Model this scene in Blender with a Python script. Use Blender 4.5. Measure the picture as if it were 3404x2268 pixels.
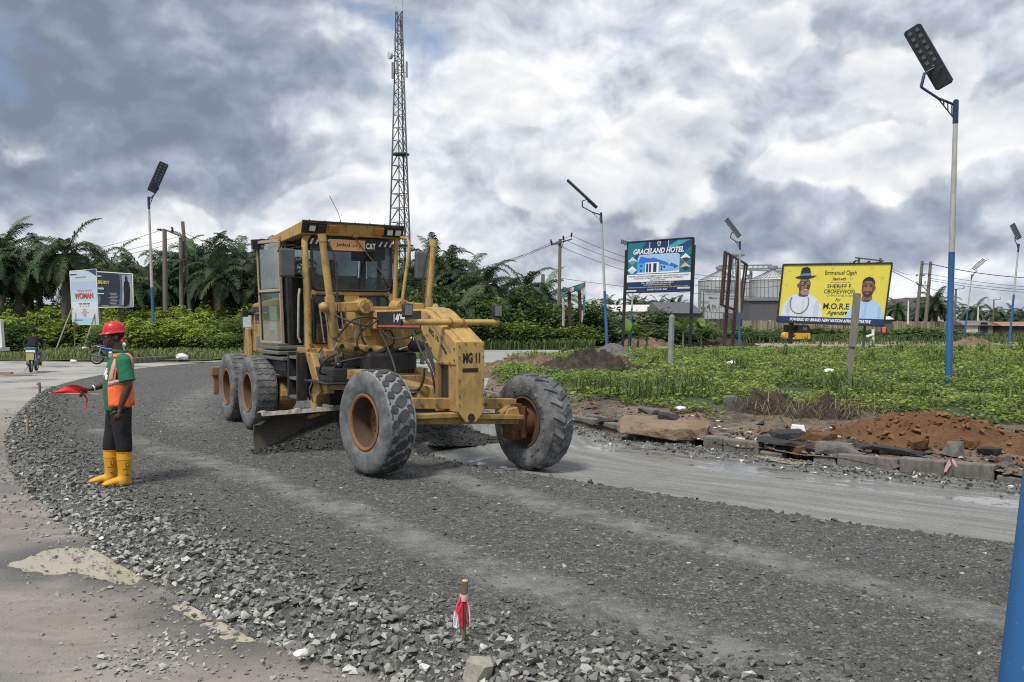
import bpy, bmesh, math, random
import numpy as np
from mathutils import Vector, Matrix, noise as mnoise
R = math.radians
random.seed(7); rng = np.random.default_rng(7)
scene = bpy.context.scene
for o in list(bpy.data.objects): bpy.data.objects.remove(o)
col = scene.collection

# ---------------------------------------------------------------- camera
EYE = 1.93
FPX, PCX, PCY = 2912.0, 1702.0, 1134.0            # focal length and centre of the photograph in its own pixels
PITCH = math.atan((1134 - 1075) / FPX)
cam_d = bpy.data.cameras.new('camera'); cam = bpy.data.objects.new('camera', cam_d); col.objects.link(cam)
cam_d.sensor_width = 36; cam_d.lens = 36 * FPX / 3404; cam_d.clip_start = .05; cam_d.clip_end = 6000
cam.location = (0, 0, EYE); cam.rotation_euler = (math.pi / 2 - PITCH, 0, 0)
scene.camera = cam
scene.render.engine = 'CYCLES'
scene.cycles.use_denoising = False
scene.cycles.filter_width = 1.1
scene.cycles.max_bounces = 6; scene.cycles.transparent_max_bounces = 12
scene.view_settings.view_transform = 'Standard'; scene.view_settings.look = 'None'
scene.view_settings.exposure = 0.58; scene.view_settings.gamma = 1.0

def ray(px, py):
    a = (px - PCX) / FPX; b = -(py - PCY) / FPX
    c, s = math.cos(PITCH), math.sin(PITCH)
    return Vector((a, c + b * s, -s + b * c))
def G(px, py, z=0.0):
    d = ray(px, py); t = (z - EYE) / d.z
    return Vector((d.x * t, d.y * t, z))
def P(px, py, Y):
    d = ray(px, py); t = Y / d.y
    return Vector((d.x * t, Y, EYE + d.z * t))

# ---------------------------------------------------------------- node helpers
class NT:
    def __init__(s, tree): s.t = tree; s.n = tree.nodes; s.l = tree.links
    def new(s, typ, **kw):
        n = s.n.new(typ)
        for k, v in kw.items(): setattr(n, k, v)
        return n
    def put(s, sock, v):
        if isinstance(v, bpy.types.NodeSocket): s.l.new(v, sock)
        elif v is not None:
            if isinstance(v, (tuple, list)) and len(v) == 3 and sock.type == 'RGBA': v = (*v, 1)
            sock.default_value = v
    def math(s, op, a, b=None, c=None, clamp=False):
        n = s.new('ShaderNodeMath', operation=op, use_clamp=clamp)
        s.put(n.inputs[0], a); s.put(n.inputs[1], b); s.put(n.inputs[2], c)
        return n.outputs[0]
    def vec(s, op, a, b=None, out=0):
        n = s.new('ShaderNodeVectorMath', operation=op)
        s.put(n.inputs[0], a)
        if b is not None: s.put(n.inputs['Scale'] if op == 'SCALE' else n.inputs[1], b)
        return n.outputs[out]
    def length(s, a):
        n = s.new('ShaderNodeVectorMath', operation='LENGTH'); s.put(n.inputs[0], a); return n.outputs['Value']
    def mix(s, f, a, b, mode='MIX'):
        n = s.new('ShaderNodeMix', data_type='RGBA', blend_type=mode)
        s.put(n.inputs[0], f); s.put(n.inputs[6], a); s.put(n.inputs[7], b)
        return n.outputs[2]
    def ramp(s, f, stops, interp='LINEAR'):
        n = s.new('ShaderNodeValToRGB'); n.color_ramp.interpolation = interp
        e = n.color_ramp.elements
        while len(e) < len(stops): e.new(.5)
        for el, (p, c) in zip(e, stops):
            el.position = p; el.color = (*c, 1) if len(c) == 3 else c
        s.put(n.inputs[0], f); return n.outputs[0]
    def mr(s, v, a, b, c=0., d=1., kind='LINEAR'):
        n = s.new('ShaderNodeMapRange', interpolation_type=kind)
        for i, x in enumerate((v, a, b, c, d)): s.put(n.inputs[i], x)
        return n.outputs[0]
    def noise(s, v=None, scale=1., detail=4., rough=.55, dist=0., out=0):
        n = s.new('ShaderNodeTexNoise')
        if v is not None: s.put(n.inputs['Vector'], v)
        for k, x in (('Scale', scale), ('Detail', detail), ('Roughness', rough), ('Distortion', dist)): s.put(n.inputs[k], x)
        return n.outputs[out]
    def voro(s, v=None, scale=1., feat='F1', out='Distance', rnd=1.):
        n = s.new('ShaderNodeTexVoronoi', feature=feat)
        if v is not None: s.put(n.inputs['Vector'], v)
        s.put(n.inputs['Scale'], scale); s.put(n.inputs['Randomness'], rnd)
        return n.outputs[out]

# ---------------------------------------------------------------- sky and sun
SUN_EL, SUN_AZ = R(58), R(-150)                   # azimuth from +Y towards +X: behind the camera, to the left
world = bpy.data.worlds.new('World'); scene.world = world; world.use_nodes = True
w = NT(world.node_tree); w.n.clear()
tc = w.new('ShaderNodeTexCoord'); d = w.vec('NORMALIZE', tc.outputs['Generated'])
sx = w.new('ShaderNodeSeparateXYZ'); w.put(sx.inputs[0], d)
nish = w.new('ShaderNodeTexSky', sky_type='NISHITA'); nish.sun_disc = False
nish.sun_elevation = SUN_EL; nish.sun_rotation = SUN_AZ; nish.altitude = 20; nish.air_density = 1.2; nish.dust_density = 2.0
def skyblob(px, py, rx, ry, wt, warp):
    c = ray(px, py).normalized()
    q = w.vec('SUBTRACT', warp, tuple(c))
    q = w.vec('MULTIPLY', q, (FPX / rx, FPX / rx, FPX / ry))
    return w.math('MULTIPLY', w.mr(w.length(q), 1.0, .15, 0., 1., 'SMOOTHSTEP'), wt)
# warped direction so that cloud masses have broken, billowing outlines
wn = w.noise(d, 7., 4., .5, 0., 1)
warp = w.vec('ADD', d, w.vec('MULTIPLY', w.vec('SUBTRACT', wn, (.5, .5, .5)), (.17, .17, .12)))
flat = w.vec('MULTIPLY', d, (1, 1, 1.45))
puff = w.vec('ADD', flat, w.vec('MULTIPLY', w.vec('SUBTRACT', wn, (.5, .5, .5)), (.10, .10, .10)))
n1 = w.noise(flat, 4.2, 6., .50, .2)
m1 = w.noise(w.vec('ADD', puff, (3.1, 1.7, .6)), 9.5, 6., .48)
m2 = w.noise(w.vec('ADD', puff, (3.106, 1.7, .622)), 9.5, 4., .48)
f1 = w.noise(puff, 26., 5., .58)
relief = w.math('MULTIPLY', w.math('SUBTRACT', m1, m2), 1.5)
tone = w.math('ADD', w.math('MULTIPLY', w.math('SUBTRACT', n1, .5), .72), .565)
tone = w.math('ADD', tone, w.math('MULTIPLY', w.math('SUBTRACT', m1, .5), .40))
tone = w.math('ADD', w.math('ADD', tone, relief), w.math('MULTIPLY', w.math('SUBTRACT', f1, .5), .40))
BLOBS = [(200, 150, 1150, 600, -.46), (850, 560, 620, 240, -.14), (700, 800, 520, 170, .16), (1450, 420, 760, 560, .20),
         (1150, 690, 420, 160, .22), (2150, 200, 900, 420, .10), (2700, 760, 900, 150, -.22), (2150, 720, 560, 170, -.12),
         (2950, 545, 420, 130, .34), (2620, 570, 230, 110, .26), (3330, 480, 260, 150, .30), (3020, 260, 330, 190, .22),
         (2450, 480, 330, 260, -.08), (1800, 600, 300, 140, .16), (3150, 640, 420, 90, -.16), (2900, 900, 900, 80, .16), (1900, 1000, 800, 90, .14)]
for b in BLOBS: tone = w.math('ADD', tone, skyblob(*b, warp))
cloud = w.ramp(tone, [(.0, (.150, .180, .235)), (.24, (.205, .243, .310)), (.46, (.315, .352, .412)), (.66, (.475, .505, .55)), (.84, (.62, .64, .665)), (1., (.76, .765, .765))])
# crisp heaped clouds in front of the grey sheet
cum = None
for px, py, rx, ry, k_ in [(2960, 560, 400, 170, 1.), (2650, 585, 190, 120, 1.), (3370, 450, 280, 210, 1.), (3030, 290, 330, 230, .8), (2230, 600, 330, 330, .8), (1800, 660, 230, 180, .9), (1680, 330, 260, 220, .6), (1130, 700, 260, 130, .8), (2560, 190, 260, 170, .6), (640, 790, 280, 120, .6)]:
    c_ = ray(px, py).normalized(); q_ = w.vec('MULTIPLY', w.vec('SUBTRACT', warp, tuple(c_)), (FPX / rx, FPX / rx, FPX / ry)); sz_ = w.new('ShaderNodeSeparateXYZ'); w.put(sz_.inputs[0], q_)
    v_ = w.math('MULTIPLY', w.math('SUBTRACT', 1.0, w.length(q_)), w.mr(sz_.outputs[2], -.75, .25, 0., k_)); cum = v_ if cum is None else w.math('MAXIMUM', cum, v_)
cum = w.math('ADD', cum, w.math('MULTIPLY', w.math('SUBTRACT', m1, .5), .9)); cm = w.mr(cum, .13, .25, 0., 1., 'SMOOTHSTEP')
cb = w.math('ADD', w.math('ADD', w.mr(cum, .12, .70, .92, .50), w.math('MULTIPLY', relief, 1.5)), w.math('MULTIPLY', w.math('SUBTRACT', n1, .5), .9))
cumc = w.ramp(cb, [(.0, (.25, .28, .335)), (.35, (.36, .39, .44)), (.65, (.53, .55, .58)), (.90, (.63, .637, .64)), (1., (.71, .708, .70))])
cloud = w.mix(w.math('MULTIPLY', cm, .80), cloud, cumc)
gap = None
for b in [(1220, 150, 230, 190, 1.), (1400, 180, 120, 130, .8), (1130, 660, 170, 90, .7), (2180, 90, 240, 110, .55), (1150, 30, 200, 70, .6)]:
    q = skyblob(*b, warp); gap = q if gap is None else w.math('MAXIMUM', gap, q)
gap = w.math('MULTIPLY', gap, w.mr(m1, .60, .40), clamp=True)
far = w.mr(n1, .30, .22)                          # the same thin breaks anywhere else in the sky
gap = w.math('MAXIMUM', gap, w.math('MULTIPLY', far, .7))
blue = w.mix(.55, w.vec('SCALE', nish.outputs[0], .06), (.20, .31, .52))
skyc = w.mix(gap, cloud, blue)
skyc = w.mix(w.mr(sx.outputs[2], .0, -.02), skyc, (.30, .30, .28))
bg = w.new('ShaderNodeBackground'); w.put(bg.inputs[0], w.vec('SCALE', skyc, 9.6)); bg.inputs[1].default_value = .1
wo = w.new('ShaderNodeOutputWorld'); w.l.new(bg.outputs[0], wo.inputs[0])
world.cycles.sampling_method = 'MANUAL'; world.cycles.sample_map_resolution = 512
sun_d = bpy.data.lights.new('sun', 'SUN'); sun = bpy.data.objects.new('sun', sun_d); col.objects.link(sun)
sun_d.energy = 2.4; sun_d.angle = R(13); sun_d.color = (1, .955, .89)
sdir = Vector((math.sin(SUN_AZ) * math.cos(SUN_EL), math.cos(SUN_AZ) * math.cos(SUN_EL), math.sin(SUN_EL)))
sun.rotation_euler = sdir.to_track_quat('Z', 'Y').to_euler()

# ---------------------------------------------------------------- mesh helpers
class MB:
    """collects shapes; build() links them as one mesh object"""
    def __init__(s): s.v = []; s.f = []; s.m = []; s.mi = 0
    def add(s, vs, fs):
        b = len(s.v); s.v += [tuple(p) for p in vs]
        s.f += [tuple(i + b for i in f) for f in fs]; s.m += [s.mi] * len(fs); return s
    def box(s, c, size, rot=None):
        x, y, z = (q / 2 for q in size)
        vs = [Vector((i * x, j * y, k * z)) for i in (-1, 1) for j in (-1, 1) for k in (-1, 1)]
        if rot is not None:
            if isinstance(rot, (tuple, list)):
                from mathutils import Euler
                rot = Euler(rot).to_matrix()
            vs = [rot @ p for p in vs]
        c = Vector(c)
        return s.add([p + c for p in vs], [(0, 1, 3, 2), (4, 6, 7, 5), (0, 4, 5, 1), (2, 3, 7, 6), (0, 2, 6, 4), (1, 5, 7, 3)])
    def lim(s, a, b):
        return s.box([(p + q) / 2 for p, q in zip(a, b)], [abs(q - p) for p, q in zip(a, b)])
    def bar(s, p0, p1, wd, ht, upv=(0, 0, 1)):
        p0, p1 = Vector(p0), Vector(p1); z = (p1 - p0); L = z.length; z.normalize()
        u = Vector(upv)
        if abs(u.dot(z)) > .98: u = Vector((0, 1, 0))
        x = u.cross(z).normalized(); y = z.cross(x)
        m = Matrix((x, y, z)).transposed()
        return s.box((p0 + p1) / 2, (wd, ht, L), m)
    def tube(s, pts, rad, n=8, cap=True):
        pts = [Vector(p) for p in pts]
        if not isinstance(rad, (list, tuple)): rad = [rad] * len(pts)
        rings = []; ref = None
        for i, p in enumerate(pts):
            t = (pts[min(i + 1, len(pts) - 1)] - pts[max(i - 1, 0)])
            if t.length < 1e-9: t = Vector((0, 0, 1))
            t.normalize()
            if ref is None:
                ref = Vector((0, 0, 1)) if abs(t.z) < .9 else Vector((1, 0, 0))
            a = (ref - t * ref.dot(t))
            if a.length < 1e-6: a = t.orthogonal()
            a.normalize(); b = t.cross(a); ref = a
            rr = rad[i]; ra, rb = rr if isinstance(rr, (tuple, list)) else (rr, rr)
            rings.append([p + a * (ra * math.cos(2 * math.pi * k / n)) + b * (rb * math.sin(2 * math.pi * k / n)) for k in range(n)])
        vs = [q for r in rings for q in r]; fs = []
        for i in range(len(rings) - 1):
            for k in range(n):
                fs.append((i * n + k, i * n + (k + 1) % n, (i + 1) * n + (k + 1) % n, (i + 1) * n + k))
        if cap: fs += [tuple(range(n))[::-1], tuple((len(rings) - 1) * n + k for k in range(n))]
        return s.add(vs, fs)
    def cyl(s, p0, p1, r0, r1=None, n=16, cap=True): return s.tube([p0, p1], [r0, r0 if r1 is None else r1], n, cap)
    def prism(s, poly, ext):
        ext = Vector(ext); n = len(poly); a = [Vector(p) for p in poly]; b = [p + ext for p in a]
        return s.add(a + b, [tuple(range(n))[::-1], tuple(range(n, 2 * n))] + [(i, (i + 1) % n, n + (i + 1) % n, n + i) for i in range(n)])
    def lathe(s, prof, org, axis, n=24):
        """prof: (r, h) pairs along axis"""
        axis = Vector(axis).normalized(); a = axis.orthogonal().normalized(); b = axis.cross(a); o = Vector(org); m = len(prof)
        vs = [o + axis * h + (a * math.cos(2 * math.pi * k / n) + b * math.sin(2 * math.pi * k / n)) * max(r, 1e-4) for k in range(n) for r, h in prof]
        fs = [(k * m + i, ((k + 1) % n) * m + i, ((k + 1) % n) * m + i + 1, k * m + i + 1) for k in range(n) for i in range(m - 1)]
        return s.add(vs, fs)
    def sphere(s, c, r, nu=12, nv=8, sc=(1, 1, 1)):
        c = Vector(c); vs = []; fs = []
        for j in range(nv + 1):
            th = math.pi * j / nv
            for i in range(nu):
                ph = 2 * math.pi * i / nu
                vs.append(c + Vector((math.sin(th) * math.cos(ph) * sc[0], math.sin(th) * math.sin(ph) * sc[1], math.cos(th) * sc[2])) * r)
        for j in range(nv):
            for i in range(nu):
                fs.append((j * nu + i, (j + 1) * nu + i, (j + 1) * nu + (i + 1) % nu, j * nu + (i + 1) % nu))
        return s.add(vs, fs)
    def mesh(s, name, mat, smooth=False):
        me = bpy.data.meshes.new(name); me.from_pydata(s.v, [], s.f)
        for m in (mat if isinstance(mat, (list, tuple)) else [mat]): me.materials.append(m)
        if any(s.m): me.polygons.foreach_set('material_index', s.m)
        bm = bmesh.new(); bm.from_mesh(me); bmesh.ops.recalc_face_normals(bm, faces=bm.faces)
        if smooth:
            for f in bm.faces: f.smooth = True
            for e in bm.edges:
                if len(e.link_faces) == 2 and e.calc_face_angle(0) > R(38): e.smooth = False
        bm.to_mesh(me); bm.free(); me.update()
        return me
    def build(s, name, mat, parent=None, smooth=False, bevel=0, **tags):
        o = bpy.data.objects.new(name, s.mesh(name, mat, smooth)); col.objects.link(o)
        if parent is not None: o.parent = parent
        if bevel:
            b = o.modifiers.new('bevel', 'BEVEL'); b.width = bevel; b.segments = 2; b.limit_method = 'ANGLE'; b.angle_limit = R(40)
        return tag(o, **tags)
def tag(o, label=None, cat=None, group=None, kind=None):
    if label: o['label'] = label
    if cat: o['category'] = cat
    if group: o['group'] = group
    if kind: o['kind'] = kind
    return o
def thing(name, label, cat, loc=(0, 0, 0), rz=0., group=None, sc=1.):
    o = bpy.data.objects.new(name, None); col.objects.link(o); o.location = loc; o.rotation_euler = (0, 0, rz); o.scale = (sc,) * 3
    o.empty_display_size = .1
    return tag(o, label, cat, group)
def link(name, me, parent=None, **tags):
    o = bpy.data.objects.new(name, me); col.objects.link(o)
    if parent is not None: o.parent = parent
    return tag(o, **tags)
def copy_tree(o, parent=None):
    c = o.copy(); col.objects.link(c); c.parent = parent
    for ch in o.children: copy_tree(ch, c)
    return c
def npmesh(name, v, f, mat, smooth=False, cols=None, uv=None):
    """fast mesh from numpy: v (n,3), f (m,k)"""
    me = bpy.data.meshes.new(name); k = f.shape[1]; v = np.asarray(v).reshape(-1, 3)
    me.vertices.add(len(v)); me.vertices.foreach_set('co', np.asarray(v, np.float32).ravel())
    me.loops.add(f.size); me.loops.foreach_set('vertex_index', f.astype(np.int32).ravel())
    me.polygons.add(len(f)); me.polygons.foreach_set('loop_start', np.arange(0, f.size, k, dtype=np.int32))
    me.polygons.foreach_set('loop_total', np.full(len(f), k, np.int32))
    me.polygons.foreach_set('use_smooth', np.full(len(f), bool(smooth)))
    for m in (mat if isinstance(mat, (list, tuple)) else [mat]): me.materials.append(m)
    if cols is not None:
        a = me.color_attributes.new('tint', 'FLOAT_COLOR', 'POINT')
        c = np.ones((len(v), 4), np.float32); c[:, :3] = cols; a.data.foreach_set('color', c.ravel())
    if uv is not None:
        uv = np.asarray(uv).reshape(-1, 2)
        l = me.uv_layers.new(name='UVMap'); l.data.foreach_set('uv', np.asarray(uv, np.float32)[f.ravel()].ravel())
    me.update(); me.validate(); return me
def fbm(x, y, sc, oc=4, seed=0.):
    return mnoise.fractal(Vector((x * sc + seed, y * sc - seed, seed * .37)), 1.0, 2.0, oc)
# ---------------------------------------------------------------- materials
MATS = {}
def mat(name, build):
    if name in MATS: return MATS[name]
    m = bpy.data.materials.new(name); m.use_nodes = True; n = NT(m.node_tree); n.n.clear()
    out = n.new('ShaderNodeOutputMaterial'); b = n.new('ShaderNodeBsdfPrincipled'); n.l.new(b.outputs[0], out.inputs[0])
    n.b = b; n.out = out; n.tc = n.new('ShaderNodeTexCoord'); n.obj = n.tc.outputs['Object']
    n.pos = n.new('ShaderNodeNewGeometry').outputs['Position']
    build(n); MATS[name] = m; return m
def setp(n, color=None, rough=None, metal=None, spec=None):
    if color is not None: n.put(n.b.inputs['Base Color'], color)
    if rough is not None: n.put(n.b.inputs['Roughness'], rough)
    if metal is not None: n.put(n.b.inputs['Metallic'], metal)
    if spec is not None: n.put(n.b.inputs['Specular IOR Level'], spec)
def bump(n, h, strength=.4, dist=.02):
    q = n.new('ShaderNodeBump'); q.inputs['Strength'].default_value = strength; q.inputs['Distance'].default_value = dist
    n.put(q.inputs['Height'], h); n.put(n.b.inputs['Normal'], q.outputs[0])
def plain(name, c, rough=.6, metal=0., var=.18, scale=6., bmp=0.):
    """plain colour with uneven dirt and a little relief"""
    def f(n):
        q = n.noise(n.obj, scale, 6., .6)
        k = n.mr(q, .25, .75, 1 - var, 1 + var)
        setp(n, n.vec('SCALE', c, k), n.math('ADD', n.math('MULTIPLY', q, .25), rough - .12, clamp=True), metal)
        if bmp: bump(n, n.noise(n.obj, scale * 6, 4., .6), bmp, .01)
    return mat(name, f)
def paint(name, c, dirt=(.13, .095, .06), amount=.5, rough=.42, rust=None, lowz=None):
    """machine paint: grime, chips down to rust, dust"""
    def f(n):
        a = n.noise(n.obj, 2.3, 8., .62, .4); b = n.noise(n.vec('MULTIPLY', n.obj, (1, 1, .35)), 11., 6., .6)
        g = n.mr(n.math('MULTIPLY', n.math('ADD', a, b), .5), .48, .66, 0., amount)
        cc = n.mix(g, c, dirt)
        cc = n.mix(n.mr(n.noise(n.obj, 1.1, 3.), .4, .75, 0., .30), cc, [x * .72 for x in c])
        if rust:
            r = n.mr(n.noise(n.obj, 17., 5., .65, .5), .63, .68, 0., .85); cc = n.mix(r, cc, rust)
        setp(n, cc, n.mr(a, .3, .7, rough, rough + .28))
        bump(n, b, .08, .01)
    return mat(name, f)
def tinted(name, rough=.8, k=1., spec=.3, bmp=0., trans=0.):
    """colour from the per-piece attribute"""
    def f(n):
        a = n.new('ShaderNodeAttribute'); a.attribute_name = 'tint'
        q = n.noise(n.obj, 45., 3., .6)
        setp(n, n.vec('SCALE', a.outputs['Color'], n.mr(q, .3, .7, k * .82, k * 1.15)), rough, None, spec)
        if bmp: bump(n, q, bmp, .004)
        if trans:
            t = n.new('ShaderNodeBsdfTranslucent'); n.put(t.inputs[0], n.vec('SCALE', a.outputs['Color'], 1.15))
            mx = n.new('ShaderNodeMixShader'); mx.inputs[0].default_value = trans
            n.l.new(n.b.outputs[0], mx.inputs[1]); n.l.new(t.outputs[0], mx.inputs[2]); n.l.new(mx.outputs[0], n.out.inputs[0])
    return mat(name, f)
def glass(name, tint=(.75, .85, .82), dens=.35, rough=.06, refl=.9):
    """thin pane: see-through with a coloured tint and a reflection"""
    def f(n):
        t = n.new('ShaderNodeBsdfTransparent'); n.put(t.inputs[0], tint)
        g = n.new('ShaderNodeBsdfGlossy'); n.put(g.inputs[0], (1, 1, 1)); g.inputs['Roughness'].default_value = rough
        fr = n.new('ShaderNodeFresnel'); fr.inputs[0].default_value = 1.5
        dirt = n.mr(n.noise(n.obj, 3., 6., .6), .35, .7, 0., dens)
        m1 = n.new('ShaderNodeMixShader'); n.put(m1.inputs[0], n.math('MULTIPLY', fr.outputs[0], refl)); n.l.new(t.outputs[0], m1.inputs[1]); n.l.new(g.outputs[0], m1.inputs[2])
        df = n.new('ShaderNodeBsdfDiffuse'); n.put(df.inputs[0], (.30, .31, .29))
        m2 = n.new('ShaderNodeMixShader'); n.put(m2.inputs[0], dirt); n.l.new(m1.outputs[0], m2.inputs[1]); n.l.new(df.outputs[0], m2.inputs[2])
        n.l.new(m2.outputs[0], n.out.inputs[0])
    return mat(name, f)
YELLOW = paint('machine_yellow', (.46, .295, .090), amount=.75, rough=.5, rust=(.14, .065, .03))
YELLOW2 = paint('machine_yellow_dirty', (.37, .228, .07), amount=1.0, rough=.55, rust=(.15, .065, .03))
RIMC = paint('rim_brown', (.24, .115, .045), amount=.85, rough=.6, rust=(.12, .05, .03))
BLACKM = paint('black_metal', (.018, .018, .02), dirt=(.09, .075, .055), amount=.45)
GREYM = paint('grey_steel', (.13, .13, .125), dirt=(.09, .07, .05), amount=.6)
RUBBER = plain('rubber_trim', (.014, .014, .015), .6)
HOSE = plain('hose_rubber', (.035, .028, .022), .6, var=.3)
CHROME = plain('chrome_rod', (.75, .76, .78), .22, 1., .05)
BLADE = paint('blade_steel', (.065, .058, .044), dirt=(.04, .036, .03), amount=.7, rough=.5)
DUSTY = plain('dust_mud', (.27, .255, .225), .9, var=.3, scale=14, bmp=.4)
WHITE = plain('white_paint', (.72, .71, .67), .5, var=.1)
BLUE = paint('pole_blue', (.014, .10, .26), dirt=(.05, .09, .14), amount=.55, rough=.38, rust=(.10, .19, .30))
POLEW = paint('pole_white', (.44, .435, .41), dirt=(.20, .19, .17), amount=.6, rough=.5)
NAVY = plain('lamp_bracket_navy', (.015, .035, .10), .45)
LAMPB = plain('lamp_body_dark', (.035, .04, .05), .45)
SOLAR = plain('solar_cell', (.02, .024, .04), .5)
SILVER = plain('aluminium_edge', (.42, .43, .45), .4, .4)
LED = plain('led_lens', (.15, .16, .17), .3)
STEELDK = plain('lattice_steel', (.10, .105, .11), .55, .3)
WOOD = None
def _wood(c):
    def f(n):
        g = n.noise(n.vec('MULTIPLY', n.obj, (9, 9, .8)), 4., 6., .65)
        setp(n, n.mix(g, [q * .45 for q in c], [q * 1.3 for q in c]), .85); bump(n, g, .5, .02)
    return f
WOOD = mat('weathered_wood', _wood((.17, .125, .085))); WOODG = mat('grey_wood', _wood((.24, .215, .18))); WOODB = mat('bamboo_prop', _wood((.34, .29, .21)))
def _lamp(n): setp(n, (.62, .63, .62), .12); n.put(n.b.inputs['Coat Weight'], .6)
LENS = mat('headlamp_glass', _lamp)
# ---------------------------------------------------------------- the ground and its roads
def lerp_curve(pts, n):
    """resample control points to n points; the parameter follows the control points, so two curves of equal length stay paired"""
    a = np.array([tuple(p)[:2] for p in pts], float); m = len(a) - 1
    u = np.linspace(0, m, n); i = np.clip(u.astype(int), 0, m - 1); f = (u - i)[:, None]
    p0 = a[np.clip(i - 1, 0, m)]; p1 = a[i]; p2 = a[i + 1]; p3 = a[np.clip(i + 2, 0, m)]
    return .5 * (2 * p1 + (p2 - p0) * f + (2 * p0 - 5 * p1 + 4 * p2 - p3) * f * f + (3 * p1 - p0 - 3 * p2 + p3) * f ** 3)
def strip(A, B, ns, nt, zf, tpow=1.):
    a, b = lerp_curve(A, ns), lerp_curve(B, ns); t = np.linspace(0, 1, nt) ** tpow
    xy = a[:, None] * (1 - t)[None, :, None] + b[:, None] * t[None, :, None]
    wd = np.linalg.norm(b - a, axis=1)[:, None]
    ea = wd * t[None]; eb = wd * (1 - t)[None]
    z = np.array([[zf(xy[i, j, 0], xy[i, j, 1], ea[i, j], eb[i, j]) for j in range(nt)] for i in range(ns)])
    v = np.concatenate([xy, z[..., None]], 2)
    sl = np.concatenate([[0], np.cumsum(np.linalg.norm(np.diff((a + b) / 2, axis=0), axis=1))])
    uv = np.stack([np.repeat(sl[:, None], nt, 1), ea], 2)
    q = np.arange(ns * nt).reshape(ns, nt)
    f = np.stack([q[:-1, :-1], q[1:, :-1], q[1:, 1:], q[:-1, 1:]], 2).reshape(-1, 4)
    return v, f, uv
def polydist(x, y, pl):
    p = np.array([x, y]); best = 1e9
    for i in range(len(pl) - 1):
        a = pl[i]; b = pl[i + 1]; ab = b - a; t = np.clip(np.dot(p - a, ab) / np.dot(ab, ab), 0, 1)
        best = min(best, np.hypot(*(p - a - ab * t)))
    return best
def sm(x): x = min(1, max(0, x)); return x * x * (3 - 2 * x)
def px2(lst, z=0.): return [G(a, b, z) for a, b in lst]

# materials of the ground
def m_earth(n):
    a = n.noise(n.pos, .35, 7., .6); b = n.noise(n.pos, 3., 6., .6)
    c = n.mix(n.mr(a, .42, .58), (.055, .085, .022), (.10, .085, .045)); c = n.mix(n.mr(b, .4, .7, 0., .6), c, (.045, .06, .02))
    setp(n, c, .95); bump(n, b, .6, .1)
EARTH = mat('earth_and_grass', m_earth)
def m_old(n):
    a = n.noise(n.pos, .55, 6., .6, .3); b = n.noise(n.pos, 9., 6., .65); g = n.noise(n.pos, 60., 3., .7)
    st = n.noise(n.vec('MULTIPLY', n.vec('ADD', n.pos, n.vec('SCALE', n.noise(n.pos, .4, 2., .5, 0., 1), 1.5)), (.55, 3.2, 1)), 1.6, 5., .6)
    c = n.mix(n.mr(a, .35, .68), (.175, .152, .125), (.245, .222, .192))
    c = n.mix(n.mr(st, .46, .62, 0., .55), c, (.30, .275, .24))
    c = n.mix(n.mr(b, .5, .72, 0., .55), c, (.15, .135, .115))
    v = n.voro(n.pos, 34., 'F1', 'Color'); vd = n.voro(n.pos, 34., 'F1', 'Distance')
    peb = n.math('MULTIPLY', n.mr(vd, .34, .20), n.mr(n.noise(n.pos, 2.1, 4.), .46, .62))
    c = n.mix(n.math('MULTIPLY', peb, .7), c, n.mix(n.mr(v, 0., 1.), (.12, .12, .115), (.46, .45, .42)))
    damp = n.mr(n.noise(n.vec('ADD', n.pos, (4, 2, 0)), .42, 5., .55, .5), .50, .62)
    c = n.mix(n.math('MULTIPLY', damp, .55), c, (.135, .128, .12))
    at = n.new('ShaderNodeAttribute'); at.attribute_name = 'tint'; sp = n.new('ShaderNodeSeparateColor'); n.put(sp.inputs[0], at.outputs['Color'])
    damp = n.math('MAXIMUM', damp, n.math('MULTIPLY', sp.outputs[0], n.mr(b, .35, .6, .55, 1.)))
    c = n.mix(n.math('MULTIPLY', sp.outputs[0], .8), c, (.092, .086, .078))
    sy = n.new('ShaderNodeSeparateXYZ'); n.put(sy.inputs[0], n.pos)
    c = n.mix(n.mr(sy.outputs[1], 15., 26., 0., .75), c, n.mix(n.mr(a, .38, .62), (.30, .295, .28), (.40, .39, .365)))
    setp(n, c, n.math('SUBTRACT', .92, n.math('MULTIPLY', damp, .76)))
    bump(n, n.math('ADD', n.math('MULTIPLY', peb, .6), n.math('MULTIPLY', n.math('ADD', b, g), .45)), .55, .02)
OLD = mat('old_road_surface', m_old)
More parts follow.
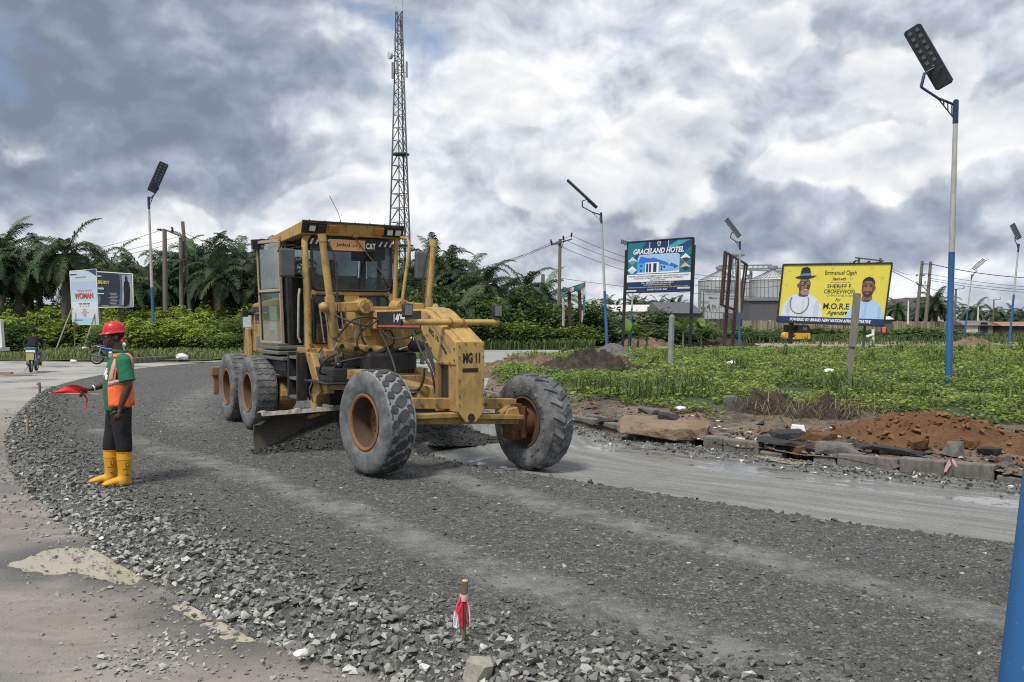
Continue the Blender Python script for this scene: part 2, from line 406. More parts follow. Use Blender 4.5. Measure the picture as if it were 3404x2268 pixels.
def m_gravel(n):
    at = n.new('ShaderNodeAttribute'); at.attribute_name = 'tint'
    sp = n.new('ShaderNodeSeparateColor'); n.put(sp.inputs[0], at.outputs['Color'])
    trk = n.math('MULTIPLY', sp.outputs[0], n.mr(n.noise(n.pos, 2.6, 5., .65), .30, .62), clamp=True)
    warp = n.vec('ADD', n.pos, n.vec('SCALE', n.noise(n.pos, 12., 2., .5, 0., 1), .03))
    v1c = n.voro(warp, 26., 'F1', 'Color'); v1d = n.voro(warp, 26., 'DISTANCE_TO_EDGE', 'Distance')
    v2c = n.voro(warp, 58., 'F1', 'Color'); v2d = n.voro(warp, 58., 'DISTANCE_TO_EDGE', 'Distance')
    sel = n.mr(n.noise(n.pos, 8., 3.), .42, .58)
    cc = n.mix(sel, v1c, v2c); dd = n.math('ADD', n.math('MULTIPLY', n.math('SUBTRACT', 1., sel), v1d), n.math('MULTIPLY', sel, v2d))
    s2 = n.new('ShaderNodeSeparateColor'); n.put(s2.inputs[0], cc)
    c = n.ramp(s2.outputs[0], [(0, (.064, .065, .060)), (.5, (.112, .113, .104)), (.88, (.17, .168, .155)), (1., (.30, .30, .285))])
    c = n.mix(n.mr(dd, .09, .01, 0., .6), c, (.035, .036, .034))
    fine = n.noise(n.pos, 90., 4., .7)
    c = n.mix(n.math('MULTIPLY', trk, .85), c, n.mix(fine, (.15, .15, .135), (.26, .255, .235)))
    c = n.mix(n.math('MULTIPLY', sp.outputs[1], n.mr(fine, .3, .7, .55, 1.)), c, (.215, .215, .20))
    c = n.mix(n.mr(n.noise(n.pos, .5, 5.), .5, .75, 0., .35), c, (.06, .06, .056))
    setp(n, c, .82); 
    h = n.math('MULTIPLY', n.mr(dd, 0., .22), n.math('SUBTRACT', 1., n.math('MULTIPLY', trk, .8)))
    bump(n, n.math('ADD', h, n.math('MULTIPLY', fine, .3)), .8, .02)
GRAVEL = mat('crushed_stone_layer', m_gravel)
def m_scraped(n):
    uv = n.new('ShaderNodeUVMap').outputs[0]
    st = n.noise(n.vec('MULTIPLY', uv, (.22, 2.4, 1)), 2., 8., .62, .2); st2 = n.noise(n.vec('MULTIPLY', uv, (.5, 9., 1)), 2., 5., .6)
    b = n.noise(n.pos, 26., 5., .7)
    c = n.mix(n.mr(st, .32, .68), (.155, .153, .142), (.262, .260, .247))
    c = n.mix(n.mr(st2, .50, .66, 0., .65), c, (.115, .114, .104)); c = n.mix(n.mr(n.noise(n.pos, 1.3, 6., .65, .4), .52, .68, 0., .5), c, (.12, .118, .108))
    at = n.new('ShaderNodeAttribute'); at.attribute_name = 'tint'
    sp = n.new('ShaderNodeSeparateColor'); n.put(sp.inputs[0], at.outputs['Color'])
    stones = n.math('MULTIPLY', sp.outputs[0], n.mr(b, .42, .62), clamp=True)
    c = n.mix(n.math('MULTIPLY', stones, .8), c, (.085, .085, .08))
    wet = n.math('MULTIPLY', n.mr(n.noise(n.vec('MULTIPLY', uv, (.6, 3.2, 1)), 1.4, 7., .65, .3), .47, .51), n.mr(sp.outputs[0], .02, .30)); wet = n.math('MULTIPLY', wet, n.mr(n.noise(n.pos, 6., 6., .7), .36, .46))
    wet = n.math('MAXIMUM', wet, n.math('MULTIPLY', sp.outputs[1], n.mr(n.noise(n.pos, 3., 6., .6), .52, .58)))
    c = n.mix(n.math('MULTIPLY', wet, .7), c, (.16, .158, .15)); gr_ = n.noise(n.pos, 75., 4., .75); c = n.vec('SCALE', c, n.mr(gr_, .3, .7, .62, 1.28)); vd_ = n.voro(n.pos, 30., 'F1', 'Distance'); c = n.mix(n.math('MULTIPLY', n.mr(vd_, .30, .18), n.mr(n.noise(n.pos, 2.2, 5., .6), .48, .60, 0., .75)), c, (.075, .075, .07))
    setp(n, c, n.mr(wet, 0., 1., .74, .05))
    q = n.new('ShaderNodeBump'); q.inputs['Distance'].default_value = .015
    n.put(q.inputs['Strength'], n.mr(wet, 0., .6, .5, .02)); n.put(q.inputs['Height'], n.math('ADD', n.math('MULTIPLY', b, .6), st2)); n.put(n.b.inputs['Normal'], q.outputs[0])
SCRAPED = mat('scraped_road_base', m_scraped)
def m_road2(n):
    a = n.noise(n.vec('MULTIPLY', n.pos, (.12, .8, 1)), 2., 6., .6); b = n.noise(n.pos, 6., 5., .6)
    setp(n, n.vec('SCALE', n.mix(n.mr(a, .35, .7), (.235, .235, .225), (.345, .345, .335)), n.mr(b, .3, .7, .85, 1.1)), .85)
ROAD2 = mat('far_road_surface', m_road2)
def soil(name, c1, c2, c3, sc=6.):
    def f(n):
        a = n.noise(n.pos, sc * .4, 6., .65, .4); b = n.noise(n.pos, sc * 4, 5., .7)
        c = n.mix(n.mr(a, .38, .62), c1, c2); c = n.mix(n.mr(b, .55, .72, 0., .7), c, c3)
        setp(n, c, .95); bump(n, n.math('ADD', a, b), .9, .05)
    return mat(name, f)
SOIL_DARK = soil('dark_soil', (.028, .024, .02), (.075, .06, .045), (.15, .12, .085))
SOIL_RED = soil('laterite_soil', (.115, .055, .024), (.175, .088, .036), (.24, .14, .07))
SOIL_MIX = soil('rubble_soil', (.10, .072, .05), (.22, .15, .09), (.33, .28, .22), 4.)
SOIL_PALE = soil('pale_bare_ground', (.22, .18, .135), (.34, .29, .225), (.40, .36, .30), 2.)

gv = MB(); gv.add([(-2500, -600, -.22), (2500, -600, -.22), (2500, 3500, -.22), (-2500, 3500, -.22)], [(0, 1, 2, 3)])
gv.build('ground', EARTH, kind='structure')
# old road: everything the junction paving reaches
oA = [(-60, 45.5), (-30, 45.5), (-17.5, 44), (-13, 43), (-4, 43), (6, 43)]; oB = [(-60, -6), (-30, -6), (-15, -6), (-5, -6), (6, -6), (22, -6)]
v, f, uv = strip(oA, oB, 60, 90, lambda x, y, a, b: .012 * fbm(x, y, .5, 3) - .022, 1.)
link('old_road', npmesh('old_road', v, f, OLD, True, uv=uv), kind='structure')

# gravel layer: outer edge (towards the camera and the left) and inner edge (towards the scraped lane)
OUT = px2([(760, 1208), (478, 1232), (300, 1262), (159, 1298), (72, 1362), (20, 1450), (40, 1575), (130, 1690), (260, 1790), (420, 1890), (640, 2015), (930, 2165), (1258, 2272)]) + [Vector((.55, 3.9, 0)), Vector((2.2, 3.0, 0)), Vector((5., 1.6, 0))]
INN = px2([(1330, 1215), (1330, 1240), (1340, 1275), (1400, 1320), (1500, 1380), (1580, 1440), (1450, 1500), (1400, 1540), (1480, 1560), (1620, 1592), (1800, 1618), (2040, 1655), (2400, 1716), (2800, 1783), (3380, 1858)]) + [Vector((7.5, 4.8, 0))]
TRK = [np.array([tuple(p)[:2] for p in px2(l, .12)]) for l in ([(330, 1430), (480, 1482), (700, 1540), (950, 1620), (1200, 1720), (1500, 1850), (1900, 1995), (2300, 2125), (2700, 2265), (3200, 2420)],
       [(1420, 1565), (1700, 1645), (2100, 1750), (2600, 1872), (3100, 1995), (3404, 2065)], [(650, 1420), (600, 1380), (640, 1320), (760, 1270)])]
outp = np.array([tuple(p)[:2] for p in OUT]); innp = np.array([tuple(p)[:2] for p in INN])
GH = .12
def gz(x, y, ea, eb):
    z = GH * sm(ea / .34) * sm(eb / .11 + .0) + .035 * math.exp(-((ea - .42) / .22) ** 2) + .028 * math.exp(-((eb - .13) / .09) ** 2)
    return z + .010 * fbm(x, y, 1.3, 3) * sm(ea / .2) + .003
gv, gf, guv = strip(OUT, INN, 260, 90, gz)
fl = gv.reshape(-1, 3); gc = np.zeros((len(fl), 3))
for i, p in enumerate(fl):
    k = 0
    for j, t in enumerate(TRK):
        wv = .09 * fbm(p[0], p[1], 1.1, 3, 5.)
        k = max(k, sm(1.35 - (polydist(p[0], p[1], t) + wv) / (.26 if j < 2 else .5)) * (1. if j < 2 else .7))
    ea = guv.reshape(-1, 2)[i, 1]
    gc[i, 0] = k
    gc[i, 1] = .75 * sm(1 - ea / .5) * sm(.5 + 1.2 * fbm(p[0], p[1], .8, 3, 9.))
link('gravel_layer', npmesh('gravel_layer', fl, gf, GRAVEL, True, gc, guv.reshape(-1, 2)), kind='structure')

# scraped lane between the gravel and the kerb
KERB = px2([(1600, 1318), (1720, 1362), (1890, 1412), (2100, 1455), (2290, 1482), (2520, 1517), (2780, 1548), (2985, 1570), (3305, 1603)]) + [Vector((7.3, 8.9, 0)), Vector((10, 5.8, 0)), Vector((13, 2, 0))]
kerbp = np.array([tuple(p)[:2] for p in KERB])
SIN = px2([(1290, 1300), (1330, 1360), (1400, 1420), (1330, 1500), (1390, 1540), (1620, 1592), (1800, 1618), (2200, 1682), (2800, 1783), (3380, 1858)]) + [Vector((7.5, 4.8, 0)), Vector((9, 1, 0))]
SIN = [p + Vector((-.25, -.25, 0)) for p in SIN]
sv, sf, suv = strip(SIN, KERB, 150, 50, lambda x, y, a, b: .007 + .006 * fbm(x, y, .7, 3) + .02 * sm(1 - b / .5) * fbm(x, y, 3., 2, 2.))
fl = sv.reshape(-1, 3); sc_ = np.zeros((len(fl), 3)); eb = np.array([polydist(p[0], p[1], kerbp) for p in fl])
sc_[:, 0] = np.clip(1.15 - eb / 1.7, 0, 1); sc_[:, 1] = [sm(1 - math.hypot(p[0] + .35, p[1] - 11.9) / 1.1) for p in fl]
link('scraped_lane', npmesh('scraped_lane', fl, sf, SCRAPED, True, sc_, suv.reshape(-1, 2)), kind='structure')

# far carriageway, bare strip beyond it, raised island with the weeds between the two roads
R2N = [Vector((-22, 44, 0)), Vector((-9, 43, 0)), Vector((-1, 42.5, 0)), Vector((2, 46, 0)), Vector((6.5, 52, 0)), Vector((16, 56, 0)), Vector((30, 57, 0)), Vector((60, 56, 0)), Vector((110, 50, 0))]
R2F = [Vector((-24, 62, 0)), Vector((-9, 62, 0)), Vector((-1, 62.5, 0)), Vector((3, 63, 0)), Vector((9, 64, 0)), Vector((18, 65, 0)), Vector((32, 66, 0)), Vector((62, 66, 0)), Vector((112, 62, 0))]
v, f, uv = strip(R2N, R2F, 60, 12, lambda x, y, a, b: .02 + .02 * fbm(x, y, .2, 2) + .05 * sm((x - 5) / 20))
link('far_road', npmesh('far_road', v.reshape(-1, 3), f, ROAD2, True, uv=uv.reshape(-1, 2)), kind='structure')
DSF = [p + Vector((0, 24, 0)) for p in R2F]
v, f, uv = strip([p + Vector((0, .05, 0)) for p in R2F], DSF, 50, 20, lambda x, y, a, b: .03 + .10 * fbm(x, y, .12, 3) + .12 * sm(a / 8) * sm(b / 6) - .15 * sm(1 - b / 2))
link('bare_verge', npmesh('bare_verge', v.reshape(-1, 3), f, SOIL_PALE, True), kind='structure')
ISF = [Vector((0.2, 42.4, 0)), Vector((.9, 43.2, 0)), Vector((1.8, 45.4, 0)), Vector((3.2, 47.6, 0)), Vector((5.2, 50.2, 0)), Vector((8, 52.6, 0)), Vector((13, 55, 0)), Vector((20, 56.4, 0)), Vector((32, 57, 0)), Vector((48, 56.6, 0)), Vector((66, 55, 0)), Vector((90, 51, 0))]
def iz(x, y, ea, eb):
    return .10 + .26 * sm((ea - .5) / 3.) * sm(eb / 5. + .1) + .10 * fbm(x, y, .28, 4, 3.) * sm(ea / 2) + .045 * fbm(x, y, 1.5, 3, 4.) + .05 * sm((x - 4) / 9)
def m_island(n):
    uv = n.new('ShaderNodeUVMap').outputs[0]; su = n.new('ShaderNodeSeparateXYZ'); n.put(su.inputs[0], uv)
    a = n.noise(n.pos, .9, 6., .65); b = n.noise(n.pos, 9., 6., .7); e = n.noise(n.pos, 40., 3., .6)
    green = n.mix(n.mr(a, .4, .6), (.05, .085, .02), (.035, .05, .02))
    c = n.mix(n.mr(a, .40, .60), (.055, .045, .035), (.17, .125, .085)); c = n.mix(n.mr(b, .5, .68, 0., .7), c, (.27, .22, .17))
    c = n.mix(n.mr(e, .60, .70, 0., .5), c, (.42, .40, .37))
    c = n.mix(n.mr(n.math('ADD', su.outputs[1], n.math('MULTIPLY', n.math('SUBTRACT', a, .5), 3.)), 3.2, 4.6), c, green)
    setp(n, c, .95); bump(n, n.math('ADD', a, b), .9, .06)
KB2 = [Vector((p.x, p.y, 0)) for p in KERB]
v, f, uv = strip(KB2, ISF, 130, 90, iz, 1.5)
isl_v, isl_uv = v, uv
link('island_ground', npmesh('island_ground', v.reshape(-1, 3), f, mat('island_soil', m_island), True, uv=uv.reshape(-1, 2)), kind='structure')
# left verge with low kerb
LVN = [Vector((-60, 45.3, 0)), Vector((-30, 45.3, 0)), Vector((-17.2, 43.8, 0)), Vector((-14.5, 45.5, 0)), Vector((-10, 47, 0)), Vector((-4, 48, 0))]
LVF = [Vector((-70, 75, 0)), Vector((-36, 75, 0)), Vector((-22, 75, 0)), Vector((-16, 75, 0)), Vector((-10, 75, 0)), Vector((-4, 75, 0))]
v, f, uv = strip(LVN, LVF, 50, 30, lambda x, y, a, b: .06 + .14 * sm(a / 4) + .08 * fbm(x, y, .3, 3, 1.))
link('grass_verge', npmesh('grass_verge', v.reshape(-1, 3), f, EARTH, True), kind='structure')

# puddles of muddy water
def m_water(n):
    a = n.noise(n.pos, 1.5, 4.)
    setp(n, n.mix(a, (.41, .36, .26), (.48, .43, .32)), .02, None, .5)
    bump(n, n.noise(n.pos, 7., 2.), .015, .01)
WATER = mat('muddy_water', m_water)
def k5(l): return px2([(x * .552, 1500 + y * .552) for x, y in l], .0)
PUD = [('wide muddy puddle at the foot of the gravel edge on the left', k5([(90, 668), (200, 630), (340, 600), (560, 588), (680, 600), (760, 660), (830, 750), (780, 790), (650, 770), (520, 740), (430, 728), (380, 742), (280, 755), (150, 712)])),
       ('narrow muddy puddle under the loose stones near the bottom edge', k5([(1080, 935), (1180, 955), (1300, 1010), (1560, 1070), (1620, 1120), (1480, 1140), (1360, 1122), (1250, 1065), (1110, 1005)]))]
def inside(x, y, pl):
    c = False; j = len(pl) - 1
    for i in range(len(pl)):
        if (pl[i][1] > y) != (pl[j][1] > y) and x < (pl[j][0] - pl[i][0]) * (y - pl[i][1]) / (pl[j][1] - pl[i][1]) + pl[i][0]: c = not c
        j = i
    return c
pol = [np.array([tuple(q)[:2] for q in pts]) for _, pts in PUD]; pcl = [np.concatenate([q, q[:1]]) for q in pol]
xs = np.arange(-8.2, 1.0, .05); ys = np.arange(3.6, 11.6, .05); NV = np.zeros((len(xs), len(ys), 3)); NC = np.zeros((len(xs), len(ys), 3))
for i, x in enumerate(xs):
    for j, y in enumerate(ys):
        dz = .0; wet = 0.
        for pg, pc in zip(pol, pcl):
            if abs(x - pg[:, 0].mean()) < 1.8 and abs(y - pg[:, 1].mean()) < 1.6:
                dd = polydist(x, y, pc) * (-1 if inside(x, y, pg) else 1); dd += .10 * fbm(x, y, 3., 4, 2.) + .03 * fbm(x, y, 14., 2, 5.); dz -= .040 * sm((.10 - dd) / .24); wet = max(wet, sm((.55 - dd) / .50))
        edge = min(1, (x + 8.2) / .4, (y - 3.6) / .3, (11.55 - y) / .4)
        NV[i, j] = (x, y, .011 + dz + .009 * fbm(x, y, 1.1, 4, 7.) + .004 * fbm(x, y, 7., 3, 3.) - .03 * (1 - sm(edge)) - .06 * sm((x + 1.6) / .8) * sm((y - 6.5) / 1.)); NC[i, j, 0] = wet
q = np.arange(len(xs) * len(ys)).reshape(len(xs), len(ys)); nf = np.stack([q[:-1, :-1], q[1:, :-1], q[1:, 1:], q[:-1, 1:]], 2).reshape(-1, 4)
link('old_road_foreground', npmesh('old_road_foreground', NV, nf, OLD, True, NC.reshape(-1, 3)), kind='structure')
for (lab, pts), pg in zip(PUD, pol):
    c = pg.mean(0); m = MB(); m.add([(*(c + (q - c) * 1.35), .000) for q in lerp_curve(list(pg) + [pg[0]], 40)[:-1]], [tuple(range(39))]); m.build('puddle', WATER, kind='structure', label=lab)
m = MB(); o = lerp_curve(px2([(2505, 1520), (2560, 1522), (2640, 1538), (2700, 1546), (2640, 1549), (2560, 1536), (2505, 1520)]), 40)[:-1]; m.add([(x, y, .022) for x, y in o], [tuple(range(39))]); m.build('puddle', WATER, kind='structure', label='thin yellowish puddle in the scraped lane against the broken kerb')

# ---------------------------------------------------------------- stones
def crushed():
    "angular chip: hull of a few points on a stretched sphere"
    n = int(rng.integers(7, 10)); v = rng.normal(size=(n, 3)); v /= np.linalg.norm(v, axis=1)[:, None]; v *= rng.uniform(.6, 1.15, (1, 3))
    bm = bmesh.new(); [bm.verts.new(q) for q in v]
    bmesh.ops.convex_hull(bm, input=bm.verts); bmesh.ops.triangulate(bm, faces=bm.faces); bm.verts.index_update(); bm.verts.ensure_lookup_table()
    used = sorted({q.index for f in bm.faces for q in f.verts}); m_ = {u: i for i, u in enumerate(used)}
    V = np.array([tuple(bm.verts[u].co) for u in used]); F = np.array([[m_[q.index] for q in f.verts] for f in bm.faces]); bm.free(); return V, F
CR = [crushed() for _ in range(40)]
def rand_rot(n):
    q = rng.normal(size=(n, 4)); q /= np.linalg.norm(q, axis=1)[:, None]; w_, x, y, z = q.T
    return np.stack([np.stack([1 - 2 * (y * y + z * z), 2 * (x * y - z * w_), 2 * (x * z + y * w_)], 1), np.stack([2 * (x * y + z * w_), 1 - 2 * (x * x + z * z), 2 * (y * z - x * w_)], 1), np.stack([2 * (x * z - y * w_), 2 * (y * z + x * w_), 1 - 2 * (x * x + y * y)], 1)], 1)
def stones(name, pos, size, cols, m, flat=.65, **tags):
    n = len(pos); Rm = rand_rot(n); kk = rng.integers(0, len(CR), n); VV = []; FF = []; CC = []; off = 0
    for j, (V, F) in enumerate(CR):
        i = np.nonzero(kk == j)[0]
        if not len(i): continue
        v = np.einsum('nij,kj->nki', Rm[i], V); v[:, :, 2] *= flat; v = v * size[i, None, None] + pos[i, None, :]
        VV.append(v.reshape(-1, 3)); FF.append((F[None] + off + len(V) * np.arange(len(i))[:, None, None]).reshape(-1, 3)); CC.append(np.repeat(cols[i], len(V), 0)); off += len(V) * len(i)
    return link(name, npmesh(name, np.concatenate(VV), np.concatenate(FF), m, False, np.concatenate(CC)), **tags)
STONE = tinted('stone_faces', .82, 1., .3, .3)
def scatter(v, uv, dens, ymax, ymin=0.):
    """random points on a strip grid; dens(x, y, ea) per square metre"""
    P0 = v[:-1, :-1]; P1 = v[1:, :-1]; P2 = v[1:, 1:]; P3 = v[:-1, 1:]
    ar = .5 * np.abs(np.cross(P2[..., :2] - P0[..., :2], P3[..., :2] - P1[..., :2]))
    cx = (P0 + P2) / 2; ea = uv[:-1, :-1, 1]; wd = uv[:, -1, 1][:-1, None]
    d = dens(cx[..., 0], cx[..., 1], ea, wd - ea)
    d = np.where((cx[..., 1] < ymax) & (cx[..., 1] > ymin) & (np.abs(cx[..., 0]) < cx[..., 1] * .62 + .6), d, 0)
    cnt = rng.poisson(ar * d); ii, jj = np.nonzero(cnt); rep = cnt[ii, jj]; ii = np.repeat(ii, rep); jj = np.repeat(jj, rep)
    a = rng.random((len(ii), 1)); b = rng.random((len(ii), 1))
    p = (P0[ii, jj] * (1 - a) + P1[ii, jj] * a) * (1 - b) + (P3[ii, jj] * (1 - a) + P2[ii, jj] * a) * b
    e = (uv[ii, jj] * (1 - b) + uv[ii, jj + 1] * b)[:, 1]
    return p, e, wd[ii, 0] - e
def greys(n, lo, hi, white=.03, wv=(.36, .36, .345)):
    c = rng.uniform(lo, hi, (n, 1)) * np.array([[1., 1., .93]]) * rng.uniform(.94, 1.06, (n, 3))
    k = rng.random(n) < white; c[k] = np.array(wv) * rng.uniform(.7, 1.2, (k.sum(), 1)); return c
gvr = gv.reshape(260, 90, 3); gur = guv.reshape(260, 90, 2)
p, ea, eb = scatter(gvr, gur, lambda x, y, a, b: np.clip(6800 / y ** 1.35, 60, 800) * np.clip(1.3 - .0 * x, 0, 1), 21.)
tk = np.array([min(polydist(q[0], q[1], TRK[0]), polydist(q[0], q[1], TRK[1])) for q in p])
keep = rng.random(len(p)) < np.clip((tk - .06) / .34, .12, 1); p, ea, eb = p[keep], ea[keep], eb[keep]
sz = rng.gamma(3., .0048, len(p)) * np.clip(.8 + p[:, 1] * .02, .85, 1.15); sz = np.clip(sz, .006, .034)
p[:, 2] += sz * rng.uniform(-.35, .15, len(p))
stones('gravel', p, sz, greys(len(p), .060, .175, .02), STONE, .6, kind='stuff', label='dark crushed stone spread over the road')
# coarse pale stones heaped along the outer edge
p, ea, eb = scatter(gvr, gur, lambda x, y, a, b: np.where(a < 1.25, np.clip(1900 / y ** .55, 200, 1000) * np.clip(1.35 - a / 1.0, .04, 1), 0), 24.)
sz = np.clip(rng.gamma(3.4, .0068, len(p)) * np.clip(1.15 - .4 * ea, .5, 1.15), .009, .046)
lay = rng.random(len(p)); p[:, 2] += sz * rng.uniform(-.1, .7, len(p)) + .030 * (lay < .35) * np.exp(-((ea - .35) / .3) ** 2)
pale = np.clip(1.1 - ea / .95, 0, 1) * np.clip((13.5 - p[:, 1]) / 5, .3, 1) * rng.uniform(0, 1, len(p)) ** .55
cc = greys(len(p), .060, .17, .03) * (1 - pale[:, None]) + greys(len(p), .15, .52, .14, (.62, .61, .58)) * pale[:, None]
vis = sz / p[:, 1]; big = np.argsort(-vis)[:240]; rest = np.ones(len(p), bool); rest[big] = False
stones('edge_gravel', p[rest], sz[rest], cc[rest], STONE, .7, kind='stuff', label='coarse pale stones heaped along the gravel edge')
rock_me = []
for i in range(10):
    t_ = rng.choice([.12, .20, .32, .42, .52]); t_ = np.array([t_, t_, t_ * .94])
    rock_me.append(npmesh('stone', CR[i][0] * [1, 1, .8], CR[i][1], STONE, False, np.repeat(t_[None], len(CR[i][0]), 0)))
for j, i in enumerate(big):
    o = link('stone', rock_me[j % 10], label='loose crushed stone lying at the near edge of the gravel layer', cat='stone', group='loose stones along the gravel edge')
    o.location = p[i]; o.scale = (sz[i],) * 3; o.rotation_euler = tuple(rng.uniform(-3, 3, 3))
# stragglers on the old road and a line of stones along the inner lip
def strag(n, ctr, spread, lo, hi, s0, s1, zz=.012):
    q = np.zeros((n, 3)); q[:, :2] = np.array(ctr)[rng.integers(0, len(ctr), n)][:, :2] + rng.normal(size=(n, 2)) * spread; q[:, 2] = zz
    s_ = np.clip(rng.gamma(3., s0 / 3, n), s0 * .4, s1); q[:, 2] += s_ * .25
    return q, s_, greys(n, lo, hi, .05)
oc = lerp_curve(OUT[4:14], 200); a = [strag(1500, oc - [.12, .10], .20, .12, .36, .013, .034), strag(420, oc - [.45, .3], .35, .12, .36, .011, .03),
     strag(260, np.array([tuple(G(520, 2190))[:2], tuple(G(600, 2150))[:2], tuple(G(440, 2215))[:2]]), .16, .22, .42, .014, .03)]
a.append(strag(4200, np.stack([rng.uniform(-6.5, .2, 4000), rng.uniform(4., 9.5, 4000)], 1), .1, .09, .34, .0048, .011))
stones('scattered_pebbles', *[np.concatenate(x) for x in zip(*a)], STONE, .65, kind='stuff', label='pebbles strewn over the old road')
ic = lerp_curve(INN[7:16], 700); q = np.zeros((1500, 3)); t_ = rng.integers(0, 700, 1500); q[:, :2] = ic[t_] + rng.normal(size=(1500, 2)) * .045; q[:, 2] = .055 + rng.uniform(-.02, .06, 1500)
stones('lip_gravel', q, np.clip(rng.gamma(6., .0055, 1500), .014, .06), greys(1500, .05, .12, .01), STONE, .8, kind='stuff', label='dark stones left in a line along the graded lip')
# stones and grit at the foot of the kerb
kc = lerp_curve(KERB[2:11], 400); q = np.zeros((2600, 3)); t_ = rng.integers(0, 400, 2600); q[:, :2] = kc[t_] - np.array([.6, .55]) * np.abs(rng.normal(size=(2600, 1))) * .42; q[:, 2] = .02
stones('kerb_grit', q, np.clip(rng.gamma(3., .007, 2600), .007, .06), greys(2600, .07, .22, .06, (.55, .54, .51)), STONE, .7, kind='stuff', label='grit and small stones along the kerb')
# ---------------------------------------------------------------- kerbs, mounds and rubble
CONC = paint('stained_concrete', (.165, .155, .135), dirt=(.045, .040, .032), amount=1.0, rough=.8)
def kerb_py(px): return float(np.interp(px, [1600, 1720, 1890, 2100, 2290, 2520, 2780, 2985, 3305, 3420], [1318, 1362, 1412, 1455, 1482, 1517, 1548, 1570, 1603, 1616]))
kerb = thing('kerb', 'broken line of stained concrete kerb stones along the scraped lane', None); kerb['kind'] = 'structure'
def kblock(a, b, dz=0., tip=0., dep=.17, h=.205):
    p0, p1 = G(a, kerb_py(a)), G(b, kerb_py(b)); u = (p1 - p0); L = u.length; u.normalize(); n = Vector((-u.y, u.x, 0)); n = n if n.y > 0 else -n
    m = MB(); m.box((0, 0, 0), (L - .012, dep, h)); 
    o = m.build('kerb_stone', CONC, kerb, bevel=.018)
    o.location = (p0 + p1) / 2 + n * (dep / 2) + Vector((0, 0, h / 2 - .012 + dz)); o.rotation_euler = (tip, random.uniform(-.015, .015), math.atan2(u.y, u.x) + random.uniform(-.01, .01))
EB = [1600, 1650, 1700, 1755, 1815, 1880, 1935, 2000, 2070, 2135, 2190, 2290]
for a, b in zip(EB, EB[1:]): kblock(a, b, random.uniform(-.02, .012))
for a, b, dz, tp in ((2335, 2400, 0, .05), (2402, 2520, .0, .03), (2780, 2984, -.03, -.06), (2987, 3140, .0, .02), (3143, 3305, .005, .0)): kblock(a, b, dz, tp)
kblock(2525, 2600, -.09, .3); kblock(2700, 2775, -.10, -.25); kblock(3310, 3420, -.10, .1)
lk_ = thing('kerb', 'low kerb stones at the grass verge behind the flagman', None); lk_['kind'] = 'structure'
lp = [G(430, 1208), G(560, 1201), G(720, 1192), G(880, 1188)]; lc = lerp_curve(lp, 25)
for i in range(24):
    a, b = Vector((*lc[i], 0)), Vector((*lc[i + 1], 0)); m = MB(); m.box((0, 0, 0), ((b - a).length - .03, .2, .3)); o = m.build('kerb_stone', CONC, lk_, bevel=.02)
    o.location = (a + b) / 2 + Vector((0, 0, .12)); o.rotation_euler = (0, 0, math.atan2((b - a).y, (b - a).x))
def mound(name, c, rx, ry, h, m, rot=0., rough=.25, z0=.0, nr=26, na=64, seed=1., lumps=3., pw=1.6, **tags):
    vs = []; 
    for i in range(nr):
        r = i / (nr - 1)
        for j in range(na):
            a = 2 * math.pi * j / na; e = 1 + .22 * fbm(math.cos(a) * 1.3, math.sin(a) * 1.3, 1., 3, seed)
            x, y = rx * r * e * math.cos(a), ry * r * e * math.sin(a); X = c[0] + x * math.cos(rot) - y * math.sin(rot); Y = c[1] + x * math.sin(rot) + y * math.cos(rot)
            z = h * (1 - r ** pw) * (1 + rough * fbm(X, Y, lumps, 4, seed)) + h * rough * .6 * fbm(X, Y, lumps * 3.5, 3, seed) * (1 - r * .7) - .08 * r
            vs.append((X, Y, z0 + z))
    q = np.arange(nr * na).reshape(nr, na); ff = []
    for i in range(nr - 1):
        for j in range(na): ff.append((q[i, j], q[i + 1, j], q[i + 1, (j + 1) % na], q[i, (j + 1) % na]))
    return link(name, npmesh(name, np.array(vs), np.array(ff), m, False), **tags)
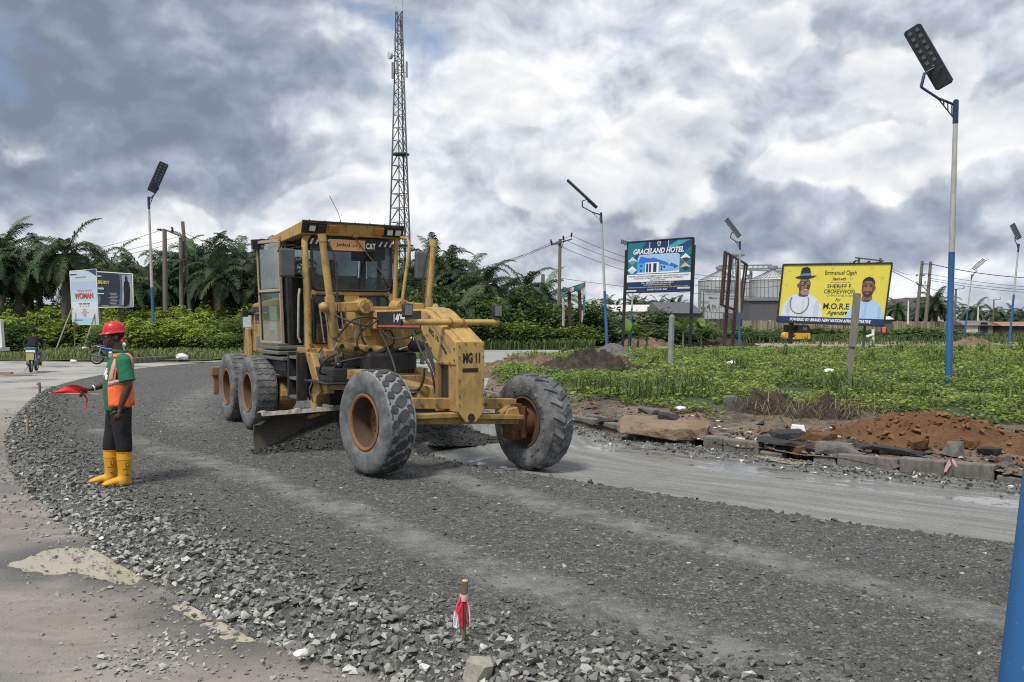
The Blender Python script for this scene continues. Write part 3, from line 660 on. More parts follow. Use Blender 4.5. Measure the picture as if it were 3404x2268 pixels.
MOUNDS = [('soil_heap', (6.25, 13.1), 1.80, .90, .44, SOIL_RED, -.5, .20, .16, 'rust-red laterite soil heap below the tall blue and white lamp post'),
          ('soil_heap', (7.9, 11.9), 1.6, .85, .42, SOIL_RED, -.5, .25, .16, 'lower end of the rust-red soil heap at the right edge of the photo'),
          ('soil_heap', (4.65, 15.9), 1.25, .65, .44, SOIL_DARK, -.3, .45, .16, 'black soil heap behind the tan concrete slab'),
          ('soil_heap', (5.35, 14.8), 1.00, .60, .46, SOIL_DARK, -.4, .45, .14, 'black rooty soil heap beside the white food box'),
          ('gravel_heap', (4.7, 41.), 1.25, 1.0, .78, soil('grey_gravel_heap', (.10, .10, .10), (.17, .17, .17), (.24, .24, .24), 14.), 0, .10, .25, 'grey gravel heap at the foot of the leaning centre lamp post'),
          ('soil_heap', (2.5, 28.5), 2.5, 1.5, .78, SOIL_DARK, .2, .40, .15, 'brown overgrown soil heap in front of the grey gravel heap'),
          ('soil_heap', (.7, 33.), 2.4, 1.3, .60, SOIL_MIX, .0, .35, .1, 'flat red and brown soil heap behind the far front wheel'),
          ('soil_heap', (3.6, 34.), 1.6, .9, .55, SOIL_RED, .0, .4, .2, 'small red soil heap beside the grey gravel heap'),
          ('soil_heap', (-.6, 32.), 1.6, .8, .22, SOIL_MIX, .1, .4, .02, 'low brown soil bank right behind the nose of the grader'),
          ('brush_heap', (1.9, 69.), 2.2, 1.4, .95, soil('dry_brush', (.07, .06, .045), (.13, .11, .075), (.2, .17, .12), 5.), 0, .5, .1, 'dry brush heap at the far side of the far road'),
          ('soil_heap', (-6.7, 62.), 2.6, 1.2, .9, SOIL_MIX, 0, .4, .05, 'brown soil bank behind the grader seen through its frame'),
          ('soil_heap', (10.5, 70.), 3.2, 1.4, .75, SOIL_MIX, 0, .4, .05, 'brown soil bank beyond the far road under the hotel sign'),
          ('soil_heap', (16.5, 69.), 3.6, 1.2, .6, SOIL_DARK, 0, .4, .05, 'dark soil bank beyond the far road under the empty frame'),
          ('soil_heap', (37.8, 72.), 1.9, 1.0, .7, SOIL_MIX, 0, .25, .1, 'low brown soil heap behind the tall lamp post by the far road')]
for i, (nm, c, rx, ry, h, mm, rot, rg, z0, lab) in enumerate(MOUNDS): mound(nm, c, rx, ry, h, mm, rot, rg, z0, seed=i * 1.7, label=lab, cat='heap', group='heaps of soil and gravel')
# concrete slab, asphalt pieces, clods
def chunk(name, px, py, size, m, rz=0., tilt=(0, 0), seed=0, z=.12, sub=3, amp=.10, **tags):
    """broken piece: hull of points crowded to the faces of a flat box, so that it keeps sharp uneven edges"""
    r_ = np.random.default_rng(int(seed * 10) + 3); n = 34 if size[0] > 1 else 18; a = r_.uniform(0, 6.28, n); rr = r_.uniform(.78, 1.0, n); zz = np.where(r_.random(n) < .5, -1, 1) * r_.uniform(.7, 1., n)
    k = 1 / np.maximum(np.abs(np.cos(a)), np.abs(np.sin(a))); k = np.minimum(k, 1.22); bm = bmesh.new()
    for i in range(n): bm.verts.new((size[0] / 2 * math.cos(a[i]) * k[i] * rr[i], size[1] / 2 * math.sin(a[i]) * k[i] * rr[i], size[2] / 2 * zz[i]))
    bmesh.ops.convex_hull(bm, input=bm.verts); bmesh.ops.delete(bm, geom=[v_ for v_ in bm.verts if not v_.link_faces], context='VERTS')
    bmesh.ops.triangulate(bm, faces=bm.faces); bmesh.ops.subdivide_edges(bm, edges=bm.edges, cuts=2, use_grid_fill=True)
    for v_ in bm.verts: v_.co += Vector((mnoise.noise(v_.co * 6 + Vector((seed, 0, 0))), mnoise.noise(v_.co * 6 + Vector((0, seed, 4))), mnoise.noise(v_.co * 7 + Vector((3, 0, seed))))) * min(size) * .16
    me = bpy.data.meshes.new(name); bm.to_mesh(me); bm.free(); me.materials.append(m); o = link(name, me, **tags)
    p0 = G(px, py, z); o.location = (p0.x, p0.y, z + size[2] * .42); o.rotation_euler = (tilt[0], tilt[1], rz); return o
SLABM = soil('tan_concrete', (.17, .112, .068), (.25, .19, .13), (.07, .055, .04), 2.)
ASPH = plain('broken_asphalt', (.028, .028, .030), .85, var=.5, scale=12, bmp=.5); ASPHG = plain('grey_rubble', (.13, .128, .12), .9, var=.4, scale=9, bmp=.5)
chunk('concrete_slab', 2205, 1436, (1.5, .78, .19), SLABM, -.45, (.13, .04), 1, .16, 9, .30, label='large broken tan concrete slab lying behind the kerb', cat='slab')
for px, py, sz_, rz, sd, lab in [(2225, 1395, (.42, .26, .10), -.3, 2, 'dark asphalt piece lying on top of the tan slab'), (2155, 1375, (.42, .30, .12), .1, 3, 'grey rubble piece lying on the back edge of the tan slab')]:
    o = chunk('rubble_piece', px, py, sz_, ASPH if 'dark' in lab else ASPHG, rz, (.05, .1), sd, .34, label=lab, cat='rubble', group='pieces of rubble')
RUB = [(2610, 1478, (.80, .40, .07), ASPH, -.5, .18, 'long black asphalt piece under the white food box'), (2590, 1492, (.62, .34, .06), ASPH, -.45, .10, 'black asphalt piece at the bottom of the stack by the food box'), (2615, 1452, (.5, .4, .10), ASPH, .2, .26, 'black soil-covered lump behind the food box'),
       (2430, 1340 + 20, (.36, .22, .28), ASPHG, .3, .25, 'upright grey stone block standing in the black soil heap'), (2800, 1510, (.75, .36, .16), ASPHG, -.5, .12, 'grey rubble slab behind the half buried kerb stone'),
       (2960, 1500, (.95, .26, .06), ASPH, -.45, .16, 'flat dark asphalt piece behind the near kerb stones'), (3170, 1512, (.30, .24, .2), ASPHG, .4, .16, 'grey stone standing behind the pink ribbon stake'), (3290, 1510, (.32, .2, .1), ASPH, .1, .16, 'black lump at the foot of the red heap'),
       (2690, 1462, (.42, .30, .18), SOIL_RED, -.3, .16, 'large red clod right of the asphalt stack'), (2735, 1470, (.46, .26, .16), SOIL_RED, .3, .14, 'flat red clod in front of the black rooty heap'), (2610, 1500, (.26, .18, .14), ASPHG, .2, .06, 'grey stone wedged between kerb and asphalt stack'),
       (1990, 1392, (.50, .26, .08), ASPHG, -.4, .14, 'thin grey slab left of the tan slab'), (2010, 1408, (.40, .2, .08), ASPH, .2, .14, 'black lump on the kerb left of the tan slab'), (2120, 1394, (.3, .2, .08), ASPHG, .2, .2, 'grey flake between the weeds and the tan slab'),
       (2660, 1512, (.34, .26, .16), SOIL_RED, .6, .05, 'red clod lying in the kerb gap'), (2330, 1452, (.2, .2, .16), SOIL_RED, .6, .12, 'small red clod at the end of the kerb row'), (3060, 1490, (.26, .2, .12), SOIL_RED, .3, .18, 'red clod behind the near kerb stones'), (3230, 1485, (.3, .2, .12), SOIL_RED, .9, .2, 'red clod beside the black lump')]
for i, (px, py, sz_, mm, rz, z, lab) in enumerate(RUB): chunk('rubble_piece', px, py, sz_, mm, rz, (random.uniform(-.15, .15), random.uniform(-.1, .1)), i * 2.3, z, 3, .2, label=lab, cat='rubble', group='pieces of rubble')
chunk('rock', 1590, 2262, (.17, .14, .12), plain('pale_rock', (.30, .285, .25), .85, var=.35, scale=16, bmp=.5), .4, (.2, .1), 4, .07, 3, .3, label='large pale rock below the ribbon stake at the bottom edge', cat='rock')
# rubble crumbs on the verge
q_ = isl_v; p, ea, eb = scatter(q_, isl_uv, lambda x, y, a, b: np.where(a < 2.1, np.clip(150 * np.clip(1.25 - a / 1.9, 0, 1), 0, 150), 0) * (y < 26), 26.)
c_ = np.where(rng.random((len(p), 1)) < .35, np.array([[.15, .075, .038]]), np.array([[.11, .098, .08]])) * rng.uniform(.45, 1.7, (len(p), 1))
k = rng.random(len(p)) < .10; c_[k] = (.48, .46, .43)
s_ = np.clip(rng.gamma(2.2, .016, len(p)), .010, .11); p[:, 2] += s_ * .2
stones('verge_crumbs', p, s_, c_, STONE, .6, kind='stuff', label='crumbs of soil, stone and asphalt behind the kerb')
c0 = np.array([(6.25, 13.1), (7.9, 11.9)])[rng.integers(0, 2, 900)] + rng.normal(size=(900, 2)) * [.8, .45]
def zred(x, y):
    z = 0
    for (cx, cy_), rx, ry, h, rot in (((6.25, 13.1), 1.8, .9, .44, -.5), ((7.9, 11.9), 1.6, .85, .42, -.5)):
        dx, dy = x - cx, y - cy_; u = (dx * math.cos(-rot) - dy * math.sin(-rot)) / rx; v_ = (dx * math.sin(-rot) + dy * math.cos(-rot)) / ry; r = math.hypot(u, v_); z = max(z, .15 + h * max(0, 1 - r ** 1.6))
    return z
stones('red_clods', np.array([(x, y, zred(x, y)) for x, y in c0]), np.clip(rng.gamma(2.5, .012, 900), .01, .09), np.array([[.15, .075, .032]]) * rng.uniform(.6, 1.5, (900, 1)), STONE, .7, kind='stuff', label='clods on the red soil heap')

# ---------------------------------------------------------------- vegetation
LEAF = tinted('leaf', .55, 1., .35, 0., .28); LEAFD = tinted('palm_leaf', .65, 1., .15, 0., .08)
BARK = mat('palm_bark', _wood((.12, .10, .08)))
def palm_crown(seed, nf=34, L=4.6, droop=1.0):
    r_ = random.Random(seed); V = []; F = []; C = []
    for i in range(nf):
        t = i / nf; az = i * 2.39996 + r_.uniform(-.2, .2); el = R(63 - 108 * t ** .80 + r_.uniform(-10, 10)); ln = L * r_.uniform(.82, 1.1) * (.72 + .28 * math.sin(math.pi * min(1, t + .35)))
        d_ = Vector((math.cos(el) * math.cos(az), math.cos(el) * math.sin(az), math.sin(el))); p_ = Vector((0, 0, 0)) + Vector((math.cos(az), math.sin(az), 0)) * .15; ns = 14; st = ln / ns
        tint = np.array([.046, .074, .036]) * r_.uniform(.6, 1.35) if t < .8 else np.array([.07, .062, .03]) * r_.uniform(.5, 1.1)
        if r_.random() < .25: tint = tint * 1.3 + np.array([.008, .016, 0])
        side = Vector((-math.sin(az), math.cos(az), 0)); pts = [p_.copy()]; dirs = [d_.copy()]
        for k in range(ns):
            d_ = (d_ + Vector((0, 0, -1)) * (.070 + .12 * k / ns) * droop * (.62 + math.cos(el) * .55)).normalized(); p_ = p_ + d_ * st; pts.append(p_.copy()); dirs.append(d_.copy())
        b = len(V)
        for k, (q, d2) in enumerate(zip(pts, dirs)):
            w_ = .05 * (1 - k / ns) + .012; V += [q + side * w_, q - side * w_]; C += [tint * 1.5] * 2
        F += [(b + 2 * k, b + 2 * k + 1, b + 2 * k + 3, b + 2 * k + 2) for k in range(ns)]
        for k in range(46):
            u = .08 + .92 * k / 45; f_ = u * ns; j = min(int(f_), ns - 1); q = pts[j].lerp(pts[j + 1], f_ - j); d2 = dirs[j]; up = side.cross(d2).normalized(); up = up if up.z > 0 else -up
            ll = .95 * (math.sin(math.pi * min(1, .18 + .80 * u)) ** .7) * (L / 4.6) * r_.uniform(.85, 1.1)
            for sd in (-1, 1):
                ld = (side * sd * .85 + d2 * .55 + up * r_.uniform(.0, .45)).normalized(); mid = q + ld * ll * .55; tip = mid + (ld + Vector((0, 0, -1.25 * r_.uniform(.5, 1.3)))).normalized() * ll * .45; w_ = d2 * .030
                b = len(V); V += [q - w_, q + w_, mid + w_ * 1.2, mid - w_ * 1.2, tip + w_ * .2, tip - w_ * .2]; F += [(b, b + 1, b + 2, b + 3), (b + 3, b + 2, b + 4, b + 5)]
                c1 = tint * r_.uniform(.75, 1.25); C += [c1] * 6
    return npmesh('crown', np.array([tuple(v) for v in V]), np.array(F), LEAFD, True, np.array(C))
CROWNS = [palm_crown(11, 36, 4.1), palm_crown(12, 30, 3.8, 1.2), palm_crown(13, 38, 4.4, .8), palm_crown(14, 27, 3.6, 1.0)]
def trunk_mesh(seed):
    r_ = random.Random(seed); m = MB(); pts = []; rad = []
    for k in range(15):
        t = k / 14; pts.append((.10 * math.sin(t * 2.2 + seed) - .10 * math.sin(seed), .06 * math.sin(t * 3 + seed * 2) - .06 * math.sin(seed * 2), t)); rad.append((.30 - .10 * t) * (1 + .10 * (k % 2)) * (1.25 if k == 0 else 1))
    m.tube(pts, rad, 10); return m.mesh('trunk', BARK, True), pts[-1]
TRUNKS = [trunk_mesh(i) for i in range(3)]
def palm(px, Y, top, k, label, group, name='palm_tree', sc=1., z0=0.):
    """top: pixel row of the crown's tip"""
    b = P(px, 1075, Y); ht = P(px, top, Y).z - 2.7 * sc; ht = max(ht, 1.0)
    t = thing(name, label, 'palm', (b.x, Y, z0), random.uniform(0, 6.28), group)
    me, tp = TRUNKS[k % 3]; o = link('trunk', me, t); o.scale = (sc, sc, ht - z0); c = link('crown', CROWNS[k % 4], t); c.location = (tp[0] * sc, tp[1] * sc, ht - z0 - .1); c.scale = (sc,) * 3
    c.rotation_euler = (random.uniform(-.08, .08), random.uniform(-.08, .08), random.uniform(0, 6)); return t
GL = 'oil palms in the grove on the left'
PL = [(-60, 64, 745), (60, 66, 765), (10, 75, 720), (215, 60, 705), (130, 78, 775), (300, 72, 790), (345, 82, 800), (400, 70, 830), (480, 78, 815), (530, 74, 850), (450, 92, 840), (600, 80, 760), (640, 76, 770), (690, 70, 790), (700, 88, 775), (745, 66, 800), (790, 74, 768), (840, 78, 772), (870, 68, 800), (900, 84, 785), (560, 96, 835), (265, 95, 850), (-20, 88, 800), (660, 98, 800), (770, 96, 790), (950, 76, 800), (380, 104, 860), (100, 70, 800)]
WHERE = {0: 'behind the left edge of the photo', 3: 'tallest palm with spreading fronds above the white banner'}
def lab_left(i, px, Y):
    if i in WHERE: return 'oil palm ' + WHERE[i] if i else 'oil palm cut by the left edge of the photo'
    if px < 160: return 'dark oil palm in the dense grove left of the banners'
    if px < 520: return 'dark oil palm rising behind the two banners'
    if px < 660: return 'dark oil palm behind the wooden pole group'
    return 'dark oil palm in the dense grove behind the cab of the grader'
ORD = ['first', 'second', 'third', 'fourth', 'fifth', 'sixth', 'seventh', 'eighth', 'ninth', 'tenth', 'eleventh', 'twelfth', 'thirteenth', 'fourteenth', 'fifteenth', 'sixteenth', 'seventeenth', 'eighteenth', 'nineteenth', 'twentieth', 'twenty-first', 'twenty-second', 'twenty-third', 'twenty-fourth', 'twenty-fifth', 'twenty-sixth', 'twenty-seventh', 'twenty-eighth', 'twenty-ninth', 'thirtieth']
def rank(lst, px): return ORD[sorted(q[0] for q in lst).index(px)]
for i, (px, Y, tp) in enumerate(PL): palm(px, Y, tp, i, 'tallest oil palm with spreading fronds above the pale upright banner' if i == 3 else lab_left(i, px, Y).replace('dark oil palm', rank(PL, px) + ' oil palm from the left') if i else lab_left(0, px, Y), GL, sc=1.0 if Y < 80 else 1.1)
PR = [(1385, 84, 835), (1440, 80, 782), (1500, 82, 800), (1560, 78, 825), (1620, 76, 838), (1420, 74, 900), (1530, 70, 920), (1650, 74, 900), (1745, 78, 855), (1800, 84, 900), (1840, 88, 925), (1350, 90, 850)]
for i, (px, Y, tp) in enumerate(PR): palm(px, Y, tp, i + 1, 'oil palm standing alone left of the wooden utility pole' if px == 1745 else 'tall oil palm whose crown tops the thicket right of the cab' if px == 1440 else rank(PR, px) + ' oil palm from the left in the thicket right of the cab', 'oil palms in the thicket behind the grader', sc=1.0)
PF = [(2020, 330, 975), (2050, 300, 985), (2110, 280, 972), (2150, 320, 980), (2190, 300, 975), (2230, 260, 972), (2255, 330, 985), (2985, 240, 978), (2965, 300, 985), (3065, 230, 990), (3110, 210, 952), (3245, 230, 980), (3215, 300, 1000), (3340, 240, 1010), (3375, 320, 1015), (3300, 300, 1000), (3150, 320, 1005), (3400, 280, 1020), (2135, 360, 990)]
for i, (px, Y, tp) in enumerate(PF): palm(px, Y, tp, i, rank(PF, px) + ' small far palm from the left, seen under the hotel sign' if px < 2300 else rank([q for q in PF if q[0] > 2300], px) + ' small far palm right of the yellow billboard', 'far palms on the skyline', sc=1.5 if px > 2300 else 1.3)
def bush_mesh(name, seed, n, rx, ry, rz, ls, tint, top=(1.5, 1.5, 1.1), kind='leaf', z0=.0):
    g = np.random.default_rng(seed); d_ = g.normal(size=(n, 3)); d_ /= np.linalg.norm(d_, axis=1)[:, None]; d_[:, 2] = np.abs(d_[:, 2]) * 1.0 - .12
    lobes = g.uniform(-.45, .45, (9, 3)) * [1, 1, .6]; lb = lobes[g.integers(0, 9, n)]
    pos = (d_ * (g.random((n, 1)) ** .45) * .62 + lb); pos[:, 2] = np.clip(pos[:, 2] + .35, .02, 1.2); 
    h = pos[:, 2].copy(); pos = pos * [rx, ry, rz] + [0, 0, z0]
    nl = 6 if kind == 'palmate' else 1; pos = np.repeat(pos, nl, 0); h = np.repeat(h, nl); N = len(pos); 
    if kind == 'palmate':
        a = np.tile(np.arange(nl) * 2 * np.pi / nl, n) + np.repeat(g.uniform(0, 6, n), nl); dr = np.stack([np.cos(a), np.sin(a), g.uniform(-.55, .15, N)], 1)
    else:
        dr = g.normal(size=(N, 3)); dr[:, 2] = dr[:, 2] * .45 + .05
    dr /= np.linalg.norm(dr, axis=1)[:, None]; sd = np.cross(dr, g.normal(size=(N, 3)) * .35 + [0, 0, 1]); sd /= np.linalg.norm(sd, axis=1)[:, None] + 1e-9
    l = ls * g.uniform(.6, 1.3, (N, 1)); w_ = l * (.16 if kind == 'palmate' else .30)
    v = np.stack([pos, pos + dr * l * .5 + sd * w_, pos + dr * l + [0, 0, -.12 * ls], pos + dr * l * .5 - sd * w_], 1).reshape(-1, 3)
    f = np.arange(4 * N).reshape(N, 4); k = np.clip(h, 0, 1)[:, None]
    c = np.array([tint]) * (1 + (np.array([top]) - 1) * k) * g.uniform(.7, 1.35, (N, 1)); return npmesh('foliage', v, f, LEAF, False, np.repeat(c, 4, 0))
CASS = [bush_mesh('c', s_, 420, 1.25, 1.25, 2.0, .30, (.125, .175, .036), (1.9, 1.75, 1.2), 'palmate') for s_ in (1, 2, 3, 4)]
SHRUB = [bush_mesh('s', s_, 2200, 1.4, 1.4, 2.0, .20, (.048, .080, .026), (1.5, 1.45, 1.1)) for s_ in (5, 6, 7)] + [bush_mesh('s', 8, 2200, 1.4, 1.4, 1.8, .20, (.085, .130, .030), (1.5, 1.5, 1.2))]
DARKT = [bush_mesh('d', s_, 2600, 1.4, 1.4, 2.0, .24, (.016, .029, .012), (1.5, 1.5, 1.2)) for s_ in (15, 16)]  # bushes with a darker green leaf tint
STEM = MB(); 
for k in range(5): STEM.tube([(0, 0, -.1), (.12 * math.cos(k * 1.3), .12 * math.sin(k * 1.3), .5), (.4 * math.cos(k * 1.3), .4 * math.sin(k * 1.3), 1.25)], [.035, .028, .012], 5)
STEMM = STEM.mesh('stem', WOODG)
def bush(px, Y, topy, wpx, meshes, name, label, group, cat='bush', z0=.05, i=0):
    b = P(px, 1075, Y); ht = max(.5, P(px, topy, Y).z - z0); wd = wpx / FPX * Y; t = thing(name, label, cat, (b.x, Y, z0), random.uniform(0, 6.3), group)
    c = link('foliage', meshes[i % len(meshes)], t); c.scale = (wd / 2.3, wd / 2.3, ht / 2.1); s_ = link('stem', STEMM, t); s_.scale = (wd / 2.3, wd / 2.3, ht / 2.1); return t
k = 0
for row, (Y, py0, n_, x0, x1) in enumerate([(72, 1012, 22, -90, 900), (66, 1030, 22, -60, 920), (60, 1046, 20, -80, 900), (56, 1066, 17, -60, 880), (53, 1086, 12, 330, 860)]):
    for j in range(n_):
        px = x0 + (x1 - x0) * (j + random.uniform(.1, .9)) / n_
        if row >= 3 and 130 < px < 330: continue
        bush(px, Y + random.uniform(-1.5, 1.5), py0 + random.uniform(-26, 22), random.uniform(90, 150) * 60 / Y, CASS if random.random() < .85 else SHRUB, 'cassava_bush', 'green cassava bush in the ' + ['back', 'fourth', 'third', 'second', 'front'][row] + ' row of the field, ' + ORD[j] + ' from the left', 'cassava bushes in the field', i=k); k += 1
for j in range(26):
    px = -60 + 1000 * (j + random.random()) / 26; bush(px, random.uniform(80, 90), random.uniform(905, 985) if px > 340 else random.uniform(985, 1030), random.uniform(150, 230), DARKT, 'understorey_bush', 'dark bush under the grove palms, ' + ORD[j] + ' from the left', 'dark bushes under the palms', i=j)
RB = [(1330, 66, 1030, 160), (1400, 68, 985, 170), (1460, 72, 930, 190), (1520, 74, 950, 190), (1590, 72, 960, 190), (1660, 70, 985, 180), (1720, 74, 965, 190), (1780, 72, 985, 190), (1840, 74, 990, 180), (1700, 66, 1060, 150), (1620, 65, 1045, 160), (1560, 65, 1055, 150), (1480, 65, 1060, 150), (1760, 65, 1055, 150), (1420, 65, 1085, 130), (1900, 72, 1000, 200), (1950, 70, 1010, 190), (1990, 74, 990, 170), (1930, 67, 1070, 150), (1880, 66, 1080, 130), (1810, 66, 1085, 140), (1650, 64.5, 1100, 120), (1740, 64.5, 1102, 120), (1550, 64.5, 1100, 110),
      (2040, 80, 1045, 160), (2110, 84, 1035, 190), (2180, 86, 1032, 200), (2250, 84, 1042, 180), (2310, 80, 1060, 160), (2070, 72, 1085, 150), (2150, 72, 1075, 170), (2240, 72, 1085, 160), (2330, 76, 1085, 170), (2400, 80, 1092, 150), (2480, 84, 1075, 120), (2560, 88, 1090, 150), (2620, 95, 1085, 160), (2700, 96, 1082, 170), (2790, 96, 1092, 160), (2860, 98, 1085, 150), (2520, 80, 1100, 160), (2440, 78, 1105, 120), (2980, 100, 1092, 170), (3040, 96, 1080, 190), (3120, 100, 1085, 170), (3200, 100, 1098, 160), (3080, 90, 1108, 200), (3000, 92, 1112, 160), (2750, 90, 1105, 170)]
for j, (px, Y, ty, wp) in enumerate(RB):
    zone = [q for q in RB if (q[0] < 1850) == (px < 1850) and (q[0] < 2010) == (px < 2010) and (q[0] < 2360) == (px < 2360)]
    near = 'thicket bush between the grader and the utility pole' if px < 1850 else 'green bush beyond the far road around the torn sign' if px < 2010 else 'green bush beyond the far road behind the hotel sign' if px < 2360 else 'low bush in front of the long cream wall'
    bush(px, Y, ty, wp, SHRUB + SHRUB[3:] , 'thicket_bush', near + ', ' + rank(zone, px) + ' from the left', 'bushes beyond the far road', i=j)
# banana clumps by the hotel sign
def banana(px, py, Y, h, label):
    r_ = random.Random(px); b = P(px, py, Y); t = thing('banana_plant', label, 'plant', (b.x, Y, .08), 0, 'banana plants by the hotel sign')
    m = MB(); m.tube([(0, 0, 0), (.03, 0, h * .5)], [.10, .06], 8); m.build('stem', plain('banana_stem', (.11, .13, .05), .7), t)
    for k in range(7):
        a = k * 2.4 + r_.random(); el = R(r_.uniform(25, 75)); l = h * r_.uniform(.55, .8); d_ = Vector((math.cos(a) * math.cos(el), math.sin(a) * math.cos(el), math.sin(el))); sd = Vector((-math.sin(a), math.cos(a), 0)); q = Vector((.03, 0, h * .48)); v = []; 
        for i in range(7):
            w_ = .22 * math.sin(math.pi * (.08 + .9 * i / 6)) * l / 1.2; v += [q + sd * w_ + Vector((0, 0, .25 * w_)), q, q - sd * w_ + Vector((0, 0, .25 * w_))]; d_ = (d_ + Vector((0, 0, -.22))).normalized(); q = q + d_ * l / 6
        f = [(3 * i + j, 3 * i + j + 1, 3 * i + 4 + j, 3 * i + 3 + j) for i in range(6) for j in (0, 1)]; c = np.array([[.11, .17, .035]]) * r_.uniform(.7, 1.3)
        link('leaf', npmesh('leaf', np.array([tuple(x) for x in v]), np.array(f), LEAF, True, np.repeat(c, len(v), 0)), t)
for px, h, Y, lab in [(2090, 2.2, 66.5, 'banana plant left of the hotel sign legs'), (2150, 1.6, 67, 'small banana plant under the hotel sign'), (2270, 2.6, 67, 'tall banana plant behind the right leg of the hotel sign'), (2330, 2.3, 67.5, 'banana plant right of the hotel sign'), (2120, 1.2, 66.8, 'short banana plant between the hotel sign legs')]: banana(px, 1140, Y, h, lab)
# weeds on the island: every leaf a face
def leaf_carpet(name, pos, ls, tint, m, label, up=.35, wid=.42):
    N = len(pos); a = rng.uniform(0, 6.28, N); dr = np.stack([np.cos(a), np.sin(a), rng.uniform(-.35, .5, N)], 1); sd = np.stack([-np.sin(a), np.cos(a), rng.uniform(-.5, .5, N)], 1)
    l = ls[:, None]; w_ = l * wid; tip = pos + dr * l; v = np.stack([pos, pos + dr * l * .5 + sd * w_ + [0, 0, .006], tip, pos + dr * l * .5 - sd * w_ + [0, 0, .006]], 1).reshape(-1, 3)
    return link(name, npmesh(name, v, np.arange(4 * N).reshape(N, 4), m, False, np.repeat(tint, 4, 0)), kind='stuff', label=label)
def weedmask(x, y): return np.array([fbm(a, b, .55, 3, 6.) for a, b in zip(x, y)])
p, ea, eb = scatter(isl_v, isl_uv, lambda x, y, a, b: np.clip(15000 / y ** 1.15, 90, 760), 58.)
n_ = weedmask(p[:, 0], p[:, 1]); edge = 2.2 + .8 * n_ + 1.6 * np.clip((p[:, 0] - 3.2) / 3, 0, 1)
keep = (ea > edge) & (n_ > -.45 + .25 * rng.random(len(p))); hx = np.hypot((p[:, 0] - 2.6) / 2.0, (p[:, 1] - 28) / 1.4); keep &= (hx > 1) | (rng.random(len(p)) < .25); hx = np.hypot((p[:, 0] - 1.) / 2.6, (p[:, 1] - 34) / 2.); keep &= (hx > 1) | (rng.random(len(p)) < .15)
for cx, cy_, rx, ry in ((6.25, 13.1, 1.8, 1.1), (7.9, 11.9, 1.6, 1.), (4.65, 15.9, 1.1, .6), (5.35, 14.8, .95, .6), (4.7, 41, 1.3, 1.1)): keep &= np.hypot((p[:, 0] - cx) / rx, (p[:, 1] - cy_) / ry) > 1
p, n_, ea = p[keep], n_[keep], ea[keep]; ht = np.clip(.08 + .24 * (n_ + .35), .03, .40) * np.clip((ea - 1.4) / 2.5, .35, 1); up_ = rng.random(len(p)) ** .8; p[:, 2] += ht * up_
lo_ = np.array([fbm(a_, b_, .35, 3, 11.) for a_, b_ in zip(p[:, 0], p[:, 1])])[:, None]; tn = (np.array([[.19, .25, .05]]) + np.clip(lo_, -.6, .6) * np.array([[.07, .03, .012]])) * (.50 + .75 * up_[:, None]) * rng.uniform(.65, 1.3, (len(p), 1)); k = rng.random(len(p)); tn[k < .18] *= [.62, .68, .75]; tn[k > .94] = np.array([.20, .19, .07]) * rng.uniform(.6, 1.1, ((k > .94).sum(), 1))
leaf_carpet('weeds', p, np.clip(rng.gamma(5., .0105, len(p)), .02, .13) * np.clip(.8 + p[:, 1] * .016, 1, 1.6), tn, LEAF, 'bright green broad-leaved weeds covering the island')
def blades(name, base, h, tint, label, lean=.5, wd=.009):
    N = len(base); a = rng.uniform(0, 6.28, N); ln = np.stack([np.cos(a), np.sin(a), np.zeros(N)], 1) * (h * lean * rng.uniform(.2, 1.2, N))[:, None]; sd = np.stack([-np.sin(a), np.cos(a), np.zeros(N)], 1) * (wd * np.clip(base[:, 1] / 12, 1, 5))[:, None]
    mid = base + ln * .35 + np.stack([np.zeros(N), np.zeros(N), h * .62], 1); tip = base + ln + np.stack([np.zeros(N), np.zeros(N), h * .9], 1)
    v = np.stack([base - sd, base + sd, mid + sd * .8, mid - sd * .8, tip + sd * .1, tip - sd * .1], 1).reshape(-1, 3); i = 6 * np.arange(N)[:, None]
    f = np.concatenate([i + [0, 1, 2, 3], i + [3, 2, 4, 5]]); return link(name, npmesh(name, v, f, LEAF, False, np.repeat(tint, 6, 0)), kind='stuff', label=label)
tf = p[rng.integers(0, len(p), 150)]; bs = np.repeat(tf, 22, 0) + rng.normal(size=(150 * 22, 3)) * [.09, .09, 0]; bs[:, 2] = np.repeat(tf[:, 2] - .05, 22) 
blades('grass_tufts', bs, rng.uniform(.12, .40, len(bs)), np.array([[.12, .18, .05]]) * rng.uniform(.6, 1.5, (len(bs), 1)), 'taller grass tufts among the weeds')
T2 = [G(a, b, .2) for a, b in ((1970, 1330), (2060, 1350), (2150, 1360), (2240, 1345), (2180, 1330), (2790, 1330), (2840, 1345), (2880, 1350), (2760, 1320), (2330, 1330))]; bs = np.repeat(np.array([tuple(q) for q in T2]), 70, 0) + rng.normal(size=(700, 3)) * [.22, .18, 0]
blades('tall_grass', bs, rng.uniform(.35, .8, 700), np.array([[.075, .13, .04]]) * rng.uniform(.7, 1.5, (700, 1)), 'tall grass clumps behind the kerb', .75)
g_ = np.stack([rng.uniform(-27, -4, 16000), rng.uniform(44.5, 60, 16000), np.full(16000, .1)], 1); g_ = g_[np.abs(g_[:, 0]) < g_[:, 1] * .62]; g_[:, 2] += .14 * np.clip((g_[:, 1] - 45) / 4, 0, 1)
blades('verge_grass', g_, rng.uniform(.1, .38, len(g_)), np.array([[.14, .18, .058]]) * rng.uniform(.6, 1.5, (len(g_), 1)), 'grass on the verge at the left')
g_ = np.stack([rng.uniform(5, 65, 16000), rng.uniform(72, 110, 16000), np.full(16000, .05)], 1); g_ = g_[(np.abs(g_[:, 0]) < g_[:, 1] * .62)]; g_ = g_[(g_[:, 1] > 86) | (rng.random(len(g_)) < .35)]
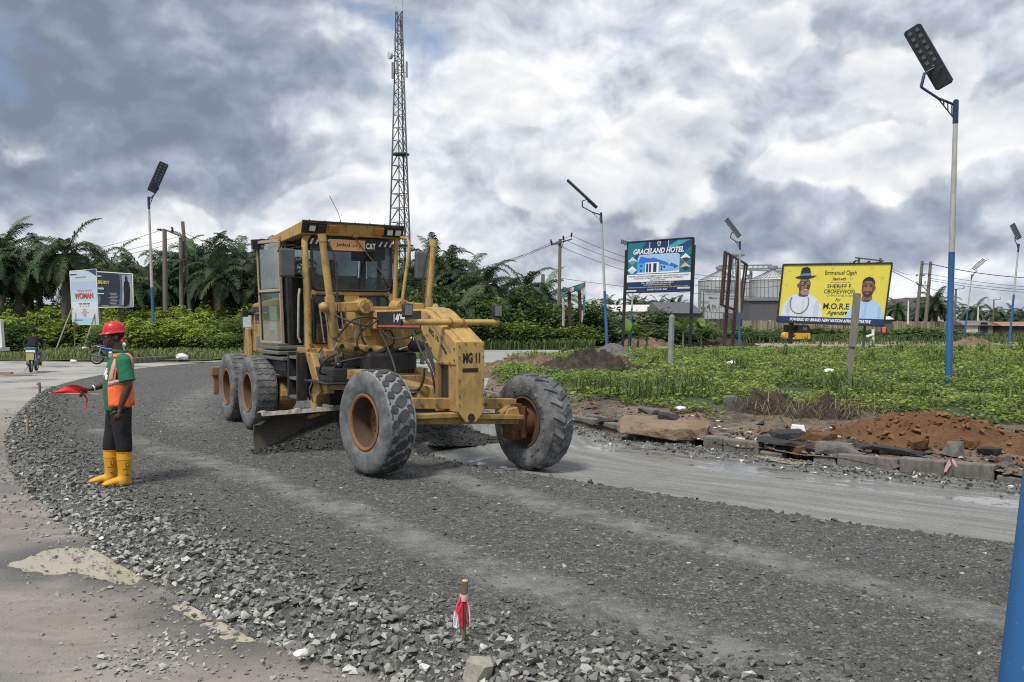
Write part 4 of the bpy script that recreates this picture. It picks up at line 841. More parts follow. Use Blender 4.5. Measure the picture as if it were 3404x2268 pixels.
blades('far_grass', g_, rng.uniform(.35, .95, len(g_)), np.array([[.085, .12, .04]]) * rng.uniform(.6, 1.4, (len(g_), 1)), 'rank grass beyond the far road')
g_ = np.stack([rng.uniform(-9, 6, 5200), rng.uniform(62.6, 66, 5200), np.full(5200, .05)], 1)
blades('roadside_grass', g_, rng.uniform(.3, .9, len(g_)), np.array([[.085, .125, .04]]) * rng.uniform(.6, 1.5, (len(g_), 1)), 'grass along the far edge of the far road')
bs = np.array([(4.65, 15.7, .42), (5.35, 14.6, .42), (4.9, 15.0, .2), (5.7, 14.3, .25)])[rng.integers(0, 4, 420)] + rng.normal(size=(420, 3)) * [.45, .25, .05]
blades('dry_straw', bs, rng.uniform(.1, .35, 420), np.array([[.22, .17, .09]]) * rng.uniform(.6, 1.4, (420, 1)), 'dry straw and roots on the black soil heaps', 1.6, .007)
# ---------------------------------------------------------------- lettering
def text_geo(s, bold=0., shear=0., space=1.):
    cu = bpy.data.curves.new('t', 'FONT'); cu.body = s; cu.size = 1; cu.offset = bold; cu.shear = shear; cu.space_character = space; cu.resolution_u = 3
    o = bpy.data.objects.new('t', cu); col.objects.link(o)
    dg = bpy.context.evaluated_depsgraph_get(); me = o.evaluated_get(dg).to_mesh()
    vs = np.array([tuple(v.co) for v in me.vertices]).reshape(-1, 3); fs = [tuple(p.vertices) for p in me.polygons]
    o.evaluated_get(dg).to_mesh_clear(); bpy.data.objects.remove(o); bpy.data.curves.remove(cu)
    return vs, fs
class Board:
    """maps flat print (u to the right, v up, both 0..1) onto the parallelogram or quad tl, tr, bl, br"""
    def __init__(s, tl, tr, bl, br, eps=.004):
        s.c = [Vector(q) for q in (tl, tr, bl, br)]; s.eps = eps
        s.n = (s.c[1] - s.c[0]).cross(s.c[0] - s.c[2]).normalized()
    def at(s, u, v, lift=0.):
        tl, tr, bl, br = s.c
        return (bl * (1 - u) + br * u) * (1 - v) + (tl * (1 - u) + tr * u) * v + s.n * lift
    def poly(s, name, pts, m, parent, lay=1):
        b = MB(); b.add([s.at(u, v, s.eps * lay) for u, v in pts], [tuple(range(len(pts)))])
        me = bpy.data.meshes.new(name); me.from_pydata(b.v, [], b.f); me.materials.append(m)
        return link(name, me, parent)
    def rect(s, name, u0, v0, u1, v1, m, parent, lay=1): return s.poly(name, [(u0, v0), (u1, v0), (u1, v1), (u0, v1)], m, parent, lay)
    def ell(s, name, u, v, ru, rv, m, parent, lay=1, n=24, a0=0., a1=360.):
        return s.poly(name, [(u + ru * math.cos(R(a0 + (a1 - a0) * k / n)), v + rv * math.sin(R(a0 + (a1 - a0) * k / n))) for k in range(n)], m, parent, lay)
    def text(s, body, u0, v0, u1, v1, m, parent, lay=2, bold=0., shear=0., space=1., name='lettering'):
        vs, fs = text_geo(body, bold, shear, space)
        if not len(vs): return None
        lo = vs.min(0); hi = vs.max(0); k = np.maximum(hi - lo, 1e-6)
        b = [tuple(s.at(u0 + (p[0] - lo[0]) / k[0] * (u1 - u0), v0 + (p[1] - lo[1]) / k[1] * (v1 - v0), s.eps * lay)) for p in vs]
        me = bpy.data.meshes.new(name); me.from_pydata(b, [], fs); me.materials.append(m)
        return link(name, me, parent)
INK = plain('black_ink', (.012, .012, .014), .6, var=.05); INKW = plain('white_ink', (.80, .80, .78), .6, var=.05)

# ---------------------------------------------------------------- motor grader
gr = thing('motor_grader', 'yellow six-wheeled motor grader with cab and curved blade working on the gravel', 'grader', (-.66, 10.96, .12), math.atan2(-.857, .515))
def gp(mb, name, m, smooth=False, bevel=0, parent=gr): return mb.build(name, m, parent, smooth, bevel)
# --- tyres
def m_tyre(name, c, dust, k):
    def f(n):
        a = n.noise(n.obj, 6., 6., .6); b = n.noise(n.obj, 40., 4., .6)
        setp(n, n.mix(n.mr(n.math('ADD', a, n.math('MULTIPLY', b, .3)), .5, .8, 0., k), c, dust), .9); bump(n, b, .3, .006)
    return mat(name, f)
T_DUST = m_tyre('tyre_dusty_sidewall', (.075, .079, .084), (.20, .203, .203), .85)
T_GROOVE = m_tyre('tyre_pale_groove', (.17, .175, .18), (.30, .302, .30), .9)
T_BLOCK = m_tyre('tyre_tread_block', (.032, .035, .039), (.10, .103, .107), .55)
T_DARK = m_tyre('tyre_dark_tread', (.055, .058, .062), (.19, .193, .197), .85)
RT, WT = .635, .385
def tread_r(h): return .612 - .55 * h * h
def make_tyre(kind):
    m = MB()
    prof = [(.325, -.150), (.345, -.172), (.40, -.192), (.47, -.200), (.53, -.198), (.575, -.188), (.597, -.172)]
    prof += [(tread_r(h), h) for h in np.linspace(-.155, .155, 9)]
    prof += [(r, -h) for r, h in prof[:7][::-1]]
    m.lathe(prof, (0, 0, 0), (0, 1, 0), 72)
    def lug(poly, dep, mi=1, n0=-.012, taper=.93):
        """poly: (angle, h) outline, raised from the tread by dep"""
        m.mi = mi; ca = sum(p[0] for p in poly) / len(poly); ch = sum(p[1] for p in poly) / len(poly); vs = []
        for lev, k in ((n0, 1.), (dep * .8, 1. * .98), (dep, taper)):
            for a, h in poly:
                a2 = ca + (a - ca) * k; h2 = ch + (h - ch) * k; hh = max(-.205, min(.205, h2))
                r = tread_r(h2) if abs(h2) < .16 else .597 - (abs(h2) - .16) * 2.0
                if abs(h2) >= .16: hh = math.copysign(.165 + (abs(h2) - .16) * .32, h2)
                r += lev; hh += math.copysign(lev * .8, h2) if abs(h2) > .17 else 0
                vs.append((r * math.cos(a2), hh, r * math.sin(a2)))
        n = len(poly); fs = [tuple(range(2 * n, 3 * n))]
        for L in range(2): fs += [(L * n + i, L * n + (i + 1) % n, (L + 1) * n + (i + 1) % n, (L + 1) * n + i) for i in range(n)]
        m.add(vs, fs); m.mi = 0
    def oval(a, h, la, lh, tilt, n=10):
        out = []
        for k in range(n):
            t = 2 * math.pi * k / n; x = la * math.copysign(abs(math.cos(t)) ** .65, math.cos(t)); y = lh * math.copysign(abs(math.sin(t)) ** .65, math.sin(t))
            out.append((a + (x * math.cos(tilt) - y * math.sin(tilt)) / RT, h + x * math.sin(tilt) + y * math.cos(tilt)))
        return out
    rd = random.Random(3)
    if kind == 'cobble':
        N = 22; st = 2 * math.pi / N
        for i in range(N):
            lug(oval(i * st, .0, .058, .088, -.75), .014)
            for sd in (-1, 1):
                lug(oval((i + .48) * st, sd * .105, .052, .040, -.3 * sd), .013)
                lug(oval((i + .10) * st, sd * .168, .060, .034, 0.), .010)
    elif kind == 'chevron':
        N = 19; st = 2 * math.pi / N
        for i in range(N):
            for sd in (-1, 1):
                a = (i + (.5 if sd > 0 else 0)) * st
                lug([(a - .02, sd * .245), (a + .11, sd * .245), (a + .125, sd * .16), (a + .19, sd * .09), (a + .27, sd * .005), (a + .18, -sd * .02), (a + .07, sd * .06), (a + .0, sd * .14)][::sd], .022)
    else:
        N = 34; st = 2 * math.pi / N
        for i in range(N):
            a = i * st; hs = np.linspace(-.20, .20, 9); zz = [.030 * (j % 2) for j in range(9)]
            for j in range(8):
                lug([(a + zz[j] , hs[j]), (a + zz[j + 1], hs[j + 1]), (a + zz[j + 1] + st * .83, hs[j + 1]), (a + zz[j] + st * .83, hs[j])], .010, 1, -.004, 1.)
    return m.mesh('tyre', [T_DUST if kind != 'chevron' else T_DARK, T_BLOCK if kind == 'cobble' else T_DARK, T_GROOVE], True)
TY = {k: make_tyre(k) for k in ('cobble', 'chevron', 'zigzag')}
# the grooves of the cobbled tyre keep pale dust
_me = TY['cobble']
for p_ in _me.polygons:
    if p_.material_index == 0 and p_.center.y ** 2 < .165 ** 2 and math.hypot(p_.center.x, p_.center.z) > .55: p_.material_index = 2
def make_rim(deep):
    """outer side towards -y; deep: how far the disc sits inside"""
    m = MB()
    m.lathe([(.335, -.165), (.340, -.180), (.322, -.186), (.300, -.176), (.296, -.160)], (0, 0, 0), (0, 1, 0), 48)
    m.lathe([(.262, deep), (.10, deep + .012), (.0, deep + .012)], (0, 0, 0), (0, 1, 0), 48); m.mi = 1
    m.lathe([(.296, -.160), (.290, -.10), (.283, deep - .03), (.262, deep)], (0, 0, 0), (0, 1, 0), 48)
    m.lathe([(.335, .165), (.338, .178), (.318, .182), (.300, .160), (.290, deep + .05), (.27, deep + .03), (.0, deep + .03)], (0, 0, 0), (0, 1, 0), 48)
    return m.mesh('rim', [RIMC, paint('rim_barrel_shade', (.095, .055, .032), dirt=(.03, .022, .016), amount=.9, rough=.7)], True)  # dark brown barrel, its colour also painting in the shade inside the rim
RM = {k: make_rim(d_) for k, d_ in (('front', .07), ('rear', .00))}
def wheel(x, y, z, tyre, rim, rz=0., side=-1, spin=0.):
    wz = bpy.data.objects.new('wheel', None); col.objects.link(wz); wz.parent = gr; wz.location = (x, y, z)
    wz.rotation_euler = (0, 0, rz + (math.pi if side > 0 else 0)); wz.empty_display_size = .1
    t = link('tyre', TY[tyre], wz); t.rotation_euler = (0, spin, 0)
    r_ = link('rim', RM[rim], wz); dp = .07 if rim == 'front' else 0.
    for k in range(10):
        a = 2 * math.pi * k / 10; m = MB(); m.cyl((.205 * math.cos(a), dp - .012, .205 * math.sin(a)), (.205 * math.cos(a), dp + .02, .205 * math.sin(a)), .014, n=6)
        m.build('wheel_nut', RIMC, wz)
    m = MB(); m.lathe([(0, dp - .05), (.07, dp - .045), (.095, dp), (.095, dp + .06)], (0, 0, 0), (0, 1, 0), 20); m.build('hub', RIMC, wz, True)
    return wz
STEER = R(8)
wheel(0, -1.105, .645, 'cobble', 'front', STEER, -1, .1); wl = wheel(0, 1.09, .645 - .125, 'chevron', 'front', STEER, 1, .3)
for xx, sp in ((-5.34, .0), (-6.845, .09)):
    wheel(xx, -1.10, .64, 'zigzag', 'rear', 0, -1, sp); wheel(xx, 1.08, .62, 'zigzag', 'rear', 0, 1, sp)
# greasy knuckle and final drive seen inside the far front wheel
m = MB(); m.cyl((0, .70, .54), (0, 1.05, .52), .15, .19, 18); m.box((.0, .78, .54), (.22, .16, .46)); m.cyl((.13, .86, .34), (.13, .86, .74), .05, n=10); gp(m, 'steering_knuckle', paint('greasy_iron', (.13, .055, .02), dirt=(.02, .016, .012), amount=.9), True)
m = MB(); m.cyl((0, -.70, .66), (0, -1.0, .65), .15, .19, 18); m.box((.0, -.76, .67), (.22, .16, .44)); gp(m, 'steering_knuckle', MATS['greasy_iron'], True)
# --- front axle
m = MB(); m.bar((-.02, -.82, .845), (-.02, .80, .765), .17, .13); gp(m, 'front_axle', YELLOW2, bevel=.008)
m = MB(); m.bar((.17, -.84, .70), (.17, -.12, .685), .16, .055); m.bar((.17, .12, .655), (.17, .80, .61), .16, .055); m.bar((.13, -.82, .655), (.13, .78, .57), .07, .10); gp(m, 'lower_axle_beam', YELLOW2, bevel=.006)
m = MB(); m.tube([(.16, .48, .66), (.12, .62, .72), (.05, .70, .72)], .045, 8); m.prism([(.20, .52, .58), (.20, .80, .56), (.20, .74, .74), (.20, .60, .72)], (-.10, 0, 0)); gp(m, 'lean_bracket', YELLOW2, bevel=.01)
m = MB(); m.cyl((-.16, -.80, .70), (-.16, .78, .60), .028, n=10); gp(m, 'tie_rod', GREYM, True)
# --- main frame and nose
prof = [(-3.5, 2.0), (-.80, 2.0), (-.62, 1.985), (-.46, 1.935), (.285, 1.565), (.285, 1.29), (-.27, 1.29), (-.64, 1.63), (-.74, 1.72), (-3.5, 1.72)]
m = MB(); m.prism([(x, -.18, z) for x, z in prof], (0, .36, 0)); gp(m, 'main_frame', YELLOW, bevel=.02)
m = MB()
top = [(-.80, 2.004), (-.62, 1.989), (-.46, 1.939), (.285, 1.569)]
for (x0, z0), (x1, z1) in zip(top, top[1:]): m.add([(x0, -.10, z0 + .018), (x0, .172, z0 + .018), (x1, .172, z1 + .018), (x1, -.10, z1 + .018), (x0, -.10, z0 - .02), (x0, .172, z0 - .02), (x1, .172, z1 - .02), (x1, -.10, z1 - .02)], [(0, 1, 2, 3), (0, 3, 7, 4), (1, 5, 6, 2), (2, 6, 7, 3), (0, 4, 5, 1)])
gp(m, 'nose_cover', YELLOW)
m = MB(); m.prism([(.27, y, z) for y, z in ((-.185, 1.585), (.185, 1.585), (.185, .735), (.07, .60), (-.07, .60), (-.185, .735))], (.045, 0, 0)); plate = gp(m, 'nose_plate', YELLOW, bevel=.006)
m = MB(); m.lim((.02, -.165, .72), (.27, .165, 1.30)); gp(m, 'front_post', YELLOW2, bevel=.01)
m = MB(); m.lim((-.25, -.14, .80), (.02, .14, 1.30)); gp(m, 'front_post_core', BLACKM)
m = MB(); m.lim((-.30, -.19, .70), (-.22, -.07, 1.3)); gp(m, 'front_post_rib', YELLOW2, bevel=.006)
for y, z in [(s_ * .165, z) for s_ in (-1, 1) for z in (.82, .93, 1.12, 1.40, 1.53)] + [(-.08, 1.565), (.05, 1.565)]:
    m = MB(); m.cyl((.312, y, z), (.326, y, z), .011, n=6); m.build('bolt', GREYM, plate)
B = Board((.315, -.185, 1.585), (.315, .185, 1.585), (.315, -.185, .60), (.315, .185, .60), .003)
B.text('MG 11', .19, .735, .83, .865, INK, plate, 1, .05)
B.rect('painted_bar', .17, .622, .76, .672, INK, plate, 1)
B.ell('rust_hole_disc', .5, .055, .13, .055, plain('burnt_hole_shade', (.03, .02, .015), .9), plate, 1)  # flat dark disc, colour standing in for the shade of a hole
B = Board((-.60, -.1805, 1.93), (.27, -.1805, 1.52), (-.62, -.1805, 1.68), (.25, -.1805, 1.27), .003)
B.text('MG 10', .13, .28, .46, .58, plain('faded_ink', (.05, .045, .04), .7), gr, 1, .045)
B.poly('painted_bar', [(.53, .27), (.70, .10), (.73, .24), (.56, .42)], INK, gr, 1)
B.poly('bare_patch', [(.10, .93), (.30, .86), (.76, .60), (.84, .52), (.82, .38), (.70, .50), (.40, .66), (.14, .80)], plain('bare_primer', (.20, .17, .13), .8), gr, 1)
# side band with the model number
m = MB(); m.lim((-2.22, -.1915, 1.737), (-.735, -.1805, 1.975)); band = gp(m, 'side_band', BLACKM, bevel=.003)
m = MB(); m.lim((-2.2, -.197, 1.755), (-.75, -.192, 1.785)); m.build('red_stripe', plain('faded_red', (.42, .10, .08), .6), band)
B = Board((-2.22, -.192, 1.975), (-.735, -.192, 1.975), (-2.22, -.192, 1.737), (-.735, -.192, 1.737), .004)
B.text('140H', .42, .36, .67, .86, INKW, band, 1, .015)
# light bar with work lamps
m = MB(); m.cyl((-.06, -.765, 1.822), (-.06, .60, 1.822), .038, n=14); lb = gp(m, 'light_bar', YELLOW, True)
m = MB(); m.cyl((-.06, -.78, 1.822), (-.06, -.75, 1.822), .040, n=14); m.build('end_cap', RUBBER, lb, True)
for y in (-.09, .08):
    m = MB(); m.tube([(-.06 + .048 * math.cos(R(t)), y, 1.822 + .048 * math.sin(R(t))) for t in range(-60, 250, 30)], .010, 6); m.build('clamp', RIMC, lb)
for y in (-.69, .565):
    m = MB(); m.lim((-.085, y - .062, 1.885), (.005, y + .062, 2.05)); l_ = m.build('work_lamp', BLACKM, lb, bevel=.018)
    m = MB(); m.lim((.004, y - .048, 1.905), (.010, y + .048, 2.032)); m.build('lens', plain('work_lamp_glass', (.16, .165, .16), .15), l_, bevel=.004)
    m = MB(); m.cyl((-.05, y, 1.85), (-.05, y, 1.89), .016, n=8); m.build('bracket', RIMC, l_)
# --- saddle, lift arms and lift cylinders
m = MB(); m.prism([(-2.72, y, z) for y, z in ((-.30, 2.06), (.30, 2.06), (.36, 1.9), (.42, 1.62), (.60, 1.52), (.60, 1.42), (-.60, 1.42), (-.60, 1.52), (-.42, 1.62), (-.36, 1.9))], (.20, 0, 0)); sad = gp(m, 'saddle', YELLOW2, bevel=.02)
m = MB(); m.tube([(-2.46, y, 1.50 - .10 * math.cos(y * 2.0)) for y in np.linspace(-.75, .75, 9)], [(.075, .06)] * 9, 10); lk = gp(m, 'link_bar', YELLOW2, True)
for y in np.linspace(-.66, .66, 7):
    zc = 1.50 - .10 * math.cos(y * 2.0); m = MB(); m.cyl((-2.42, y, zc), (-2.39, y, zc), .036, n=14); m.build('pin_hole_disc', plain('hole_shade', (.008, .008, .008), .9), lk)  # dark discs painted for the shade inside the pin holes
for sd in (-1, 1):
    m = MB(); m.cyl((-2.70, sd * .30, 2.06), (-2.36, sd * .30, 2.06), .105, n=20); m.lim((-2.60, sd * .30 - .05, 2.15), (-2.46, sd * .30 + .05, 2.185)); h_ = gp(m, 'lift_arm_drum', YELLOW, True)
    m = MB(); m.cyl((-2.358, sd * .30, 2.06), (-2.345, sd * .30, 2.06), .05, n=16); m.build('drum_cap', RIMC, h_)
    m = MB(); m.bar((-2.52, sd * .32, 2.06), (-2.47, sd * .90, 2.03), .13, .15); gp(m, 'lift_arm', YELLOW, bevel=.02)
    tp, bt, xx = (.935, .70, -2.45) if sd < 0 else (.835, .64, -2.45)
    yy = lambda z: sd * (bt + (tp - bt) * (z - 1.2) / 1.87)
    m = MB(); m.tube([(xx, yy(3.09), 3.09), (xx, yy(2.98), 2.98), (xx, yy(2.979), 2.979), (xx, yy(2.12), 2.12)], [.060, .060, .053, .053], 12); c_ = gp(m, 'lift_cylinder', YELLOW, True)
    m = MB(); m.tube([(xx, yy(2.20), 2.20), (xx, yy(2.02), 2.02), (xx, yy(1.95), 1.95), (xx, yy(1.62), 1.62), (xx, yy(1.60), 1.60)], [.075, .080, .068, .066, .05], 12); m.build('cylinder_barrel', YELLOW, c_, True)
    m = MB(); m.cyl((xx, yy(1.6), 1.6), (xx, yy(1.18), 1.18), .034, n=10); m.build('piston_rod', GREYM, c_, True)
    m = MB(); m.sphere((xx + .02, yy(2.05) + sd * .11, 2.04), .075, 12, 8); m.lim((xx - .06, yy(2.05) - .10, 1.99), (xx + .06, yy(2.05) + .10, 2.11)); m.build('yoke', YELLOW, c_, True)
    m = MB(); m.tube([(xx, yy(3.0) - sd * .06, 3.0), (xx + .05, yy(2.8) - sd * .13, 2.8), (xx + .05, yy(2.5) - sd * .14, 2.5), (xx + .04, yy(2.2) - sd * .10, 2.2), (xx + .05, yy(2.0) - sd * .07, 1.98)], .016, 8); m.build('hose', HOSE, c_, True)
# side-shift ram
m = MB(); m.cyl((-2.72, -.60, 1.10), (-2.30, .12, 1.40), .075, .10, 16); ss = gp(m, 'side_shift_ram', BLACKM, True)
m = MB(); m.cyl((-2.30, .12, 1.40), (-2.19, .30, 1.475), .028, n=10); m.build('ram_rod', CHROME, ss, True)
m = MB(); m.sphere((-2.12, .40, 1.47), .10, 12, 8, (1, 1.5, .9)); m.build('ram_joint', BLACKM, ss, True)
m = MB(); m.lim((-3.3, -.35, 1.02), (-2.2, .45, 1.38)); gp(m, 'centre_gearbox', BLACKM, bevel=.05)
# hoses looping over the saddle
HP = [[(-2.4, -.72, 1.62), (-2.25, -.55, 1.86), (-2.2, -.30, 1.90), (-2.3, -.05, 1.80), (-2.25, .10, 1.55), (-2.3, -.12, 1.38), (-2.3, -.42, 1.42), (-2.3, -.45, 1.62), (-2.4, -.2, 1.86)],
      [(-2.45, -.80, 1.95), (-2.2, -.62, 1.84), (-2.15, -.35, 1.78), (-2.2, -.10, 1.93), (-2.3, .05, 1.98)], [(-2.4, -.75, 1.36), (-2.3, -.95, 1.28), (-2.5, -.96, 1.10), (-2.6, -.75, 1.06)],
      [(-2.45, -.8, 1.22), (-2.35, -.45, 1.30), (-2.3, -.1, 1.32), (-2.25, .2, 1.44)], [(-2.5, -.35, 1.95), (-2.3, -.42, 1.80), (-2.28, -.40, 1.60), (-2.4, -.30, 1.50)],
      [(-.9, -.22, 1.70), (-.7, -.2, 1.45), (-.45, -.17, 1.2), (-.36, -.16, .92)], [(-.8, -.16, 1.70), (-.62, -.14, 1.42), (-.40, -.12, 1.1), (-.34, -.10, .88)], [(-.7, -.12, 1.65), (-.5, -.12, 1.3), (-.36, -.05, .98)],
      [(-.9, -.42, .98), (-.62, -.34, .94), (-.5, -.28, 1.02), (-.46, -.26, 1.24)], [(-1.3, -.46, 1.06), (-.95, -.38, .93), (-.66, -.30, .90), (-.52, -.24, 1.1)], [(-3.4, -.70, 1.0), (-3.3, -.85, .8), (-3.2, -.8, .6), (-3.0, -.7, .62)]]
for h in HP:
    c_ = lerp_curve([p[:2] for p in h], 26); zc = lerp_curve([(p[2], 0) for p in h], 26)[:, 0]
    m = MB(); m.tube([(a[0], a[1], b) for a, b in zip(c_, zc)], .015, 8); gp(m, 'hydraulic_hose', HOSE, True)
# --- drawbar, circle and blade
m = MB(); m.bar((-.20, .0, .86), (-2.3, -.50, 1.06), .16, .17); m.bar((-.20, .0, .86), (-2.3, .50, 1.06), .16, .17); m.bar((-1.6, -.36, 1.02), (-1.6, .36, 1.02), .12, .12); m.lim((-2.45, -.62, 1.0), (-2.2, .62, 1.14)); gp(m, 'drawbar', YELLOW2, bevel=.012)
m = MB(); m.lathe([(.80, .85), (.80, .96), (.66, .96), (.66, .85), (.80, .85)], (-2.72, 0, 0), (0, 0, 1), 40); gp(m, 'circle', YELLOW2, True)
m = MB(); m.lim((-3.1, -.85, .96), (-2.3, -.45, 1.16)); m.lim((-3.25, -.95, .93), (-2.2, -.40, .965)); gp(m, 'circle_shoe', BLACKM, bevel=.02)
arch = [(-3.36, .34), (-3.36, .66), (-3.30, .80), (-3.18, .90), (-2.60, .92), (-2.60, .78), (-2.98, .76), (-3.08, .70), (-3.14, .60), (-3.15, .34)]
for y in (-.82, .62):
    m = MB(); m.prism([(x, y, z) for x, z in arch], (0, .12, 0)); gp(m, 'blade_arm', YELLOW, bevel=.015)
m = MB(); m.cyl((-2.9, -.5, .55), (-2.75, -.95, .46), .03, n=8); m.sphere((-2.8, -1.0, .46), .075, 10, 6, (1, 1.2, .8)); gp(m, 'tip_ram', YELLOW2, True)
BA, BB_ = Vector((-2.62, -1.86, 0)), Vector((-3.42, 1.74, 0)); bu = (BB_ - BA).normalized(); bn = Vector((bu.y, -bu.x, 0)); bn = bn if bn.x > 0 else -bn
bp = [(.10, -.10), (.035, .02), (-.02, .14), (-.035, .26), (-.01, .38), (.05, .46), (.13, .52)]
m = MB(); nb = len(bp); vs = []
for t in np.linspace(0, 1, 14):
    p0 = BA.lerp(BB_, t); trim = max(0, .06 - t) * 2.2
    for k, off in ((1, 0.), (-1, .03)):
        for i, (o_, z) in enumerate(bp): vs.append(p0 + bn * (o_ - off) + Vector((0, 0, min(z, .52 - trim * (1 if i > 4 else 0)))))
fs = []
for s_ in range(13):
    a, b = s_ * 2 * nb, (s_ + 1) * 2 * nb
    for i in range(nb - 1): fs += [(a + i, a + i + 1, b + i + 1, b + i), (a + nb + i, b + nb + i, b + nb + i + 1, a + nb + i + 1)]
    fs.append((a + nb - 1, a + 2 * nb - 1, b + 2 * nb - 1, b + nb - 1))
for a in (0, 13 * 2 * nb):
    fs += [(a + i, a + i + 1, a + nb + i + 1, a + nb + i) for i in range(nb - 1)]
m.add(vs, fs); bl = gp(m, 'moldboard', BLADE, True)
m = MB(); m.prism([BA + bn * .125 + Vector((0, 0, -.12)), BB_ + bn * .125 + Vector((0, 0, -.12)), BB_ + bn * .07 + Vector((0, 0, .03)), BA + bn * .07 + Vector((0, 0, .03))], bn * .02); m.build('cutting_edge', GREYM, bl)
m = MB(); nn = 60; vs = []
for i in range(nn):
    p0 = BA.lerp(BB_, i / (nn - 1) * .98 + .01); hh = .035 + .05 * max(0, fbm(i * .35, 0, 1., 3)); wv = .05 * fbm(i * .5, 3, 1., 2)
    for o_, z in ((.14, .515), (.10 + wv, .53 + hh), (-.02 + wv, .53 + hh * .8), (-.10, .46)): vs.append(p0 + bn * o_ + Vector((0, 0, z)))
m.add(vs, [(i * 4 + j, i * 4 + j + 1, i * 4 + 5 + j, i * 4 + 4 + j) for i in range(nn - 1) for j in range(3)]); m.build('mud_crust', DUSTY, bl)
# --- rear frame, tandems, hood
m = MB(); m.lim((-4.6, -.46, .52), (-3.5, .46, 1.36)); m.lim((-7.4, -.42, .55), (-4.4, .42, 1.28)); gp(m, 'rear_frame', BLACKM, bevel=.03)
m = MB(); m.lim((-4.3, -.42, 1.36), (-3.3, .42, 1.72)); m.prism([(-3.5, -.2, 1.72), (-3.5, -.2, .7), (-3.1, -.2, 1.1), (-3.1, -.2, 1.72)], (0, .4, 0)); gp(m, 'frame_root', YELLOW2, bevel=.02)
for sd in (-1, 1):
    y0, y1 = sorted((sd * .58, sd * .88)); pts = [(-5.34 + .58 * math.cos(R(t)), .60 + .30 * math.sin(R(t))) for t in range(-90, 91, 15)] + [(-6.845 - .5 * math.cos(R(t)), .60 + .30 * math.sin(R(t))) for t in range(90, -91, -15)]
    m = MB(); m.prism([(x, y0, z) for x, z in pts], (0, y1 - y0, 0)); gp(m, 'tandem_case', YELLOW2, bevel=.03)
m = MB(); m.prism([(x, -.60, z) for x, z in ((-5.45, 1.24), (-5.45, 2.27), (-5.8, 2.29), (-7.5, 2.20), (-7.75, 2.08), (-7.75, 1.24))], (0, 1.2, 0)); hood = gp(m, 'engine_hood', YELLOW2, bevel=.04)
m = MB(); m.lim((-7.6, -.612, 1.86), (-5.5, -.602, 2.13)); m.build('hood_band', BLACKM, hood)
m = MB(); m.lim((-7.62, -.617, 1.825), (-5.5, -.602, 1.86)); m.build('red_stripe', plain('faded_red', (.42, .10, .08)), hood)
for x0 in (-5.62, -6.2, -6.8):
    m = MB(); m.lim((x0 - .5, -.616, 1.30), (x0, -.603, 1.80)); dr = m.build('hood_door', YELLOW2, hood, bevel=.006)
    m = MB(); m.lim((x0 - .44, -.620, 1.34), (x0 - .12, -.616, 1.56)); m.build('worn_patch', GREYM, dr)
    m = MB(); m.tube([(x0 - .40, -.62, 1.66), (x0 - .40, -.655, 1.68), (x0 - .40, -.655, 1.96), (x0 - .34, -.655, 2.0), (x0 - .22, -.62, 2.0)], .012, 6); m.build('handle', YELLOW, dr, True)
m = MB(); m.prism([(-7.50, -.70, 1.15), (-7.86, -.70, 1.15), (-7.78, -.70, 1.72), (-7.62, -.70, 1.72)], (0, .09, 0)); gp(m, 'rear_corner_guard', YELLOW2, bevel=.02)
m = MB(); m.cyl((-7.5, -.70, 2.02), (-7.5, -.58, 2.0), .05, n=10); m.box((-7.45, -.78, 2.0), (.1, .12, .13)); gp(m, 'tail_lamp', BLACKM, bevel=.01)
m = MB(); m.lim((-8.0, -1.32, .78), (-7.85, 1.32, .96)); m.lim((-7.95, -1.28, .42), (-7.88, -1.18, .8)); m.lim((-8.4, -.4, .6), (-7.5, .4, .9)); gp(m, 'ripper_beam', RIMC, bevel=.02)
# platform boards, steps and ladder below the door
for i, (z, x0, x1, y) in enumerate([(1.44, -5.45, -4.35, -1.02), (1.36, -5.5, -4.25, -1.05), (1.27, -5.45, -4.1, -1.03)]):
    m = MB(); m.lim((x0, y, z - .06), (x1, -.55, z)); gp(m, 'platform_board', GREYM, bevel=.012)
for k in range(4):
    m = MB(); m.box((-5.3 + k * .26, -.93, 1.462), (.16, .18, .03), (0, .06 * (k % 2), .1)); gp(m, 'step_cleat', GREYM)
m = MB(); m.lim((-5.3, -.95, 1.02), (-4.2, -.55, 1.20)); gp(m, 'battery_box', BLACKM, bevel=.02)
m = MB(); m.lim((-3.98, -.99, .62), (-3.92, -.83, 1.36)); m.lim((-3.52, -.99, .62), (-3.46, -.83, 1.36)); ld = gp(m, 'ladder', BLACKM, bevel=.006)
for z in (.66, .95, 1.28):
    m = MB(); m.lim((-3.92, -.98, z - .02), (-3.52, -.84, z + .02)); m.build('rung', GREYM, ld)
m = MB(); m.prism([(-3.5, -.86, 1.36), (-3.2, -.86, 1.36), (-2.75, -.86, .80), (-2.95, -.86, .72)], (0, .10, 0)); gp(m, 'side_strut', YELLOW2, bevel=.01)
m = MB(); m.sphere((-3.25, -.72, 1.26), .10, 12, 8); gp(m, 'valve_body', GREYM, True)
m = MB(); m.lim((-3.4, -.75, .85), (-2.95, -.45, 1.28)); gp(m, 'valve_bank', BLACKM, bevel=.03)
